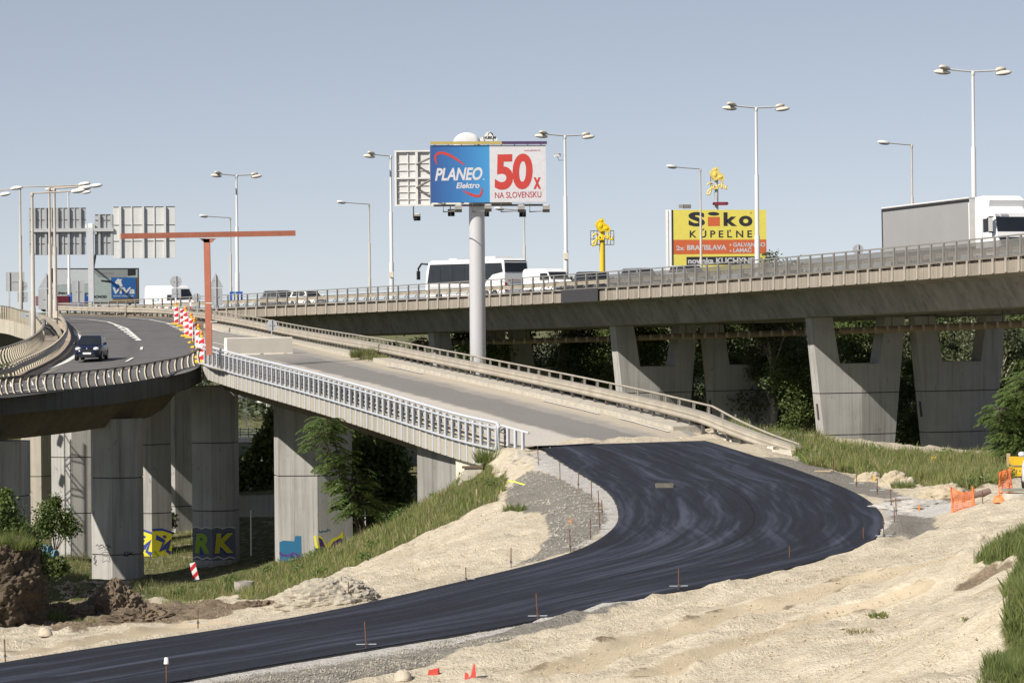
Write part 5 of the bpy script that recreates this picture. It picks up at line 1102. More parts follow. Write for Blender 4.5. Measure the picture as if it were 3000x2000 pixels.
# vans
def van(label, loc, rz, L, Wd, H, nose, slope, group, high=False):
    t = thing('van', label, 'van', loc, rz, group); pm_ = paint('van_paint', (.80, .80, .80)); hw = Wd / 2; f, b = L / 2, -L / 2; zb = .98 if not high else 1.25
    prof = [(f, .35), (f + .02, .72), (f - .12, zb - .1), (f - nose, zb + .08), (f - nose - slope, H - .16), (f - nose - slope - .5, H), (b + .2, H), (b, H - .15), (b, .35)]
    mb = MB(); sh = [(1.0, 0), (.97, .6), (.86, 1.0)]
    def ring(y, k): return [Vector((x * 1.0, y * (1 - .10 * max(0, (z - zb)) / (H - zb)), z)) for x, z in prof]
    inset = lambda y, d: [Vector((x + (d if x < 0 else -d) * .6, y * (1 - .10 * max(0, (z - zb)) / (H - zb)), z - (d * .5 if z > zb else 0))) for x, z in prof]
    mb.loft([inset(-hw, .06), ring(-hw + .07, 1), ring(hw - .07, 1), inset(hw, .06)], 0, True, False); mb.build('body', pm_, t, True)
    def q(nm, P, mat): 
        n = (P[1] - P[0]).cross(P[3] - P[0]).normalized() * .02; m2 = MB(); m2.add([p + n for p in P] + [p - n for p in P], [(0, 1, 2, 3), (0, 4, 5, 1), (1, 5, 6, 2), (2, 6, 7, 3), (3, 7, 4, 0)]); m2.build(nm, mat, t, True)
    def at(k): return f - nose - slope * k, zb + .08 + (H - .16 - zb - .08) * k
    (xa, za), (xb, zb_) = at(.08), at(.86); w0, w1 = hw * .88, hw * .80
    q('windscreen', [Vector((xa, -w0, za)), Vector((xa, w0, za)), Vector((xb, w1, zb_)), Vector((xb, -w1, zb_))], GLASS)
    for s in (-1, 1):
        y = lambda z: s * hw * (1 - .10 * max(0, z - zb) / (H - zb)) + s * .0; x0, x1 = f - nose - slope * .35, f - nose - slope - .85; zl, zh = zb + .1, H - (.35 if not high else .85)
        P = [Vector((x0 - .0, y(zl), zl)), Vector((x1, y(zl), zl)), Vector((x1, y(zh), zh)), Vector((x0 - slope * .4, y(zh), zh))]; q('side_window', P if s > 0 else P[::-1], GLASS)
        mb = MB(); mb.box((f - nose - .25, s * (hw + .12), zb + .22), (.1, .22, .3)); mb.build('wing_mirror', BLACK, t, True)
        mb = MB(); mb.box((f - .10, s * hw * .72, zb - .2), (.18, .28, .3)); mb.build('headlight', HEADL, t, True)
        mb = MB(); mb.box((b - .005, s * hw * .92, 1.0), (.03, .12, .5)); mb.build('tail_light', REDL, t, True)
        for x in (f - .85, b + .9): wheel(t, x, s * (hw - .12), .34, .22)
    mb = MB(); mb.box((f + .0, 0, .62), (.06, Wd * .5, .12)); mb.box((f + .0, 0, .40), (.06, Wd * .8, .12)); mb.build('grille', BLACK, t, True); return t
p, h = on_viaduct(1607, 4.2); van('low white delivery van following the coach on the viaduct', p, h, 4.9, 1.9, 1.95, .55, .75, 'vans on the viaduct')
hv = W(500, 905, 290); van('high-roofed white van with a faint print on its side, behind the round sign back', Vector((hv.x, 290, W(505, 922, 290).z)), R(-52), 6.2, 2.05, 2.75, .5, .75, 'vans on the viaduct', True)
hv_ = [o for o in bpy.data.objects if o.name.startswith('van') and o.get('label', '').startswith('high')][0]
mb = MB(); 
for k in range(3): mb.box((-1.6 + k * .5, -1.03, 1.45 - .1 * (k % 2)), (.35, .01, .12), m=k % 2)
mb.build('side_print', [flat('print_pale_blue', (.35, .5, .65), .5), flat('print_pale_green', (.5, .65, .4), .5)], hv_, True)
# coach driving away
p, h = on_viaduct(1395, 12.6, True); bus = thing('coach', 'white touring coach with dark windows driving away over the viaduct', 'coach', p, h)
L, hw, Hc = 12.2, 1.27, 3.55; wp = paint('coach_white', (.80, .80, .80)); mb = MB()
prof = [(6.1, .35), (6.12, 1.3), (5.95, 2.6), (5.6, 3.35), (5.1, Hc), (-5.6, Hc), (-6.0, 3.3), (-6.1, 2.3), (-6.1, .4)]
mb.loft([[Vector((x * .99, y * .97, z - .02)) for x, z in prof] if abs(y) == hw else [Vector((x, y, z)) for x, z in prof] for y in (-hw, -hw + .12, hw - .12, hw)], 0, True, False); mb.build('body', wp, bus, True)
for s in (-1, 1):
    y = s * (hw + .0); mb = MB(); P = [(5.75, 1.55), (-3.2, 1.55), (-4.4, 2.25), (-5.95, 2.45), (-5.75, 3.2), (5.3, 3.2)]
    A_ = [Vector((x, s * (hw - .005), z)) for x, z in P]; B_ = [Vector((x, s * (hw - .06), z)) for x, z in P]; mb.prism(A_, B_) ; mb.build('side_glazing', GLASS, bus, True)
    mb = MB()
    for x in (3.6, 1.7, -.2, -2.1): mb.box((x, s * hw * .993, 2.38), (.05, .03, 1.6))
    mb.build('window_pillars', BLACK, bus, True)
    mb = MB()
    for x in (4.6, 3.0, 1.4, -.2, -1.8): mb.box((x, s * (hw - .015), .98), (1.35, .03, .62))
    mb.build('luggage_doors', flat('coach_grey_panel', (.42, .42, .42), .4), bus, True)
    mb = MB(); mb.tube([(5.9, s * 1.1, 3.25), (6.5, s * 1.35, 3.3), (6.85, s * 1.45, 2.9), (6.85, s * 1.45, 2.2)], .09, 6); mb.box((6.85, s * 1.45, 2.3), (.16, .28, .75)); mb.build('wing_mirror', BLACK, bus, True)
    for x in (3.9, -3.4, -4.7): wheel(bus, x, s * (hw - .16), .5, .3)
    mb = MB(); mb.box((-6.1, s * 1.05, 1.2), (.05, .22, .7)); mb.build('tail_light', REDL, bus, True)
mb = MB(); mb.prism([Vector((x, y, z)) for x, y, z in ((-6.12, -1.12, 2.42), (-6.12, 1.12, 2.42), (-5.98, 1.1, 3.42), (-5.98, -1.1, 3.42))], [Vector((x, y, z)) for x, y, z in ((-6.0, -1.12, 2.42), (-6.0, 1.12, 2.42), (-5.8, 1.1, 3.42), (-5.8, -1.1, 3.42))]); mb.build('rear_window', GLASS, bus, True)
mb = MB(); mb.box((-2.6, 0, Hc + .1), (3.4, 1.8, .22)); mb.box((2.5, 0, Hc + .06), (1.2, 1.4, .14)); mb.build('roof_unit', wp, bus, True)
mb = MB(); mb.box((-6.13, 0, 1.75), (.02, 1.7, .12)); mb.build('rear_print', flat('pale_maroon_print', (.45, .33, .35), .5), bus, True)
# articulated lorry coming towards the camera: its trailer's rear edge stands at pixel 2580
s_r = s_at(2582, 4.0, vz(20) + 3.5); TL = 11.3
p = V3(s_r - TL / 2, 5.25); th = vth(s_r - TL / 2); h = math.atan2(-math.cos(th), math.sin(th)); slope = math.atan2(vz(s_r - 12) - vz(s_r), 12)
tr = thing('lorry', 'white lorry with a plain grey curtain-sided trailer at the right end of the viaduct', 'lorry', p + Vector((0, 0, .02)), h); tr.rotation_euler = (0, -slope, h)
hw = 1.25; Ht = 4.0; hl = TL / 2
mb = MB(); mb.box((0, 0, (Ht + 1.12) / 2), (TL, hw * 2 - .04, Ht - 1.12)); mb.build('trailer_box', flat('trailer_white', (.74, .73, .72), .45), tr, True)
CURT = M('grey_tarpaulin', (.275, .275, .278), .6, .05, .6, .1)
for s in (-1, 1): mb = MB(); mb.box((0, s * (hw - .01), (Ht - .24 + 1.1) / 2), (TL - .22, .04, Ht - .24 - 1.1)); mb.build('curtain', CURT, tr, True)
for s in (-1, 1): mb = MB(); mb.box((0, s * hw, Ht - .15), (TL, .05, .19)); mb.box((-hl + .02, s * hw, 2.5), (.07, .05, 2.9)); mb.build('curtain_rail', BLACK, tr, True)
mb = MB(); mb.box((0, 0, Ht + .012), (TL + .05, hw * 2 + .02, .05)); mb.build('roof', flat('trailer_roof_white', (.80, .79, .77), .5), tr, True)
mb = MB(); mb.box((0, 0, .95), (TL, 1.1, .3)); mb.box((1.0, -1.1, .75), (4.0, .06, .5)); mb.build('chassis', STEELD, tr, True)
for x in (-hl + 1.6, -hl + 2.9, -hl + 4.2):
    for s in (-1, 1): wheel(tr, x, s * (hw - .19), .5, .36)
cab0 = hl + .75; cl = 2.25; pw_ = paint('cab_white', (.80, .80, .80)); mb = MB()
pf = [(cab0, .55), (cab0, 3.6), (cab0 + .2, 3.72), (cab0 + 1.55, 3.35), (cab0 + cl - .28, 2.95), (cab0 + cl - .02, 1.75), (cab0 + cl + .08, 1.3), (cab0 + cl + .10, .45)]
mb.loft([[Vector((x - (.16 if x > cab0 + 1.5 else 0), y, z)) for x, z in pf] if abs(y) == hw else [Vector((x, y, z)) for x, z in pf] for y in (-hw, -hw + .22, hw - .22, hw)], 0, True, False); mb.build('cab', pw_, tr, True)
mb = MB(); mb.loft([[Vector((x, y, z)) for x, z in ((cab0 - .1, 2.9), (cab0 - .1, Ht - .02), (cab0 + 1.0, Ht + .02), (cab0 + 1.62, 3.72), (cab0 + 1.5, 3.2))] for y in (-hw * .94, -hw * .8, hw * .8, hw * .94)], 0, True, False); mb.build('roof_deflector', pw_, tr, True)
def lq(nm, P, mat, off=.012):
    P = [Vector(p_) for p_ in P]; n = (P[1] - P[0]).cross(P[3] - P[0]).normalized() * off; m2 = MB(); m2.prism([p_ + n for p_ in P], [p_ - n for p_ in P]); return m2.build(nm, mat, tr, True)
xw = lambda z: cab0 + cl - .28 + .26 * (2.95 - z) / 1.2
lq('windscreen', [(xw(1.85) + .0, -1.02, 1.85), (xw(1.85), 1.02, 1.85), (xw(2.72), 1.0, 2.72), (xw(2.72), -1.0, 2.72)], GLASS)
for s in (-1, 1):
    lq('side_window', [(cab0 + 1.85, s * 1.245, 1.85), (cab0 + .95, s * 1.255, 1.85), (cab0 + .95, s * 1.255, 2.65), (cab0 + 1.68, s * 1.245, 2.65)], GLASS)
    mb = MB(); mb.box((cab0 + cl - .05, s * 1.5, 2.25), (.14, .30, .85), m=0); mb.box((cab0 + cl + .03, s * 1.5, 2.25), (.03, .26, .8), m=1); mb.box((cab0 + cl - .1, s * 1.38, 2.72), (.1, .3, .06)); mb.box((cab0 + cl - .1, s * 1.38, 1.8), (.1, .3, .06)); mb.build('wing_mirror', [BLACK, PLWHITE], tr, True)
    mb = MB(); mb.box((cab0 + cl + .08, s * 1.0, .75), (.1, .36, .26)); mb.build('headlight', HEADL, tr, True); wheel(tr, cab0 + 1.2, s * (hw - .18), .5, .34)
    lq('door_seam', [(cab0 + .84, s * 1.256, .7), (cab0 + .80, s * 1.256, .7), (cab0 + .80, s * 1.256, 2.75), (cab0 + .84, s * 1.256, 2.75)], STEELG)
lq('grille', [(cab0 + cl + .09, -.85, 1.12), (cab0 + cl + .09, .85, 1.12), (cab0 + cl + .05, .98, 1.52), (cab0 + cl + .05, -.98, 1.52)], flat('grille_dark', (.03, .035, .05), .35), .02)
lq('bumper_grille', [(cab0 + cl + .10, -.85, .72), (cab0 + cl + .10, .85, .72), (cab0 + cl + .09, .85, 1.06), (cab0 + cl + .09, -.85, 1.06)], BLACK, .02)
lq('number_plate', [(cab0 + cl + .13, -.3, .62), (cab0 + cl + .13, .3, .62), (cab0 + cl + .13, .3, .76), (cab0 + cl + .13, -.3, .76)], SWHITE)
mb = MB()
for k in range(4): mb.box((cab0 + cl - .20, -.66 + k * .13, 2.86), (.03, .035, .16), m=0)
mb.box((cab0 + cl - .19, -.95, 2.84), (.03, .3, .04)); mb.build('cab_print', flat('print_grey', (.25, .26, .3), .5), tr, True)
mb = MB(); mb.box((cab0 + cl - .62, 0, 3.06), (.06, 2.1, .05))
for k in range(5): mb.box((cab0 + cl - .62, -.9 + k * .45, 3.1), (.08, .1, .06))
mb.build('roof_lamps', BLACK, tr, True)
# blue and red lorry far back, silver car and yellow machine at the right edge
bl = thing('lorry', 'blue-fronted flat lorry far back below the wide billboard', 'lorry', W(232, 912, 316), R(200)); mb = MB(); mb.box((0, 0, .9), (2.4, 2.2, 1.3)); mb.box((.2, 0, 1.6), (1.6, 2.0, .3)); mb.build('cab', paint('lorry_blue', (.03, .10, .36)), bl, True); mb = MB(); mb.box((2.8, 0, 1.1), (3.0, 2.3, 1.0)); mb.build('load_box', paint('lorry_maroon', (.16, .02, .035)), bl, True); mb = MB(); mb.box((-.3, -1.11, 1.25), (1.0, .03, .4)); mb.build('side_window', GLASS, bl, True)
for x in (-.5, 2.0, 3.4):
    for y in (-1, 1): wheel(bl, x, y, .45, .25)
g_ = G(3012, 1432); car('silver car parked beside the yellow site machine', g_ + Vector((1.0, 0, .05)), R(250), (.55, .56, .58), 4.5, 1.82, 1.6, None, hood=.22)
ym = thing('site_hut', 'yellow site machine housing on a white leg behind the silver car', 'machine', G(2980, 1405)); yp = ORG[ym]; k = yp.y / FPX; Y_ = yp.y + 3
def ybox(x0, y0, x1, y1, th, mat, nm):
    a, b = W(x0, y1, Y_), W(x1, y0, Y_); mb = MB(); mb.box(((a.x + b.x) / 2, Y_, (a.z + b.z) / 2), (b.x - a.x, th, b.z - a.z)); mb.build(nm, mat, ym)
ybox(2963, 1338, 3010, 1392, 1.0, flat('machine_yellow', (.74, .45, .02), .5), 'housing'); ybox(2962, 1360, 3010, 1363, 1.06, STEELG, 'seam_strip'); ybox(2974, 1392, 2986, 1440, .4, PLWHITE, 'leg')
# ------------------------------------------------------------------ vegetation
def rot_rand(n, up=0.3):
    """n random leaf frames: (axis along, axis across)"""
    a = RNG.normal(size=(n, 3)); a[:, 2] -= up; a /= np.linalg.norm(a, axis=1)[:, None]
    b = np.cross(a, RNG.normal(size=(n, 3))); b /= np.linalg.norm(b, axis=1)[:, None]; return a, b
def leaf_cloud(name, blobs, size, mat, parent=None, org=(0, 0, 0), aspect=.55, shell=.55):
    C = []
    for c, r, n in blobs:
        d = RNG.normal(size=(n, 3)); d /= np.linalg.norm(d, axis=1)[:, None]; rad = (shell + (1 - shell) * RNG.random(n)) ** .8
        C.append(np.array(c) + d * np.array(r) * rad[:, None] * (1 + .22 * RNG.normal(size=n))[:, None])
    C = np.concatenate(C); n = len(C); a, b = rot_rand(n); s = size * (.6 + .8 * RNG.random(n))[:, None]
    V = np.stack([C - a * s * .5, C + b * s * aspect * .5, C + a * s * .5, C - b * s * aspect * .5], 1).reshape(-1, 3) - np.array(org)
    return link(name, np_mesh(name, V, np.arange(4 * n).reshape(n, 4), mat, False), parent, Vector(org))
LEAF = leafmat('tree_foliage', (.045, .07, .02), (.135, .175, .05), .5)
LEAF2 = leafmat('grey_green_foliage', (.055, .068, .032), (.16, .18, .095), .5)
LEAFA = leafmat('bright_foliage', (.048, .080, .022), (.125, .175, .045), 1.2, .3)
BARK = M('bark', (.13, .105, .08), .9, .3, 3.0, .5); BARKW = M('pale_bark', (.42, .38, .32), .9, .3, 3.0, .4)
def tree_proto(seed, h, w, mat, bark):
    random.seed(seed); t = thing('broadleaf_tree', 'x', 'tree'); mb = MB()
    mb.tube([(0, 0, 0), (.1, .05, h * .3), (.0, .15, h * .6), (.1, .0, h * .9)], .26, 8, r2=.06); blobs = []
    for k in range(16):
        z = h * random.uniform(.22, .95); q = random.uniform(0, 6.28); rr = w * (.35 + .65 * math.sin(math.pi * min(.98, z / h * .9 + .08))) * random.uniform(.35, .95)
        e = Vector((math.cos(q) * rr, math.sin(q) * rr, z)); mb.tube([(0, .1, z * .62), Vector((e.x * .5, e.y * .5, z * .85)), e], .09, 5, r2=.02); s = random.uniform(1.0, 1.8)
        blobs.append((tuple(e), (s * 1.15, s * 1.15, s * .8), 380)); blobs.append((tuple(e * .7 + Vector((random.uniform(-1, 1), random.uniform(-1, 1), z * .3 + random.uniform(-.6, 1.2)))), (s, s, s * .7), 260))
    blobs.append(((0, 0, h * .95), (1.0, 1.0, 1.1), 350)); mb.build('trunk', bark, t, True); leaf_cloud('crown', blobs, .30, mat, t, shell=.3); return t
protos = [tree_proto(3, 14.0, 3.4, LEAF, BARK), tree_proto(5, 16.0, 3.0, LEAF2, BARKW), tree_proto(8, 12.5, 3.9, LEAF, BARK)]
TREES = [(1765, 290, 932, 2), (1080, 262, 985, 2), (1150, 285, 980, 0), (1230, 270, 965, 1), (1345, 268, 955, 2), (1400, 250, 955, 0), (1540, 262, 938, 2), (1620, 275, 930, 1), (1720, 258, 930, 0), (1790, 285, 925, 2), (1870, 245, 915, 0), (1930, 262, 915, 2), (2030, 275, 905, 1), (2110, 250, 900, 0), (2190, 262, 850, 2),
         (2262, 232, 705, 1), (2330, 246, 738, 0), (2440, 255, 880, 2), (2520, 240, 875, 0), (2600, 262, 880, 1), (2690, 236, 860, 1), (2760, 252, 850, 0), (2850, 240, 855, 1), (2920, 232, 850, 1), (2990, 245, 850, 2), (3060, 240, 850, 0), (2730, 216, 1010, 2), (2360, 214, 1000, 0)]
nouns = ['dense tree', 'pale-barked tree', 'bushy tree']
spots = ['hiding the foot of the yellow sign pole', 'left of the silver billboard column', 'far left behind the silver billboard column', 'just right of the silver billboard column', 'in the gap left of the first dark pier', 'between the two leftmost dark piers', 'in the slot right of the second dark pier', 'far back left of the middle pale pier', 'left of the middle pale pier, under the pipe', 'deep behind the middle pale pier', 'left half of the window of the middle pale pier',
         'right half of the window of the middle pale pier', 'just right of the middle pale pier', 'in the window of the dark pier left of the weedy slope', 'behind the viaduct left of the treetop over its railing', 'whose top shows over the railing right of the yellow billboard', 'with its top just over the viaduct railing left of the round sign back', 'left in the window of the big sunlit pier', 'right in the window of the big sunlit pier', 'deep behind the big sunlit pier', 'in the slot right of the big sunlit pier', 'left in the window of the rightmost dark pier', 'middle of the window of the rightmost dark pier',
         'right in the window of the rightmost dark pier', 'behind the green tree at the right', 'beyond the rightmost dark pier', 'low in the slot beside the yellow marker post', 'low and dark left of the big sunlit pier']
for k, (px, D, ytop, pi_) in enumerate(TREES):
    b = W(px, 1000, D); gz = tz(b.x, b.y); pr_o = protos[pi_]; h = [14.0, 16.0, 12.5][pi_] * 1.05; s = (W(px, ytop, D).z - gz) / h; s = max(.55, min(1.5, s))
    c = dup(pr_o, (b.x, b.y, gz - .2), k * 1.3, nouns[pi_] + ' ' + spots[k], (max(s, .85), max(s, .85), s)); c['group'] = 'trees behind the viaduct'
for p in protos:
    for ch in kids(p): bpy.data.objects.remove(ch)
    bpy.data.objects.remove(p)
# far wood seen through the gap under the ramp, and along the horizon behind the bridges
B_ = []
for k in range(620):
    x = RNG.uniform(-75, 40) if k < 240 else RNG.uniform(-330, 300); y = RNG.uniform(385, 430); hh = RNG.uniform(4, 9.5); B_.append(((x, y, .4 + hh * .5), (2.6, 2.2, hh * .55), 100))
tag(leaf_cloud('far_wood', B_, .8, leafmat('far_wood_foliage', (.06, .085, .045), (.13, .15, .085), .25), shell=.5), kind='stuff')

# pinnate fronds: rib with paired drooping leaflets
def fronds(name, anchors, length, parent, mat, pairs=11):
    Vs = []; 
    for (p, d) in anchors:
        p = np.array(p); d = np.array(d) / np.linalg.norm(d); L = length * random.uniform(.7, 1.15); side = np.cross(d, (0, 0, 1)); side /= np.linalg.norm(side) + 1e-9
        for i in range(pairs):
            u = (i + .6) / pairs; q = p + d * L * u + np.array((0, 0, -.55 * L * u * u)); ll = L * .30 * (1 - .45 * abs(u - .45)); t = d + np.array((0, 0, -1.1 * u)); t /= np.linalg.norm(t)
            for sg in (-1, 1):
                a = side * sg * .85 + t * .4 + np.array((0, 0, -.35)) + RNG.normal(size=3) * .12; a /= np.linalg.norm(a); w = np.cross(a, np.cross(side, d) + RNG.normal(size=3) * .25); w /= np.linalg.norm(w) + 1e-9; w = t * .5 + w * .5
                Vs += [q, q + a * ll * .45 + w * ll * .27, q + a * ll, q + a * ll * .45 - w * ll * .27]
    V = np.array(Vs) - np.array(ORG.get(parent, Vector((0, 0, 0)))); n = len(V) // 4
    return link(name, np_mesh(name, V, np.arange(4 * n).reshape(n, 4), mat, False), parent, ORG[parent])
def frond_tree(label, base, clusters, D, length, dspread):
    t = thing('ailanthus_tree', label, 'tree', base); anchors = []; mb = MB(); last = Vector(base)
    cs = [(W(px, py, D + dd), rx * D / FPX, ry * D / FPX, n) for px, py, rx, ry, n, dd in clusters]
    for c, rx, ry, n in cs:
        mb.tube([last, last.lerp(c, .5) + Vector((.1, 0, .25)), c], .075, 6, r2=.03)
        for k in range(int(n * (1.7 if D > 130 else 2.2))):
            q = random.uniform(0, 6.28); v = random.uniform(-1, 1); e = Vector((math.cos(q), math.sin(q) * .9, v * .6)); s = Vector((c.x + e.x * rx * .55 * random.random(), c.y + e.y * dspread * random.random(), c.z + e.z * ry * .9 + random.uniform(-.2, .3)))
            anchors.append((tuple(s), (e.x, e.y - .25, .25 + .3 * random.random()))); mb.tube([c, s], .014, 4)
    mb.build('trunk', BARK, t); fronds('crown', anchors, length, t, LEAFA); return t
base = W(1105, 1560, 146); base.z = tz(base.x, base.y)
frond_tree('young tree with drooping feathery leaves growing up against the closed ramp', base, [(1120, 1500, 60, 40, 16, -.5), (1050, 1480, 80, 55, 46, -1.2), (1030, 1415, 75, 50, 40, -1.2), (985, 1355, 70, 50, 36, -1.4), (945, 1275, 55, 50, 34, -1.6), (960, 1240, 50, 20, 16, -1.0)], 146, .95, .9)
base = W(3050, 1400, 118); base.z = tz(base.x, base.y)
frond_tree('leafy green tree reaching in above the yellow site machine', base, [(3030, 1260, 60, 60, 40, 0), (2965, 1250, 70, 60, 60, -.6), (2990, 1170, 60, 50, 50, -.4), (2930, 1215, 55, 40, 36, -.8), (2960, 1305, 60, 40, 40, -.8), (3010, 1125, 50, 40, 30, 0), (3040, 1200, 60, 60, 40, -.6), (3000, 1310, 50, 45, 40, -1)], 118, .7, .8)

# grass: thin blades with seed stalks
def grass(name, polys, n, h0, h1, mats, lean=.22, wid=.0085, clump=None, kind='stuff', label=None):
    allp = []
    for poly in polys:
        P = np.array(poly); lo, hi = P.min(0), P.max(0); pts = np.zeros((0, 2))
        while len(pts) < n: 
            q = lo + (hi - lo) * RNG.random((n, 2)); q = q[in_poly(q, poly)]; nn = np.array([mnoise.noise(Vector((a_ * .9, b_ * .9, 11))) + .5 * mnoise.noise(Vector((a_ * 3, b_ * 3, 4))) for a_, b_ in q]); q = q[RNG.random(len(q)) < np.clip(.62 + 1.5 * nn, .04, 1)]; pts = np.concatenate([pts, q])
        allp.append(pts[:n])
    p = np.concatenate(allp); z = TZ(p) - .06; N = len(p); cl = np.array([mnoise.noise(Vector((a * .8, b * .8, 3))) for a, b in p]) if clump else np.zeros(N)
    h = (h0 + (h1 - h0) * RNG.random(N) ** 1.5) * (1 + .6 * cl); q = RNG.random(N) * 6.283; l = RNG.normal(size=(N, 2)) * lean * h[:, None]; w = wid * (.6 + .8 * RNG.random(N))
    B = np.column_stack([p, z]); ax = np.column_stack([np.cos(q) * w, np.sin(q) * w, np.zeros(N)]); mid = B + np.column_stack([l * .35, h * .6]); tip = B + np.column_stack([l, h])
    V = np.stack([B - ax, B + ax, mid + ax * .7, tip, mid - ax * .7], 1).reshape(-1, 3); k = np.arange(N)[:, None] * 5
    me = np_mesh(name, V, (k + np.array([[0, 1, 2, 3, 4]])).reshape(-1, 5), mats[0], False)
    for m in mats[1:]: me.materials.append(m)
    me.polygons.foreach_set('material_index', RNG.choice(len(mats), N, p=[.74, .26] if len(mats) == 2 else None).astype(np.int32))
    o = link(name, me)
    if kind: o['kind'] = kind
    return o
GRASS = leafmat('green_grass', (.09, .15, .035), (.31, .335, .11), .45, .4); STRAW = leafmat('straw_seed_heads', (.36, .31, .16), (.48, .41, .23), .5, .4); GDARK = leafmat('deep_green_grass', (.115, .15, .05), (.235, .28, .10), .8, .4)
grass('slope_grass', [grass_left], 80000, .18, .48, [GRASS, STRAW], clump=1)
grass('weedy_grass', [grass_right], 90000, .16, .62, [GRASS, STRAW], clump=1)
grass('bank_grass', [grass_bank], 60000, .15, .42, [GDARK, GRASS], clump=1, wid=.006)
val = [tuple(W(px, 1650, D)[:2]) for px, D in ((380, 160), (700, 160), (900, 150), (760, 128), (520, 122), (420, 132))]
grass('valley_grass', [val], 40000, .15, .5, [GDARK, STRAW], clump=1)
val2 = [tuple(W(px, 1650, D)[:2]) for px, D in ((90, 150), (260, 150), (260, 190), (90, 195))]
grass('far_valley_grass', [val2, [tuple(W(px, 1650, D)[:2]) for px, D in ((420, 178), (700, 178), (700, 220), (420, 220))]], 7000, .2, .5, [GDARK, STRAW], clump=1)
# low broad-leaved weeds scattered through the verges
wb = []
for poly, n in ((grass_left, 70), (grass_right, 90)):
    P = np.array(poly); lo, hi = P.min(0), P.max(0); pts = lo + (hi - lo) * RNG.random((n * 6, 2)); pts = pts[in_poly(pts, poly)][:n]
    for (a_, b_), z_ in zip(pts, TZ(pts)): r_ = RNG.uniform(.15, .45); wb.append(((a_, b_, z_ + r_ * .55), (r_ * 1.2, r_ * 1.2, r_ * .7), int(60 + 260 * r_)))
tag(leaf_cloud('verge_weeds', wb, .10, leafmat('weed_leaves', (.055, .10, .025), (.16, .22, .06), .8, .3), shell=.2), kind='stuff')
# weeds growing at the ramp kerb, and loose tufts: each clump one plant
def tuft(name, label, p, r, h, n, mats, wid=.008, cat='plant', group=None):
    q = RNG.random(n) * 6.283; rr = r * np.sqrt(RNG.random(n)); hh = h * (.5 + .6 * RNG.random(n)) * (1 - .5 * rr / r); a = RNG.random(n) * 6.283; w = wid * (.6 + .8 * RNG.random(n))
    B = np.column_stack([np.cos(q) * rr, np.sin(q) * rr, np.full(n, -.06)]); o_ = np.column_stack([np.cos(q) * hh * .45, np.sin(q) * hh * .45, hh]) + RNG.normal(size=(n, 3)) * .08 * h; ax = np.column_stack([np.cos(a) * w, np.sin(a) * w, np.zeros(n)])
    V = np.stack([B - ax, B + ax, B + o_ * .6 + ax * .6 + [0, 0, .02], B + o_, B + o_ * .6 - ax * .6 + [0, 0, .02]], 1).reshape(-1, 3)
    me = np_mesh(name, V, np.arange(5 * n).reshape(n, 5), mats[0], False)
    for m in mats[1:]: me.materials.append(m)
    me.polygons.foreach_set('material_index', RNG.integers(0, len(mats), n).astype(np.int32)); return tag(link(name, me, loc=p), label, cat, group)
WEED = leafmat('dry_weed', (.16, .15, .08), (.27, .24, .13), 2.0, .3)
for px, py, D, r, h, n, lab in ((1068, 1045, 179, .8, .8, 900, 'large dry weed clump growing at the foot of the ramp guardrail'), (1110, 1050, 176, 1.0, .45, 600, 'low dry weeds spreading right of the large weed clump by the guardrail'), (700, 975, 236, 1.2, .3, 300, 'low yellowish weeds on the kerb behind the orange post'), (770, 990, 225, 1.1, .3, 300, 'low weeds on the kerb above the pale concrete block'), (1320, 1098, 163, .9, .25, 260, 'thin grass on the ramp kerb right of the silver column'), (1460, 1128, 155, .9, .25, 260, 'grass strip on the kerb near the middle of the guardrail'), (1640, 1172, 147, .8, .25, 240, 'small grass on the kerb left of the fallen bark'), (1770, 1205, 141, .8, .28, 260, 'grass patch on the kerb right of the fallen bark'), (1910, 1240, 136, .7, .25, 220, 'last grass on the kerb before the slab end')):
    tuft('kerb_weed', lab, W(px, py, D), r, h, n, [WEED, GRASS], .018)
for px, py, r, h, n, lab in ((1510, 1505, .35, .55, 500, 'dense green weed at the edge of the gravel left of the road'), (1430, 1360, .5, .9, 500, 'tall green weed beside the foot of the ramp railing'), (1322, 1402, .6, .7, 600, 'bright green bush in front of the pale wing wall'), (1385, 1385, .5, .6, 400, 'green weed left of the leaning concrete slab'), (150, 1825, .45, .75, 320, 'spiky green tuft at the foot of the soil bank'), (255, 1828, .5, .35, 260, 'low green weed below the brown soil heap'),
                            (2575, 1805, .22, .22, 160, 'small green tuft in the middle of the pale sand'), (2840, 1815, .16, .14, 70, 'tiny broad-leaved weed on the sand by the right bank'), (2408, 1912, .10, .14, 50, 'tiny lone weed low on the pale sand'), (2520, 1850, .3, .18, 90, 'dry brown tuft below the green tuft on the sand'), (940, 1640, .5, .4, 220, 'thin grass at the top of the sandy slope'), (1010, 1625, .4, .35, 180, 'sparse tuft right of the thin grass on the sandy slope'), (870, 1668, .4, .3, 150, 'sparse tuft low on the sandy slope'),
                            (2560, 1400, .6, .45, 400, 'leafy green clump on the sand ridge right of the road'), (2760, 1410, .5, .6, 500, 'dark leafy bush behind the orange netting'), (2645, 1425, .4, .4, 300, 'green weed left of the orange netting')):
    g = G(px, py); tuft('weed_tuft', lab, g, r, h, n, [GDARK, GRASS] if 'dry' not in lab else [WEED, STRAW], .01)
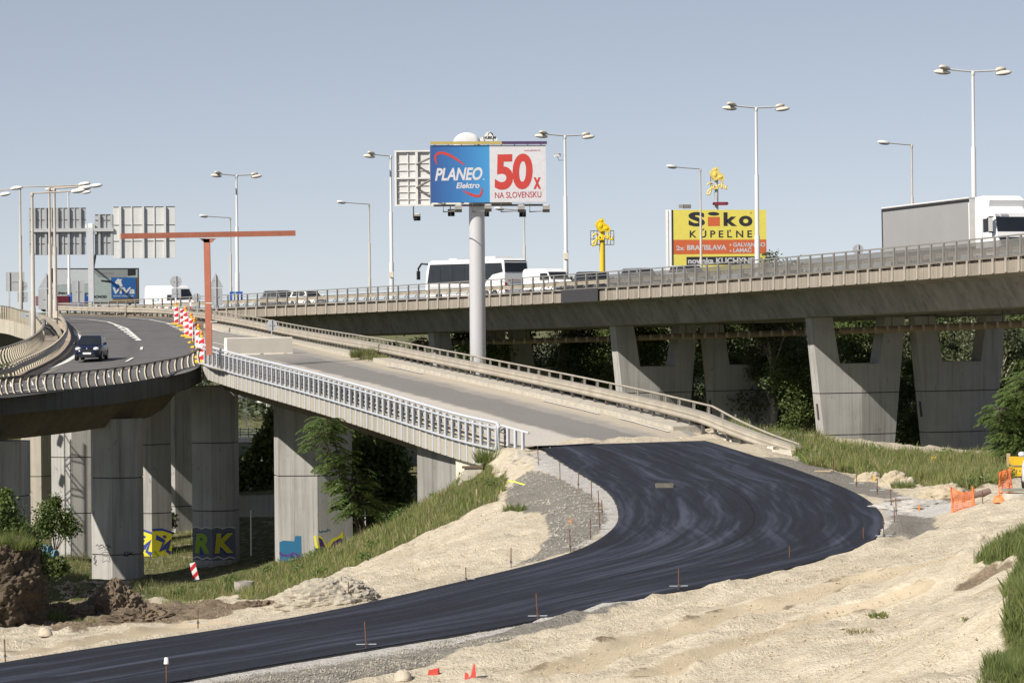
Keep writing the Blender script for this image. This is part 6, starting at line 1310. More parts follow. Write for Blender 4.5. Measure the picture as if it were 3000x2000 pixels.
# shrubs on the left
def shrub(label, px, py, D, blobs, size, mat, gz=None):
    b = W(px, py, D); t = thing('shrub', label, 'shrub', b if gz is None else Vector((b.x, b.y, gz))); mb = MB(); k = D / FPX; bl = []
    for x, y, rx, ry, n in blobs: c = W(x, y, D); bl.append((tuple(c), (rx * k, max(rx, ry) * k * .8, ry * k), n)); mb.tube([ORG[t], ORG[t].lerp(c, .5) + Vector((.05, 0, .1)), c], .03, 5)
    mb.build('stem', BARK, t); leaf_cloud('foliage', bl, size, mat, t, ORG[t], shell=.25); return t
shrub('bright green shrub on top of the brown soil bank', 40, 1600, 96, [(20, 1500, 45, 60, 700), (50, 1560, 60, 55, 900), (85, 1600, 45, 45, 600), (10, 1580, 60, 60, 800), (-30, 1540, 50, 80, 600), (60, 1640, 60, 30, 600), (15, 1450, 16, 30, 260), (108, 1635, 40, 40, 600), (75, 1672, 34, 26, 350), (125, 1680, 26, 30, 300), (30, 1660, 50, 25, 500)], .14, LEAFA)
shrub('dark leafy shrub in front of the pier with the mast shadow', 160, 1580, 183, [(140, 1500, 42, 40, 800), (185, 1520, 36, 40, 600), (210, 1540, 28, 36, 350), (125, 1550, 45, 34, 700), (165, 1470, 20, 25, 450), (150, 1530, 50, 40, 900), (190, 1555, 40, 25, 500)], .17, LEAFA, .4)
shrub('small round bush behind the soil bank', 168, 1680, 130, [(165, 1660, 35, 28, 900)], .2, LEAF)
shrub('grey green bush behind the pier with yellow graffiti', 480, 1610, 200, [(480, 1560, 28, 45, 500), (500, 1520, 20, 30, 300)], .3, LEAF2, .4)
shrub('dark overhanging branches with added foliage for the shaded wall under the ramp', 790, 1500, 240, [(775, 1290, 36, 36, 900), (792, 1240, 20, 40, 600), (800, 1330, 35, 30, 600), (745, 1330, 24, 20, 300), (720, 1380, 50, 45, 1300), (780, 1400, 50, 50, 1300), (690, 1410, 40, 40, 900)], .4, LEAF, .4)  # leaf blobs enlarged to darken the gap in place of a shaded wall
shrub('dark thicket filling in the deep shade behind the feathery tree', 1080, 1520, 186, [(1040, 1480, 60, 60, 900), (1110, 1440, 70, 90, 1300), (1170, 1420, 50, 80, 900), (1000, 1420, 50, 80, 800), (1140, 1330, 60, 60, 800), (1060, 1340, 60, 60, 800)], .4, LEAF)  # dark trees, added dense to stand in for deck shade too
shrub('dark shadowed shrub between the piers below the exit bridge', 520, 1560, 215, [(520, 1420, 40, 60, 500), (500, 1470, 40, 40, 400)], .4, LEAF, .4)

# ------------------------------------------------------------------ building site things
def lump(name, label, c, rad, amp=.25, seed=0, mat=None, cat='heap', n=64, k=34, freq=1.3, flatb=True, steep=0):
    mb = MB(); c = Vector(c); rings = []
    for i in range(k + 1):
        a = (-.12 if flatb else -math.pi / 2) + (math.pi / 2 + (.12 if flatb else math.pi / 2)) * i / k; ring = []
        for j in range(n):
            ca = max(math.cos(a), 0) ** (.5 if steep else 1); sa = math.copysign(abs(math.sin(a)) ** (.8 if steep else 1), math.sin(a)); d = Vector((ca * math.cos(2 * math.pi * j / n), ca * math.sin(2 * math.pi * j / n), sa)); q = Vector((d.x * rad[0], d.y * rad[1], d.z * rad[2]))
            w = 1 + amp * (mnoise.noise(q * freq + Vector((seed, 0, 0))) + .6 * mnoise.noise(q * freq * 2.7 + Vector((0, seed, 0))) + .55 * mnoise.noise(q * freq * 6 + Vector((0, 0, seed))) + .45 * mnoise.noise(q * freq * 13 + Vector((seed, seed, 0)))); ring.append(q * w)
        rings.append(ring)
    mb.loft(rings, 0, True, not ('soil' in name or 'gravel' in name)); o = link(name, mb.mesh(name, mat or SOIL), loc=c); return tag(o, label, cat)
SOIL = M('brown_soil', (.145, .11, .075), .95, .3, 1.5, .8, dirt=(.10, .075, .05), dirt_amt=.6); SANDM = M('heaped_sand', (.42, .36, .26), .95, .18, 2.0, .8, dirt=(.36, .28, .19), dirt_amt=.5); GRAVM = M('heaped_gravel', (.40, .36, .29), .95, .3, 7.0, 1.0)
g = G(325, 1815); lump('soil_heap', 'pointed brown soil heap in front of the tall shaded pier', g + Vector((0, .8, -.1)), (.95, 1.0, 1.15), .20, 1)
g = G(410, 1825); lump('soil_heap', 'low crumbly brown soil heap right of the pointed heap', g + Vector((0, .6, -.1)), (1.1, .9, .5), .4, 4)
g = G(255, 1800); lump('soil_heap', 'dark low soil heap between the bank and the pointed heap', g + Vector((0, .5, -.1)), (.7, .8, .4), .4, 9)
g = G(560, 1800); lump('soil_heap', 'flat grey brown spoil heap beside the concrete ring', g + Vector((0, .3, -.1)), (1.5, .6, .28), .5, 6)
g = G(790, 1775); lump('soil_heap', 'small dark spoil heap at the foot of the grassy slope', g + Vector((-.3, .3, -.1)), (.7, .5, .26), .5, 8)
g = G(1000, 1775); lump('gravel_heap', 'low grey gravel heap beside the road below the sandy slope', g + Vector((-.35, 1.1, -.15)), (1.5, 1.1, .78), .16, 5, GRAVM)
bank = W(40, 1790, 93); lump('soil_bank', 'steep brown cut soil bank carrying the bright green shrub', Vector((bank.x - 1.15, bank.y + 2.3, bank.z - .2)), (1.75, 1.9, 2.15), .14, 3, M('bank_soil', (.085, .066, .044), .95, .35, 1.2, .9, dirt=(.075, .055, .035), dirt_amt=.7), n=120, k=70, freq=1.0, steep=1)
for k, (dx, dy, r, h, lab) in enumerate(((.2, -.6, .5, .75, 'tall grass on the top of the soil bank under the shrub'), (1.0, -.4, .45, .6, 'grass over the right shoulder of the soil bank'), (-.6, -.5, .5, .7, 'grass at the left top of the soil bank'), (.6, .5, .5, .9, 'taller grass behind the others on top of the soil bank'))):
    tuft('bank_tuft', lab, Vector((bank.x - 1.15 + dx, bank.y + 2.3 + dy, bank.z - .2 + 1.98)), r, h, 900, [GDARK, GRASS], .009)
g = G(205, 1822); lump('soil_heap', 'shadowed foot of loose soil sliding off the bank', g + Vector((-.2, .9, -.1)), (1.2, 1.0, .55), .3, 12)
for px, py, r, h, lab, sd in ((2625, 1405, .62, .5, 'pale lumpy sand heap left of the orange netting, the taller one', 2), (2545, 1400, .55, .45, 'small pale sand heap at the edge of the weeds', 5), (2780, 1440, .9, .5, 'sand heap just behind the orange netting', 7), (2700, 1475, 1.6, .30, 'long pale gravel ridge right of the road bend', 9)):
    g = G(px, py + 12); lump('sand_heap', lab, g + Vector((0, .4, -.12)), (r, r * .7, h), .2, sd, SANDM if 'gravel' not in lab else M('pale_gravel', (.44, .42, .39), .95, .15, 6, .8))
# stringline stakes along the road, some with a white crossbar
def stake(label, p, h, bar, rot=0.0, lean=0.0):
    t = thing('survey_stake', label, 'stake', p, 0, 'iron stakes along the road'); mb = MB(); mb.tube([(0, 0, -.1), (lean * h, 0, h)], .017, 6); mb.build('rod', RUST, t, True)
    if bar:
        mb = MB(); mb.box((lean * .15, 0, .14), (.50, .016, .016), rot); mb.build('crossbar', STEELW, t, True); mb = MB(); mb.box((lean * .15, 0, .15), (.06, .06, .06), rot); mb.build('clamp', STEELD, t, True)
    return t
ST = [(1576, 1822, 81, 1, 'tall stake in the middle of the near road edge'), (1074, 1908, 82, 1, 'big stake with a crossbar on the pale strip of the near road edge'), (1988, 1732, 66, 1, 'stake with a long white crossbar below the widest part of the road'), (1366, 1710, 48, 1, 'stake low on the sand where the sandy slope meets the road'), (1497, 1662, 56, 1, 'stake at the tip of the gravel beside the road'), (1672, 1618, 66, 1, 'leaning stake with a crossbar on the inner gravel'), (1729, 1585, 60, 0, 'bare stake on the inner gravel left of the road'),
      (1758, 1552, 80, 1, 'long stake in front of the pair at the inner bend'), (1765, 1512, 46, 1, 'short stake of the pair at the inner bend'), (1755, 1494, 58, 0, 'rear stake of the pair at the inner bend'), (1733, 1462, 52, 0, 'leaning stake on the pale strip of the inner bend'), (1694, 1432, 52, 1, 'stake with crossbar on the upper inner gravel'), (1641, 1408, 58, 0, 'upper stake beside the broken slab corner'), (1578, 1365, 54, 0, 'leaning stake at the end of the white railing'),
      (1021, 1768, 60, 1, 'stake with a white crossbar in front of the gravel heap'), (580, 1842, 56, 1, 'thin stake on the far road edge below the spoil heap'), (16, 1938, 66, 1, 'stake on the road edge at the far left'), (2441, 1385, 42, 0, 'stake among the weeds on the outer road edge'), (2509, 1428, 44, 1, 'stake beside the plank on the outer gravel'), (2570, 1448, 46, 1, 'stake on the dark gravel at the outer bend'), (2612, 1492, 58, 1, 'stake on the pale ridge at the outer bend'), (2626, 1512, 50, 1, 'stake just right of the one on the pale ridge'), (2621, 1548, 58, 0, 'stake on the gravel below the pale ridge'), (2590, 1584, 64, 1, 'stake with crossbar at the outermost point of the road'), (2530, 1586, 38, 0, 'short stake sunk behind the sand ridge'), (2314, 1640, 40, 0, 'half hidden stake behind the rough sand ridge'), (2880, 1478, 40, 0, 'thin stake between the two nets')]
for px, py, h, bar, lab in ST:
    g = G(px, py); stake(lab, g, h * g.y / FPX, bar, R(4), random.uniform(-.07, .03))
g = G(488, 2004); t = stake('stake with a white cup on its top at the lower picture edge', g, 68 * g.y / FPX, 0); mb = MB(); hh = 68 * g.y / FPX; mb.lathe((0, 0, hh - .06), [(.06, 0), (.045, .14), (.01, .15)], 12); mb.build('cap', PLWHITE, t, True)
# drain frame standing proud of the asphalt
g = W(1950, 1421, 6.25 * FPX / 531); dz_ = None
rr = None
best = min(((a.lerp(b, u), abs(PX(a.lerp(b, u))[0] - 1950) + abs(PX(a.lerp(b, u))[1] - 1424)) for a, b in zip(RIN, ROUT) for u in np.linspace(0, 1, 40)), key=lambda q: q[1])[0]
dr_t = thing('drain_frame', 'square concrete drain frame standing in the middle of the black asphalt', 'drain', best); mb = MB()
for a, b, c, d in ((-.27, 0, .07, .5), (.27, 0, .07, .5), (0, -.23, .5, .07), (0, .23, .5, .07)): mb.box((a, b, .05), (c, d, .14))
mb.build('frame', M('dirty_frame_concrete', (.15, .14, .115), .9, .3, 9), dr_t, True); mb = MB()
for k in range(6): mb.box((-.2 + k * .08, 0, .115), (.06, .42, .04))
mb.build('grate', STEELD, dr_t, True)
# warning boards between open road and closed ramp
bd_m = MB()
def board(label, px, py, D, lampon, rz=0.0, h=1.36, yellow=True):
    b = W(px, py, D); t = thing('warning_board', label, 'traffic board', b, rz, 'red and white warning boards'); mb = MB(); w = .33
    mb.box((0, 0, .1 + h / 2), (w + .04, .045, h)); mb.build('panel', SWHITE, t, True); mb = MB(); n = 3
    for k in range(n):
        z = .16 + k * h * .34; mb.prism([Vector((x, -.028, zz_)) for x, zz_ in ((w / 2, z), (w / 2, z + .20), (-w / 2, z + .20 + .10 * 0), (w / 2 - .0, z + .33))] if False else [Vector((x, -.027, zz_)) for x, zz_ in ((w / 2, z), (w / 2, z + .36), (-w / 2, z + .16), (-w / 2, z + .02))], [Vector((x, -.022, zz_)) for x, zz_ in ((w / 2, z), (w / 2, z + .36), (-w / 2, z + .16), (-w / 2, z + .02))])
    mb.build('red_stripes', SRED, t, True)
    mb = MB(); mb.box((-.15, 0, .05), (.62, .34, .12)); mb.box((-.2, 0, .13), (.4, .26, .06)); mb.build('foot', YELLOW if yellow else STEELD, t, True)
    if lampon:
        mb = MB(); mb.box((0, 0, h + .19), (.16, .12, .17)); mb.build('lamp_box', YELLOW, t, True); mb = MB(); mb.lathe((0, 0, h + .28), [(.10, 0), (.12, .08), (.07, .18), (.01, .2)], 10); mb.build('lamp', AMBER, t, True)
    return t
for px, py, D, l, lab in ((517, 951, 247, 1, 'farthest warning board of the row, set apart at the top'), (534, 957, 242, 0, 'warning board without a lamp next to the farthest one'), (544, 968, 234, 1, 'warning board with a dark-backed lamp, third from the far end'), (548, 987, 222, 0, 'left one of the two middle warning boards facing the road'), (561, 992, 219, 1, 'right one of the two middle warning boards facing the road'), (571, 1006, 210, 1, 'warning board turned edge-on in the middle of the row'), (578, 1020, 202, 0, 'narrow warning board with its white back partly showing'), (582, 1034, 194, 1, 'warning board with a yellow lamp box near the near end'), (588, 1050, 186, 0, 'white-edged warning board just behind the nearest one'), (591, 1062, 179, 1, 'nearest warning board, at the meeting point of the two railings')):
    board(lab, px, py, D, l, R(random.uniform(-12, 12) + (38 if 'edge-on' in lab or 'narrow' in lab or 'white-edged' in lab else 0)))
t = thing('warning_board', 'leaning red and white board standing in the weeds beside the graffiti pier', 'traffic board', Vector(W(577, 1690, 165))); ORG[t] = ORG[t]; p = ORG[t]; t.location.z = tz(p.x, p.y); t.rotation_euler = (0, R(-14), 0); mb = MB(); mb.box((0, 0, .55), (.30, .05, .95)); mb.build('panel', SWHITE, t, True); mb = MB()
for z in (.12, .58): mb.prism([Vector((x, -.03, z + q)) for x, q in ((-.17, .0), (.17, .22), (.17, .44), (-.17, .22))], [Vector((x, -.026, z + q)) for x, q in ((-.17, .0), (.17, .22), (.17, .44), (-.17, .22))])
mb.build('red_stripes', SRED, t, True)
# pale concrete barrier block
c0, c1 = W(661, 1042, 189), W(853, 1038, 191.5); d = c1 - c0; d.z = 0; L = d.length; ang = math.atan2(d.y, d.x); z0 = min(c0.z, c1.z) - .02
cbk = thing('concrete_block', 'long pale concrete barrier block standing across the closed ramp', 'barrier', ((c0.x + c1.x) / 2, (c0.y + c1.y) / 2, z0), ang); mb = MB()
xs_ = [-L / 2, .0 - .12, .12, L / 2 - .75, L / 2 - .5, L / 2]
for a, b, zb_ in ((-L / 2, -.02, 0), (.26, L * .36, 0), (L * .36 + .26, L / 2, 0)): mb.prism([Vector((a, y, z)) for y, z in ((-.30, 0), (.30, 0), (.22, .14), (.16, 1.08), (.12, 1.12), (-.12, 1.12), (-.16, 1.08), (-.22, .14))], [Vector((b, y, z)) for y, z in ((-.30, 0), (.30, 0), (.22, .14), (.16, 1.08), (.12, 1.12), (-.12, 1.12), (-.16, 1.08), (-.22, .14))])
for a, b in ((-.02, .26), (L * .36, L * .36 + .26)): mb.prism([Vector((a, y, z)) for y, z in ((-.225, .10), (.225, .10), (.22, .14), (.16, 1.08), (.12, 1.12), (-.12, 1.12), (-.16, 1.08), (-.22, .14))], [Vector((b, y, z)) for y, z in ((-.225, .10), (.225, .10), (.22, .14), (.16, 1.08), (.12, 1.12), (-.12, 1.12), (-.16, 1.08), (-.22, .14))])
mb.build('block', M('cream_concrete', (.80, .75, .65), .8, .04, 2.0, .1, dirt=(.5, .45, .37), dirt_amt=.15), cbk, True)
# concrete ring, kerb pieces, planks, nets, posts
g = Vector(W(716, 1728, 126)); g.z = tz(g.x, g.y) - .28; t = thing('concrete_ring', 'round concrete well ring half sunk in the grass', 'well ring', g); mb = MB(); mb.lathe((0, 0, 0), [(.42, 0), (.42, .62), (.36, .64), (.34, .3)], 20); mb.build('ring', M('weathered_ring', (.24, .22, .19), .9, .25, 5, .4), t, True)
g = G(1385, 1400); t = thing('concrete_slab', 'leaning grey concrete block in the weeds below the railing end', 'block', g); mb = MB(); mb.hexa([Vector(v) for v in ((-.62, -.4, -.3), (.55, -.4, -.3), (.55, .4, -.3), (-.62, .4, -.3), (-.32, -.3, .38), (.38, -.3, .42), (.38, .35, .42), (-.32, .35, .38))]); mb.build('block', C_OLD, t, True); mb = MB(); mb.box((.0, 0, .44), (.85, .7, .07)); mb.build('cap', SOIL, t, True)
for px, py, L, ang, lab in ((2290, 1330, .75, 12, 'broken concrete kerb piece under the end of the guardrail'), (2262, 1318, .4, 50, 'short broken concrete piece leaning on the kerb piece'), (2170, 1298, 1.6, -25, 'long broken concrete strip in the grass below the guardrail')):
    g = G(px, py); o = MB(); o.hexa([Vector(v) for v in ((-L / 2, -.2, -.1), (L / 2, -.2, -.1), (L / 2, .2, -.1), (-L / 2, .2, -.1), (-L / 2 + .05, -.14, .14), (L / 2 - .03, -.12, .16), (L / 2, .16, .14), (-L / 2 + .04, .12, .15))]); tag(link('kerb_fragment', o.mesh('kerb_fragment', C_PALE), loc=g, rz=R(ang)), lab, 'concrete piece')
for px, py, L, ang, lab in ((2530, 1402, .8, 8, 'short timber plank lying on the outer gravel'), (2410, 1384, .6, -6, 'weathered board at the edge of the weeds')):
    g = G(px, py); mb = MB(); mb.box((0, 0, .03), (L, .14, .05)); tag(link('plank', mb.mesh('plank', WOOD), loc=g, rz=R(ang)), lab, 'plank')
def peg(label, px, py, hpx, mat, w=.06):
    g = G(px, py); h = hpx * g.y / FPX; mb = MB(); mb.hexa([(-w, -w / 2, -.1), (w, -w / 2, -.1), (w, w / 2, -.1), (-w, w / 2, -.1), (-w * .8, -w * .4, h), (w * .7, -w * .4, h), (w * .7, w * .4, h), (-w * .8, w * .4, h * 1.02)]); tag(link('marker_peg', mb.mesh('marker_peg', mat), loc=g), label, 'marker peg')
ORG_ = flat('orange_peg_paint', (.70, .22, .04), .6); YEL = flat('yellow_post_paint', (.75, .45, .02), .55)
peg('small orange peg on the grey gravel inside the bend', 1672, 1533, 14, ORG_, .03); peg('small orange peg on the dark gravel right of the bend', 2693, 1500, 16, ORG_, .03); peg('small yellow peg beside the plank', 2560, 1412, 18, YEL, .03); peg('thin pale peg standing in the grassy slope', 1396, 1462, 30, WOOD, .03); peg('short brown peg at the edge of the grassy slope', 1468, 1455, 18, WOOD, .04); peg('small red brown peg in the weeds right of the bend', 2700, 1405, 22, ORG_, .03)
b = W(2736, 1395, 122); b.z = tz(b.x, b.y); mb = MB(); hh = W(2736, 1337, 122).z - b.z; mb.hexa([(-.11, -.06, -.1), (.14, -.06, -.1), (.14, .06, -.1), (-.11, .06, -.1), (-.09, -.05, hh), (.08, -.05, hh), (.08, .05, hh), (-.09, .05, hh)]); tag(link('marker_post', mb.mesh('marker_post', YEL), loc=b), 'tall yellow marker post in the weeds between the last two piers', 'post')
# orange plastic netting
NET = M('orange_net_plastic', (.75, .20, .06), .6, .1, 6.0)
def net(label, pts, D, h, nx, nz, sag, posts_, wob):
    P = smooth_path([W(px, py, D) for px, py in pts], .05); n = len(P); base = P[0]; t = thing('safety_net', label, 'net', base); mb = MB(); top = []
    def q(u, v):
        i = u * (n - 1); k = min(int(i), n - 2); p = P[k].lerp(P[k + 1], i - k); return p + Vector((wob * mnoise.noise(Vector((u * 6, v * 3, wob * 9))), wob * 2 * mnoise.noise(Vector((u * 5, v * 4, 7))), v * h - sag * math.sin(math.pi * u) * v + wob * .6 * mnoise.noise(Vector((u * 8, v * 5, 3)))))
    def tape(A_, w=.014):
        V_ = []
        for i, p in enumerate(A_):
            d = (A_[min(i + 1, len(A_) - 1)] - A_[max(i - 1, 0)]).normalized(); s_ = d.cross(Vector((0, 1, 0))).normalized() * w; V_ += [p - s_, p + s_]
        mb.add(V_, [(2 * i, 2 * i + 1, 2 * i + 3, 2 * i + 2) for i in range(len(A_) - 1)])
    for j in range(nz + 1): tape([q(u, j / nz) for u in np.linspace(0, 1, 24)], .011 if j % nz else .02)
    for i in range(nx + 1): tape([q(i / nx, v) for v in np.linspace(0, 1, 10)], .009)
    mb.build('mesh', NET, t); mb = MB()
    for u in posts_: a = q(u, 0); b_ = q(u, 1.0); mb.tube([a + Vector((.08, 0, -.15)), b_ + Vector((-.03, 0, .05))], .028, 6)
    mb.build('post', NET, t); return t
net('orange plastic safety net stretched between two posts right of the road bend', [(2788, 1508), (2850, 1512), (2852, 1508)], 93.5, .82, 16, 12, .12, (0, 1), .02)
net('crumpled orange net sagging down from a post by the silver car', [(2925, 1478), (2940, 1474), (2955, 1470), (2962, 1466)], 94, .95, 12, 16, -.05, (1,), .10)
g = G(2938, 1470); lump('net_heap', 'crumpled heap of orange netting beside the grey manhole slab', g, (.28, .2, .2), .5, 4, NET, 'net', 20, 10, 5)
g = G(2975, 1462); t = thing('manhole_slab', 'grey concrete manhole ring with a lid lying beside the orange netting', 'manhole', g); mb = MB(); mb.lathe((0, 0, -.1), [(.42, 0), (.40, .26), (.30, .28)], 18); mb.build('ring', C_OLD, t, True); mb = MB(); mb.box((.0, .05, .27), (.7, .55, .06), .2); mb.build('lid', M('lid_grey_green', (.25, .26, .22), .8), t, True)
g = W(2955, 1425, 110); t = thing('wooden_trestle', 'grey weathered wooden trestle with a long rail before the yellow machine', 'trestle', Vector((g.x, g.y, tz(g.x, g.y)))); mb = MB(); p = ORG[t]; mb.tube([W(2890, 1393, 110), W(2955, 1384, 110)], .045, 5); mb.build('rail', STEEL, t); mb = MB(); mb.box((p.x, p.y, p.z + .4), (.12, .1, 1.0)); mb.box((p.x + .14, p.y, p.z + .42), (.18, .04, .7)); mb.box((p.x + .3, p.y, p.z + .3), (.09, .09, .9)); mb.build('leg', WOOD, t)
g = G(2858, 1462); mb = MB(); mb.tube([(-.5, 0, .02), (0, 0, .10), (.5, 0, .22)], .11, 8); tag(link('pipe_stub', mb.mesh('pipe_stub', M('mauve_pipe', (.20, .14, .12), .6)), loc=g, rz=.3), 'short brown pipe stub lying behind the orange netting', 'pipe')
# red plastic scraps, yellow ribbon, stones
RP = flat('red_plastic', (.50, .06, .04), .5)
def scrap(label, px, py, k, form):
    g = G(px, py); mb = MB()
    if form: mb.hexa([(-.16, -.05, 0), (-.02, -.08, 0), (-.02, .04, 0), (-.16, .05, 0), (-.15, -.03, .24), (-.05, -.05, .18), (-.05, .0, .18), (-.15, .02, .24)]); mb.hexa([(-.02, -.05, 0), (.17, -.08, 0), (.17, .04, 0), (-.02, .05, 0), (.08, -.03, .44), (.13, -.05, .46), (.13, .0, .46), (.08, .02, .44)])
    else: mb.hexa([(-.2, -.08, 0), (.14, -.08, 0), (.18, .08, 0), (-.2, .08, 0), (-.17, -.05, .16), (.1, -.05, .12), (.16, .05, .22), (-.17, .05, .15)])
    tag(link('plastic_scrap', mb.mesh('plastic_scrap', RP), loc=g, scale=(k, k, k)), label, 'scrap')
scrap('red flattened plastic scrap lying on the sand at the lower edge', 1272, 1978, .72, 0); scrap('upright torn red plastic piece at the lower edge', 1378, 1994, .8, 1); scrap('tiny red chip on the pale strip by the big stake', 1050, 1915, .25, 0)
g = G(1518, 1425); mb = MB(); pts = [(-.42, 0, .08), (-.35, .05, .2), (-.1, 0, .16), (.1, -.05, .1), (.42, -.1, .02)]
for a, b in zip(pts[:-1], pts[1:]): mb.hexa([(a[0], a[1] - .07, a[2]), (b[0], b[1] - .07, b[2]), (b[0], b[1] + .07, b[2]), (a[0], a[1] + .07, a[2]), (a[0], a[1] - .06, a[2] + .04), (b[0], b[1] - .06, b[2] + .04), (b[0], b[1] + .06, b[2] + .04), (a[0], a[1] + .06, a[2] + .04)])
tag(link('ribbon', mb.mesh('ribbon', flat('fluorescent_yellow', (.72, .80, .02), .5)), loc=g, rz=-.2), 'bright yellow green plastic ribbon lying on the gravel inside the bend', 'ribbon')
STN = [(113, 1792, .30, .46, 'upright pale stone at the foot of the soil bank'), (132, 1862, .36, .22, 'pale boulder on the ground left of the road'), (40, 1800, .24, .26, 'brown stone in the loose soil at the far left'), (66, 1803, .22, .24, 'second brown stone beside the one at the far left'), (2872, 1582, .22, .14, 'white stone on the sand near the right bank'), (2668, 1378 + 40, .3, .2, 'pale clod in front of the taller sand heap'), (1180, 1995, .4, .2, 'sand clod at the lower edge left of the red scraps')]
for k, (px, py, r, h, lab) in enumerate(STN): g = G(px, py); lump('stone', lab, g + Vector((0, 0, h * .1)), (r * .5, r * .4, h), .22, k + 20, ROCK, 'stone', 18, 10, 3)
PEB = []; pv = MB()
def pebbles(name, poly, n, s0, s1, mat):
    P = np.array(poly); lo, hi = P.min(0), P.max(0); pts = np.zeros((0, 2))
    while len(pts) < n: q = lo + (hi - lo) * RNG.random((n, 2)); pts = np.concatenate([pts, q[in_poly(q, poly)]])
    pts = pts[:n]; z = TZ(pts); s = s0 + (s1 - s0) * RNG.random(n) ** 3; O = np.array([(1, 0, 0), (-1, 0, 0), (0, 1, 0), (0, -1, 0), (0, 0, .8), (0, 0, -.6)], float)
    V = np.column_stack([pts, z])[:, None, :] + (O[None] * (1 + .35 * RNG.normal(size=(n, 6, 1)))) * s[:, None, None] + np.array([0, 0, .0]); F = np.array([(0, 2, 4), (2, 1, 4), (1, 3, 4), (3, 0, 4), (2, 0, 5), (1, 2, 5), (3, 1, 5), (0, 3, 5)])
    tag(link(name, np_mesh(name, V.reshape(-1, 3), (np.arange(n)[:, None, None] * 6 + F[None]).reshape(-1, 3), mat, False)), kind='stuff')
big = gp([(1000, 2020), (1500, 1900), (2000, 1770), (2500, 1640), (2850, 1560), (2990, 1540), (2830, 1720), (2900, 2030), (2000, 2050)]); pebbles('sand_clods', big, 9000, .005, .036, M('sand_clod', (.47, .40, .29), .95, .3, .8))
pebbles('slope_clods', gp([(700, 1790), (1000, 1650), (1300, 1540), (1470, 1470), (1600, 1530), (1500, 1660), (1000, 1770)]), 3000, .006, .04, M('slope_clod', (.44, .37, .26), .95, .3, .8))
pebbles('gravel_stones', gravel_polys[1], 7000, .015, .045, M('gravel_stone', (.27, .25, .21), .95, .4, .9)); pebbles('inner_gravel_stones', gravel_polys[0], 3500, .012, .05, M('gravel_stone_grey', (.33, .31, .27), .95, .4, .9))
pebbles('soil_clods', dirt_polys[0], 5000, .02, .12, M('soil_clod', (.25, .195, .135), .95, .4, .6)); pebbles('valley_rubble', gp([(155, 1720), (400, 1705), (400, 1745), (180, 1755)]), 1500, .05, .2, M('rubble', (.40, .33, .25), .95, .3, .6))
g = G(1555, 1345); 
for k, (px, py, r, lab) in enumerate(((1530, 1345, .5, 'broken pale concrete lump at the corner of the ramp slab'), (1560, 1352, .35, 'second broken concrete lump beside the leaning stake'), (1500, 1372, .45, 'rough rubble lump below the end of the white railing'), (1478, 1392, .4, 'pinkish rubble pile at the top of the grassy slope'))): g = G(px, py); lump('rubble_lump', lab, g + Vector((0, .2, -.05)), (r, r * .6, r * .6), .4, k + 40, C_OLD if k < 2 else ROCK, 'rubble', 18, 10, 2.5)
# things in the shade below the bridges
def pxslab(nm, label, cat, x0, y0, x1, y1, D, th, mat): a, b = W(x0, y1, D), W(x1, y0, D); t = thing(nm, label, cat, ((a.x + b.x) / 2, D, a.z)); mb = MB(); mb.box(((a.x + b.x) / 2, D, (a.z + b.z) / 2), (b.x - a.x, th, b.z - a.z)); return t, mb
t, mb = pxslab('concrete_beam', 'long horizontal concrete beam in the shade left of the wide pier', 'beam', 660, 1450, 900, 1512, 186, 1.2, C_PIER); mb.build('beam', C_PIER, t)
lowz = .4
t = thing('low_road_bridge', 'distant low road bridge with a blue steel barrier, seen through the gap', 'bridge', W(740, 1300, 330)); mb = MB(); a, b = W(540, 1280, 332), W(900, 1272, 328)
def slab(z0p, z1p, th, mat, nm): m_ = MB(); p0, p1 = W(540, z0p + 2, 330), W(900, z1p, 330); m_.box(((p0.x + p1.x) / 2, 330, (p0.z + p1.z) / 2), (p1.x - p0.x, th, p1.z - p0.z)); m_.build(nm, mat, t)
slab(1293, 1279, 3, C_PALE, 'edge_beam'); slab(1312, 1304, 2.2, C_PALE, 'lower_beam'); slab(1304, 1293, 3.2, C_DARK, 'girder'); slab(1266, 1262, .1, flat('blue_grey_steel', (.35, .45, .52), .5), 'barrier_rail'); slab(1258, 1254, .1, flat('blue_green_steel', (.42, .55, .60), .5), 'handrail'); slab(1275, 1270, .1, STEEL, 'middle_rail')
mb = MB()
for x in range(560, 900, 24): p0, p1 = W(x, 1280, 330), W(x, 1252, 330); mb.box((p0.x, 330, (p0.z + p1.z) / 2), (.08, .12, p1.z - p0.z))
mb.build('barrier_posts', STEELD, t)
t = thing('pipe_stack', 'stack of big blue plastic pipes lying behind the soil bank', 'pipes', G(130, 1640)); PD = ORG[t].y; mb = MB()
for px, py, r in ((120, 1600, 11), (148, 1602, 11), (130, 1588, 9)): c = W(px, py + 20, PD); mb.tube([c + Vector((-.75, .4, 0)), c + Vector((.4, -.3, 0))], .26, 12)
mb.build('blue_pipes', flat('blue_pipe_plastic', (.12, .24, .36), .4), t); mb = MB(); c = W(140, 1632, PD); mb.tube([c + Vector((-.6, .3, 0)), c + Vector((.3, -.2, 0))], .2, 10); mb.build('black_pipe', BLACK, t); t = thing('wire_fence', 'thin wire fence in the dark strip between the piers', 'fence', W(1000, 1500, 176)); mb = MB()
for px in (735, 1010, 1070, 1130): p = W(px, 1560, 176); mb.box((p.x, 176, p.z), (.07, .07, 2.6))
mb.tube([W(1000, 1512, 176), W(1160, 1506, 176)], .03, 5); mb.build('posts', STEEL, t)
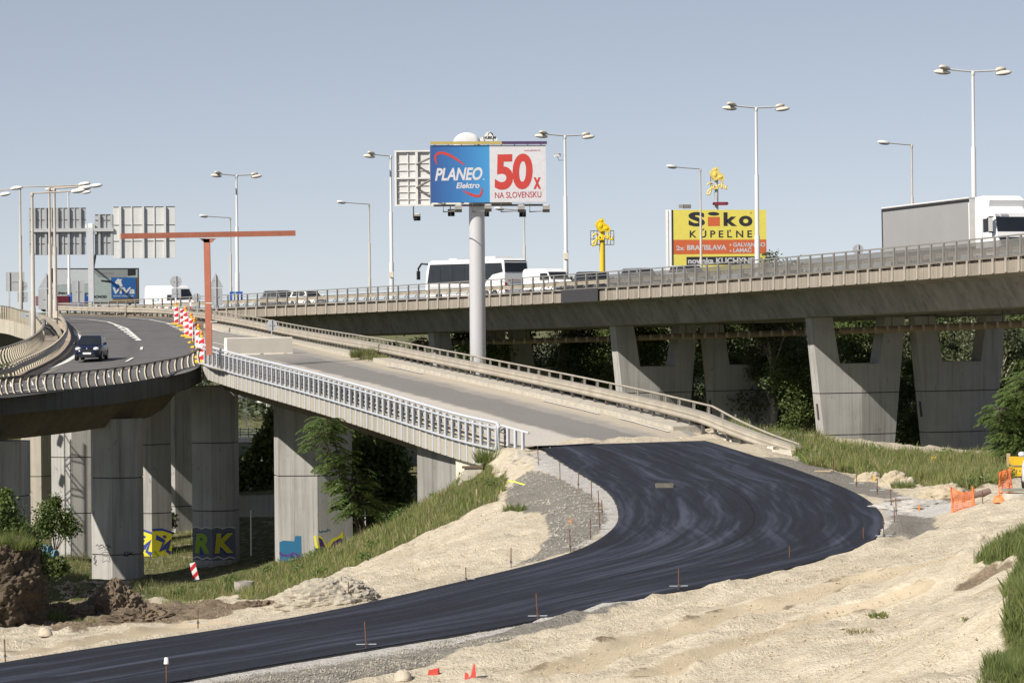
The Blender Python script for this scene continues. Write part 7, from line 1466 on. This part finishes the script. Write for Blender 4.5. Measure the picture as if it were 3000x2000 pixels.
# graffiti: flat paint lying on the pier faces
def on_pier(px, D, w, dep, rz, side):
    c = W(px, 1000, D); Rm = Matrix.Rotation(rz, 3, 'Z'); f0 = Rm @ Vector((-w / 2, -dep * .25, 0)); f1 = Rm @ Vector((0, -dep / 2, 0)); f2 = Rm @ Vector((w / 2, -dep * .25, 0)); a, b = (f0, f1) if side < 0 else (f1, f2)
    return Vector((c.x, c.y, 0)) + a, Vector((c.x, c.y, 0)) + b
def gface(pier, side, y0, y1):
    a, b = on_pier(*pier, side); D = (a.y + b.y) / 2; z0, z1 = W(pier[0], y1, D).z, W(pier[0], y0, D).z; a.z = b.z = z0; return Face(a, b - a, UP, (b - a).length, z1 - z0, (0, 0, 100, 100, 0))
def blobpoly(f, mb, cx, cy, rx, ry, m, off, seed, n=26, amp=.2):
    f.poly(mb, [(min(99.5, max(.5, cx + rx * math.cos(q) * (1 + amp * mnoise.noise(Vector((math.cos(q) * 1.7, math.sin(q) * 1.7, seed)))))), cy + ry * math.sin(q) * (1 + amp * mnoise.noise(Vector((math.cos(q) * 2, math.sin(q) * 2, seed + 5))))) for q in [2 * math.pi * k / n for k in range(n)]], m, off)
GM = [flat('spray_' + n, c, .7) for n, c in (('lime', (.26, .40, .03)), ('yellow', (.68, .62, .03)), ('blue', (.03, .05, .28)), ('grey', (.13, .14, .17)), ('white', (.62, .62, .60)), ('cyan', (.01, .12, .24)), ('purple', (.07, .02, .16)), ('black', (.02, .02, .025)))]
P2 = (628, 180, 2.55, 2.4, R(-6)); P3 = (437, 190, 2.5, 2.4, R(10)); P1 = (340, 173.5, 2.7, 2.4, R(-8)); P4 = (914, 175.5, 4.27, 2.6, R(14))
t = thing('graffiti', 'green and yellow letters on a grey ground sprayed on the shaded middle pier', 'graffiti', W(628, 1640, 178)); 
for sd, letter in ((-1, 'R'), (1, 'K')):
    f = gface(P2, sd, 1540, 1640); mb = MB(); f.poly(mb, [(.5, 100), (.5, 8), (20, 2), (45, 9), (70, 3), (99.5, 8), (99.5, 100)], 3, .006); f.text(mb, letter, 8, 18, 94, 84, .09, .1, 2, 1, .010); f.text(mb, letter, 11, 21, 91, 80, .045, .1, 0 if sd < 0 else 1, 1, .014); f.stroke(mb, [(2, 6), (20, 2), (45, 8), (70, 3), (98, 7)], 3, 4, .016); f.stroke(mb, [(2, 95), (25, 90), (50, 97), (75, 91), (98, 96)], 4, 4, .016); mb.build('spray_paint', GM, t)
t = thing('graffiti', 'yellow and blue patch sprayed on the pier behind the tall front pier', 'graffiti', W(445, 1640, 189))
for sd in (-1, 1):
    f = gface(P3, sd, 1548, 1655); mb = MB(); f.poly(mb, [(.5, 3), (50, 0), (99.5, 10), (99.5, 84), (.5, 84)], 1, .006); f.poly(mb, [(.5, 84), (99.5, 84), (99.5, 98), (.5, 98)], 3, .006); f.stroke(mb, [(0.5, 2), (50, 2), (99.5, 12)], 6, 2, .01); f.stroke(mb, [(.5, 85), (99.5, 85)], 4, 2, .01); f.stroke(mb, [(20, 22), (60, 34), (40, 60), (66, 50), (92, 32), (74, 62), (98, 70)], 14, 2, .012); f.stroke(mb, [(10, 60), (34, 78)], 8, 0, .012); f.ellipse(mb, 62, 22, 9, 4, 2, 10, .012); f.stroke(mb, [(0.5, 86), (50, 90), (99.5, 88)], 3, 4, .012); mb.build('spray_paint', GM, t)
t = thing('graffiti', 'black scribbled tags on the sunlit face of the tall front pier', 'graffiti', W(320, 1640, 172))
f = gface(P1, -1, 1590, 1690); mb = MB()
def scribble(f, mb, x0, y0, w, h, n, seed, wd=2.2, m=7):
    random.seed(seed); pts = [(x0 + w * i / n + random.uniform(-.8, .8) * w / n, y0 + random.uniform(-.5, .5) * h) for i in range(n + 1)]; f.stroke(mb, curve2(pts, 3), wd, m, .008)
scribble(f, mb, 22, 8, 76, 12, 16, 3); scribble(f, mb, 30, 13, 60, 10, 12, 5, 1.5); scribble(f, mb, 62, 19, 22, 5, 6, 9, 1.5); f.stroke(mb, curve2([(48, 32), (60, 26), (80, 26), (92, 32), (86, 44), (90, 54), (72, 50), (52, 56), (56, 44), (48, 32)]), 1.2, 7, .008); scribble(f, mb, 58, 36, 26, 9, 9, 12, 1.6)
f.stroke(mb, curve2([(10, 34), (18, 40), (10, 48), (20, 54), (12, 60), (24, 66)]), 2.4, 7, .008); f.stroke(mb, curve2([(22, 36), (12, 44), (24, 52), (16, 62)]), 1.8, 7, .008); mb.build('spray_paint', GM, t)
f = gface(P1, 1, 1590, 1690); mb = MB(); scribble(f, mb, 42, 34, 44, 16, 12, 20, 3.0); scribble(f, mb, 44, 30, 34, 12, 10, 22, 2.0); mb.build('spray_paint', GM, t)
t = thing('graffiti', 'blue block and purple yellow lettering sprayed low on the wide pier', 'graffiti', W(900, 1600, 165))
f = gface(P4, -1, 1540, 1650); mb = MB(); f.poly(mb, [(2, 42), (12, 38), (40, 40), (42, 26), (58, 26), (58, 62), (60, 92), (2, 95)], 5, .006); scribble(f, mb, 6, 78, 50, 22, 12, 31, 6, 6); f.stroke(mb, [(92, 26), (96, 50), (99, 60)], 6, 1, .008); mb.build('spray_paint', GM, t)
f = gface(P4, 1, 1540, 1650); mb = MB(); f.poly(mb, [(.5, 22), (14, 30), (26, 50), (40, 34), (60, 28), (72, 16), (74, 34), (60, 40), (50, 52), (36, 80), (22, 84), (.5, 72)], 1, .006); f.poly(mb, [(2, 28), (12, 34), (24, 60), (18, 78), (6, 60)], 6, .010); f.poly(mb, [(30, 62), (44, 42), (66, 32), (68, 40), (50, 52), (40, 70)], 6, .010); scribble(f, mb, 4, 12, 30, 9, 9, 41, 2.4, 5); mb.build('spray_paint', GM, t)
# small tag on the wing wall
f = Face(Vector(q2) + n_l * .176 - Vector((0, 0, 0)), t_, UP, 1, 1, (0, 0, 100, 100, 0)) if False else None
# lattice mast off to the left that throws its shadow on the far-left pier
pm_c = W(212, 1450, 187); kk = 11.0; mx, my = pm_c.x + sun_vec.x * kk, pm_c.y + sun_vec.y * kk; mz = tz(mx, my)
lm = thing('lattice_mast', 'steel lattice mast standing left of the exit bridge, seen by its shadow', 'mast', (mx, my, mz)); mb = MB(); Hm = 13.6; a_ = .40
ax = Vector((-sun_vec.y, sun_vec.x, 0)).normalized(); ay = Vector((ax.y, -ax.x, 0)); B4 = [Vector((mx, my, mz)) + ax * i * a_ + ay * j * a_ for i, j in ((-1, -1), (1, -1), (1, 1), (-1, 1))]
for b_ in B4: mb.tube([b_, b_ + Vector((0, 0, Hm))], .045, 5)
mb.tube([Vector((mx, my, mz)), Vector((mx, my, mz + Hm))], .06, 5)
for k in range(13):
    z = k * 1.04
    for i in range(4): A_, B_ = B4[i], B4[(i + 1) % 4]; mb.tube([A_ + Vector((0, 0, z)), B_ + Vector((0, 0, z + 1.0))] if k % 2 else [B_ + Vector((0, 0, z)), A_ + Vector((0, 0, z + 1.0))], .035, 4)
mb.build('lattice', STEELG, lm); mb = MB()
for z, s_, w_ in ((12.6, .8, .5), (13.3, -.7, .35), (10.9, -.6, .3)): mb.box(Vector((mx, my, mz + z)) + ax * s_, (.7, .3, .22), m=0, M=Matrix.Rotation(.5, 3, 'Z'))
mb.build('floodlight', STEELD, lm)
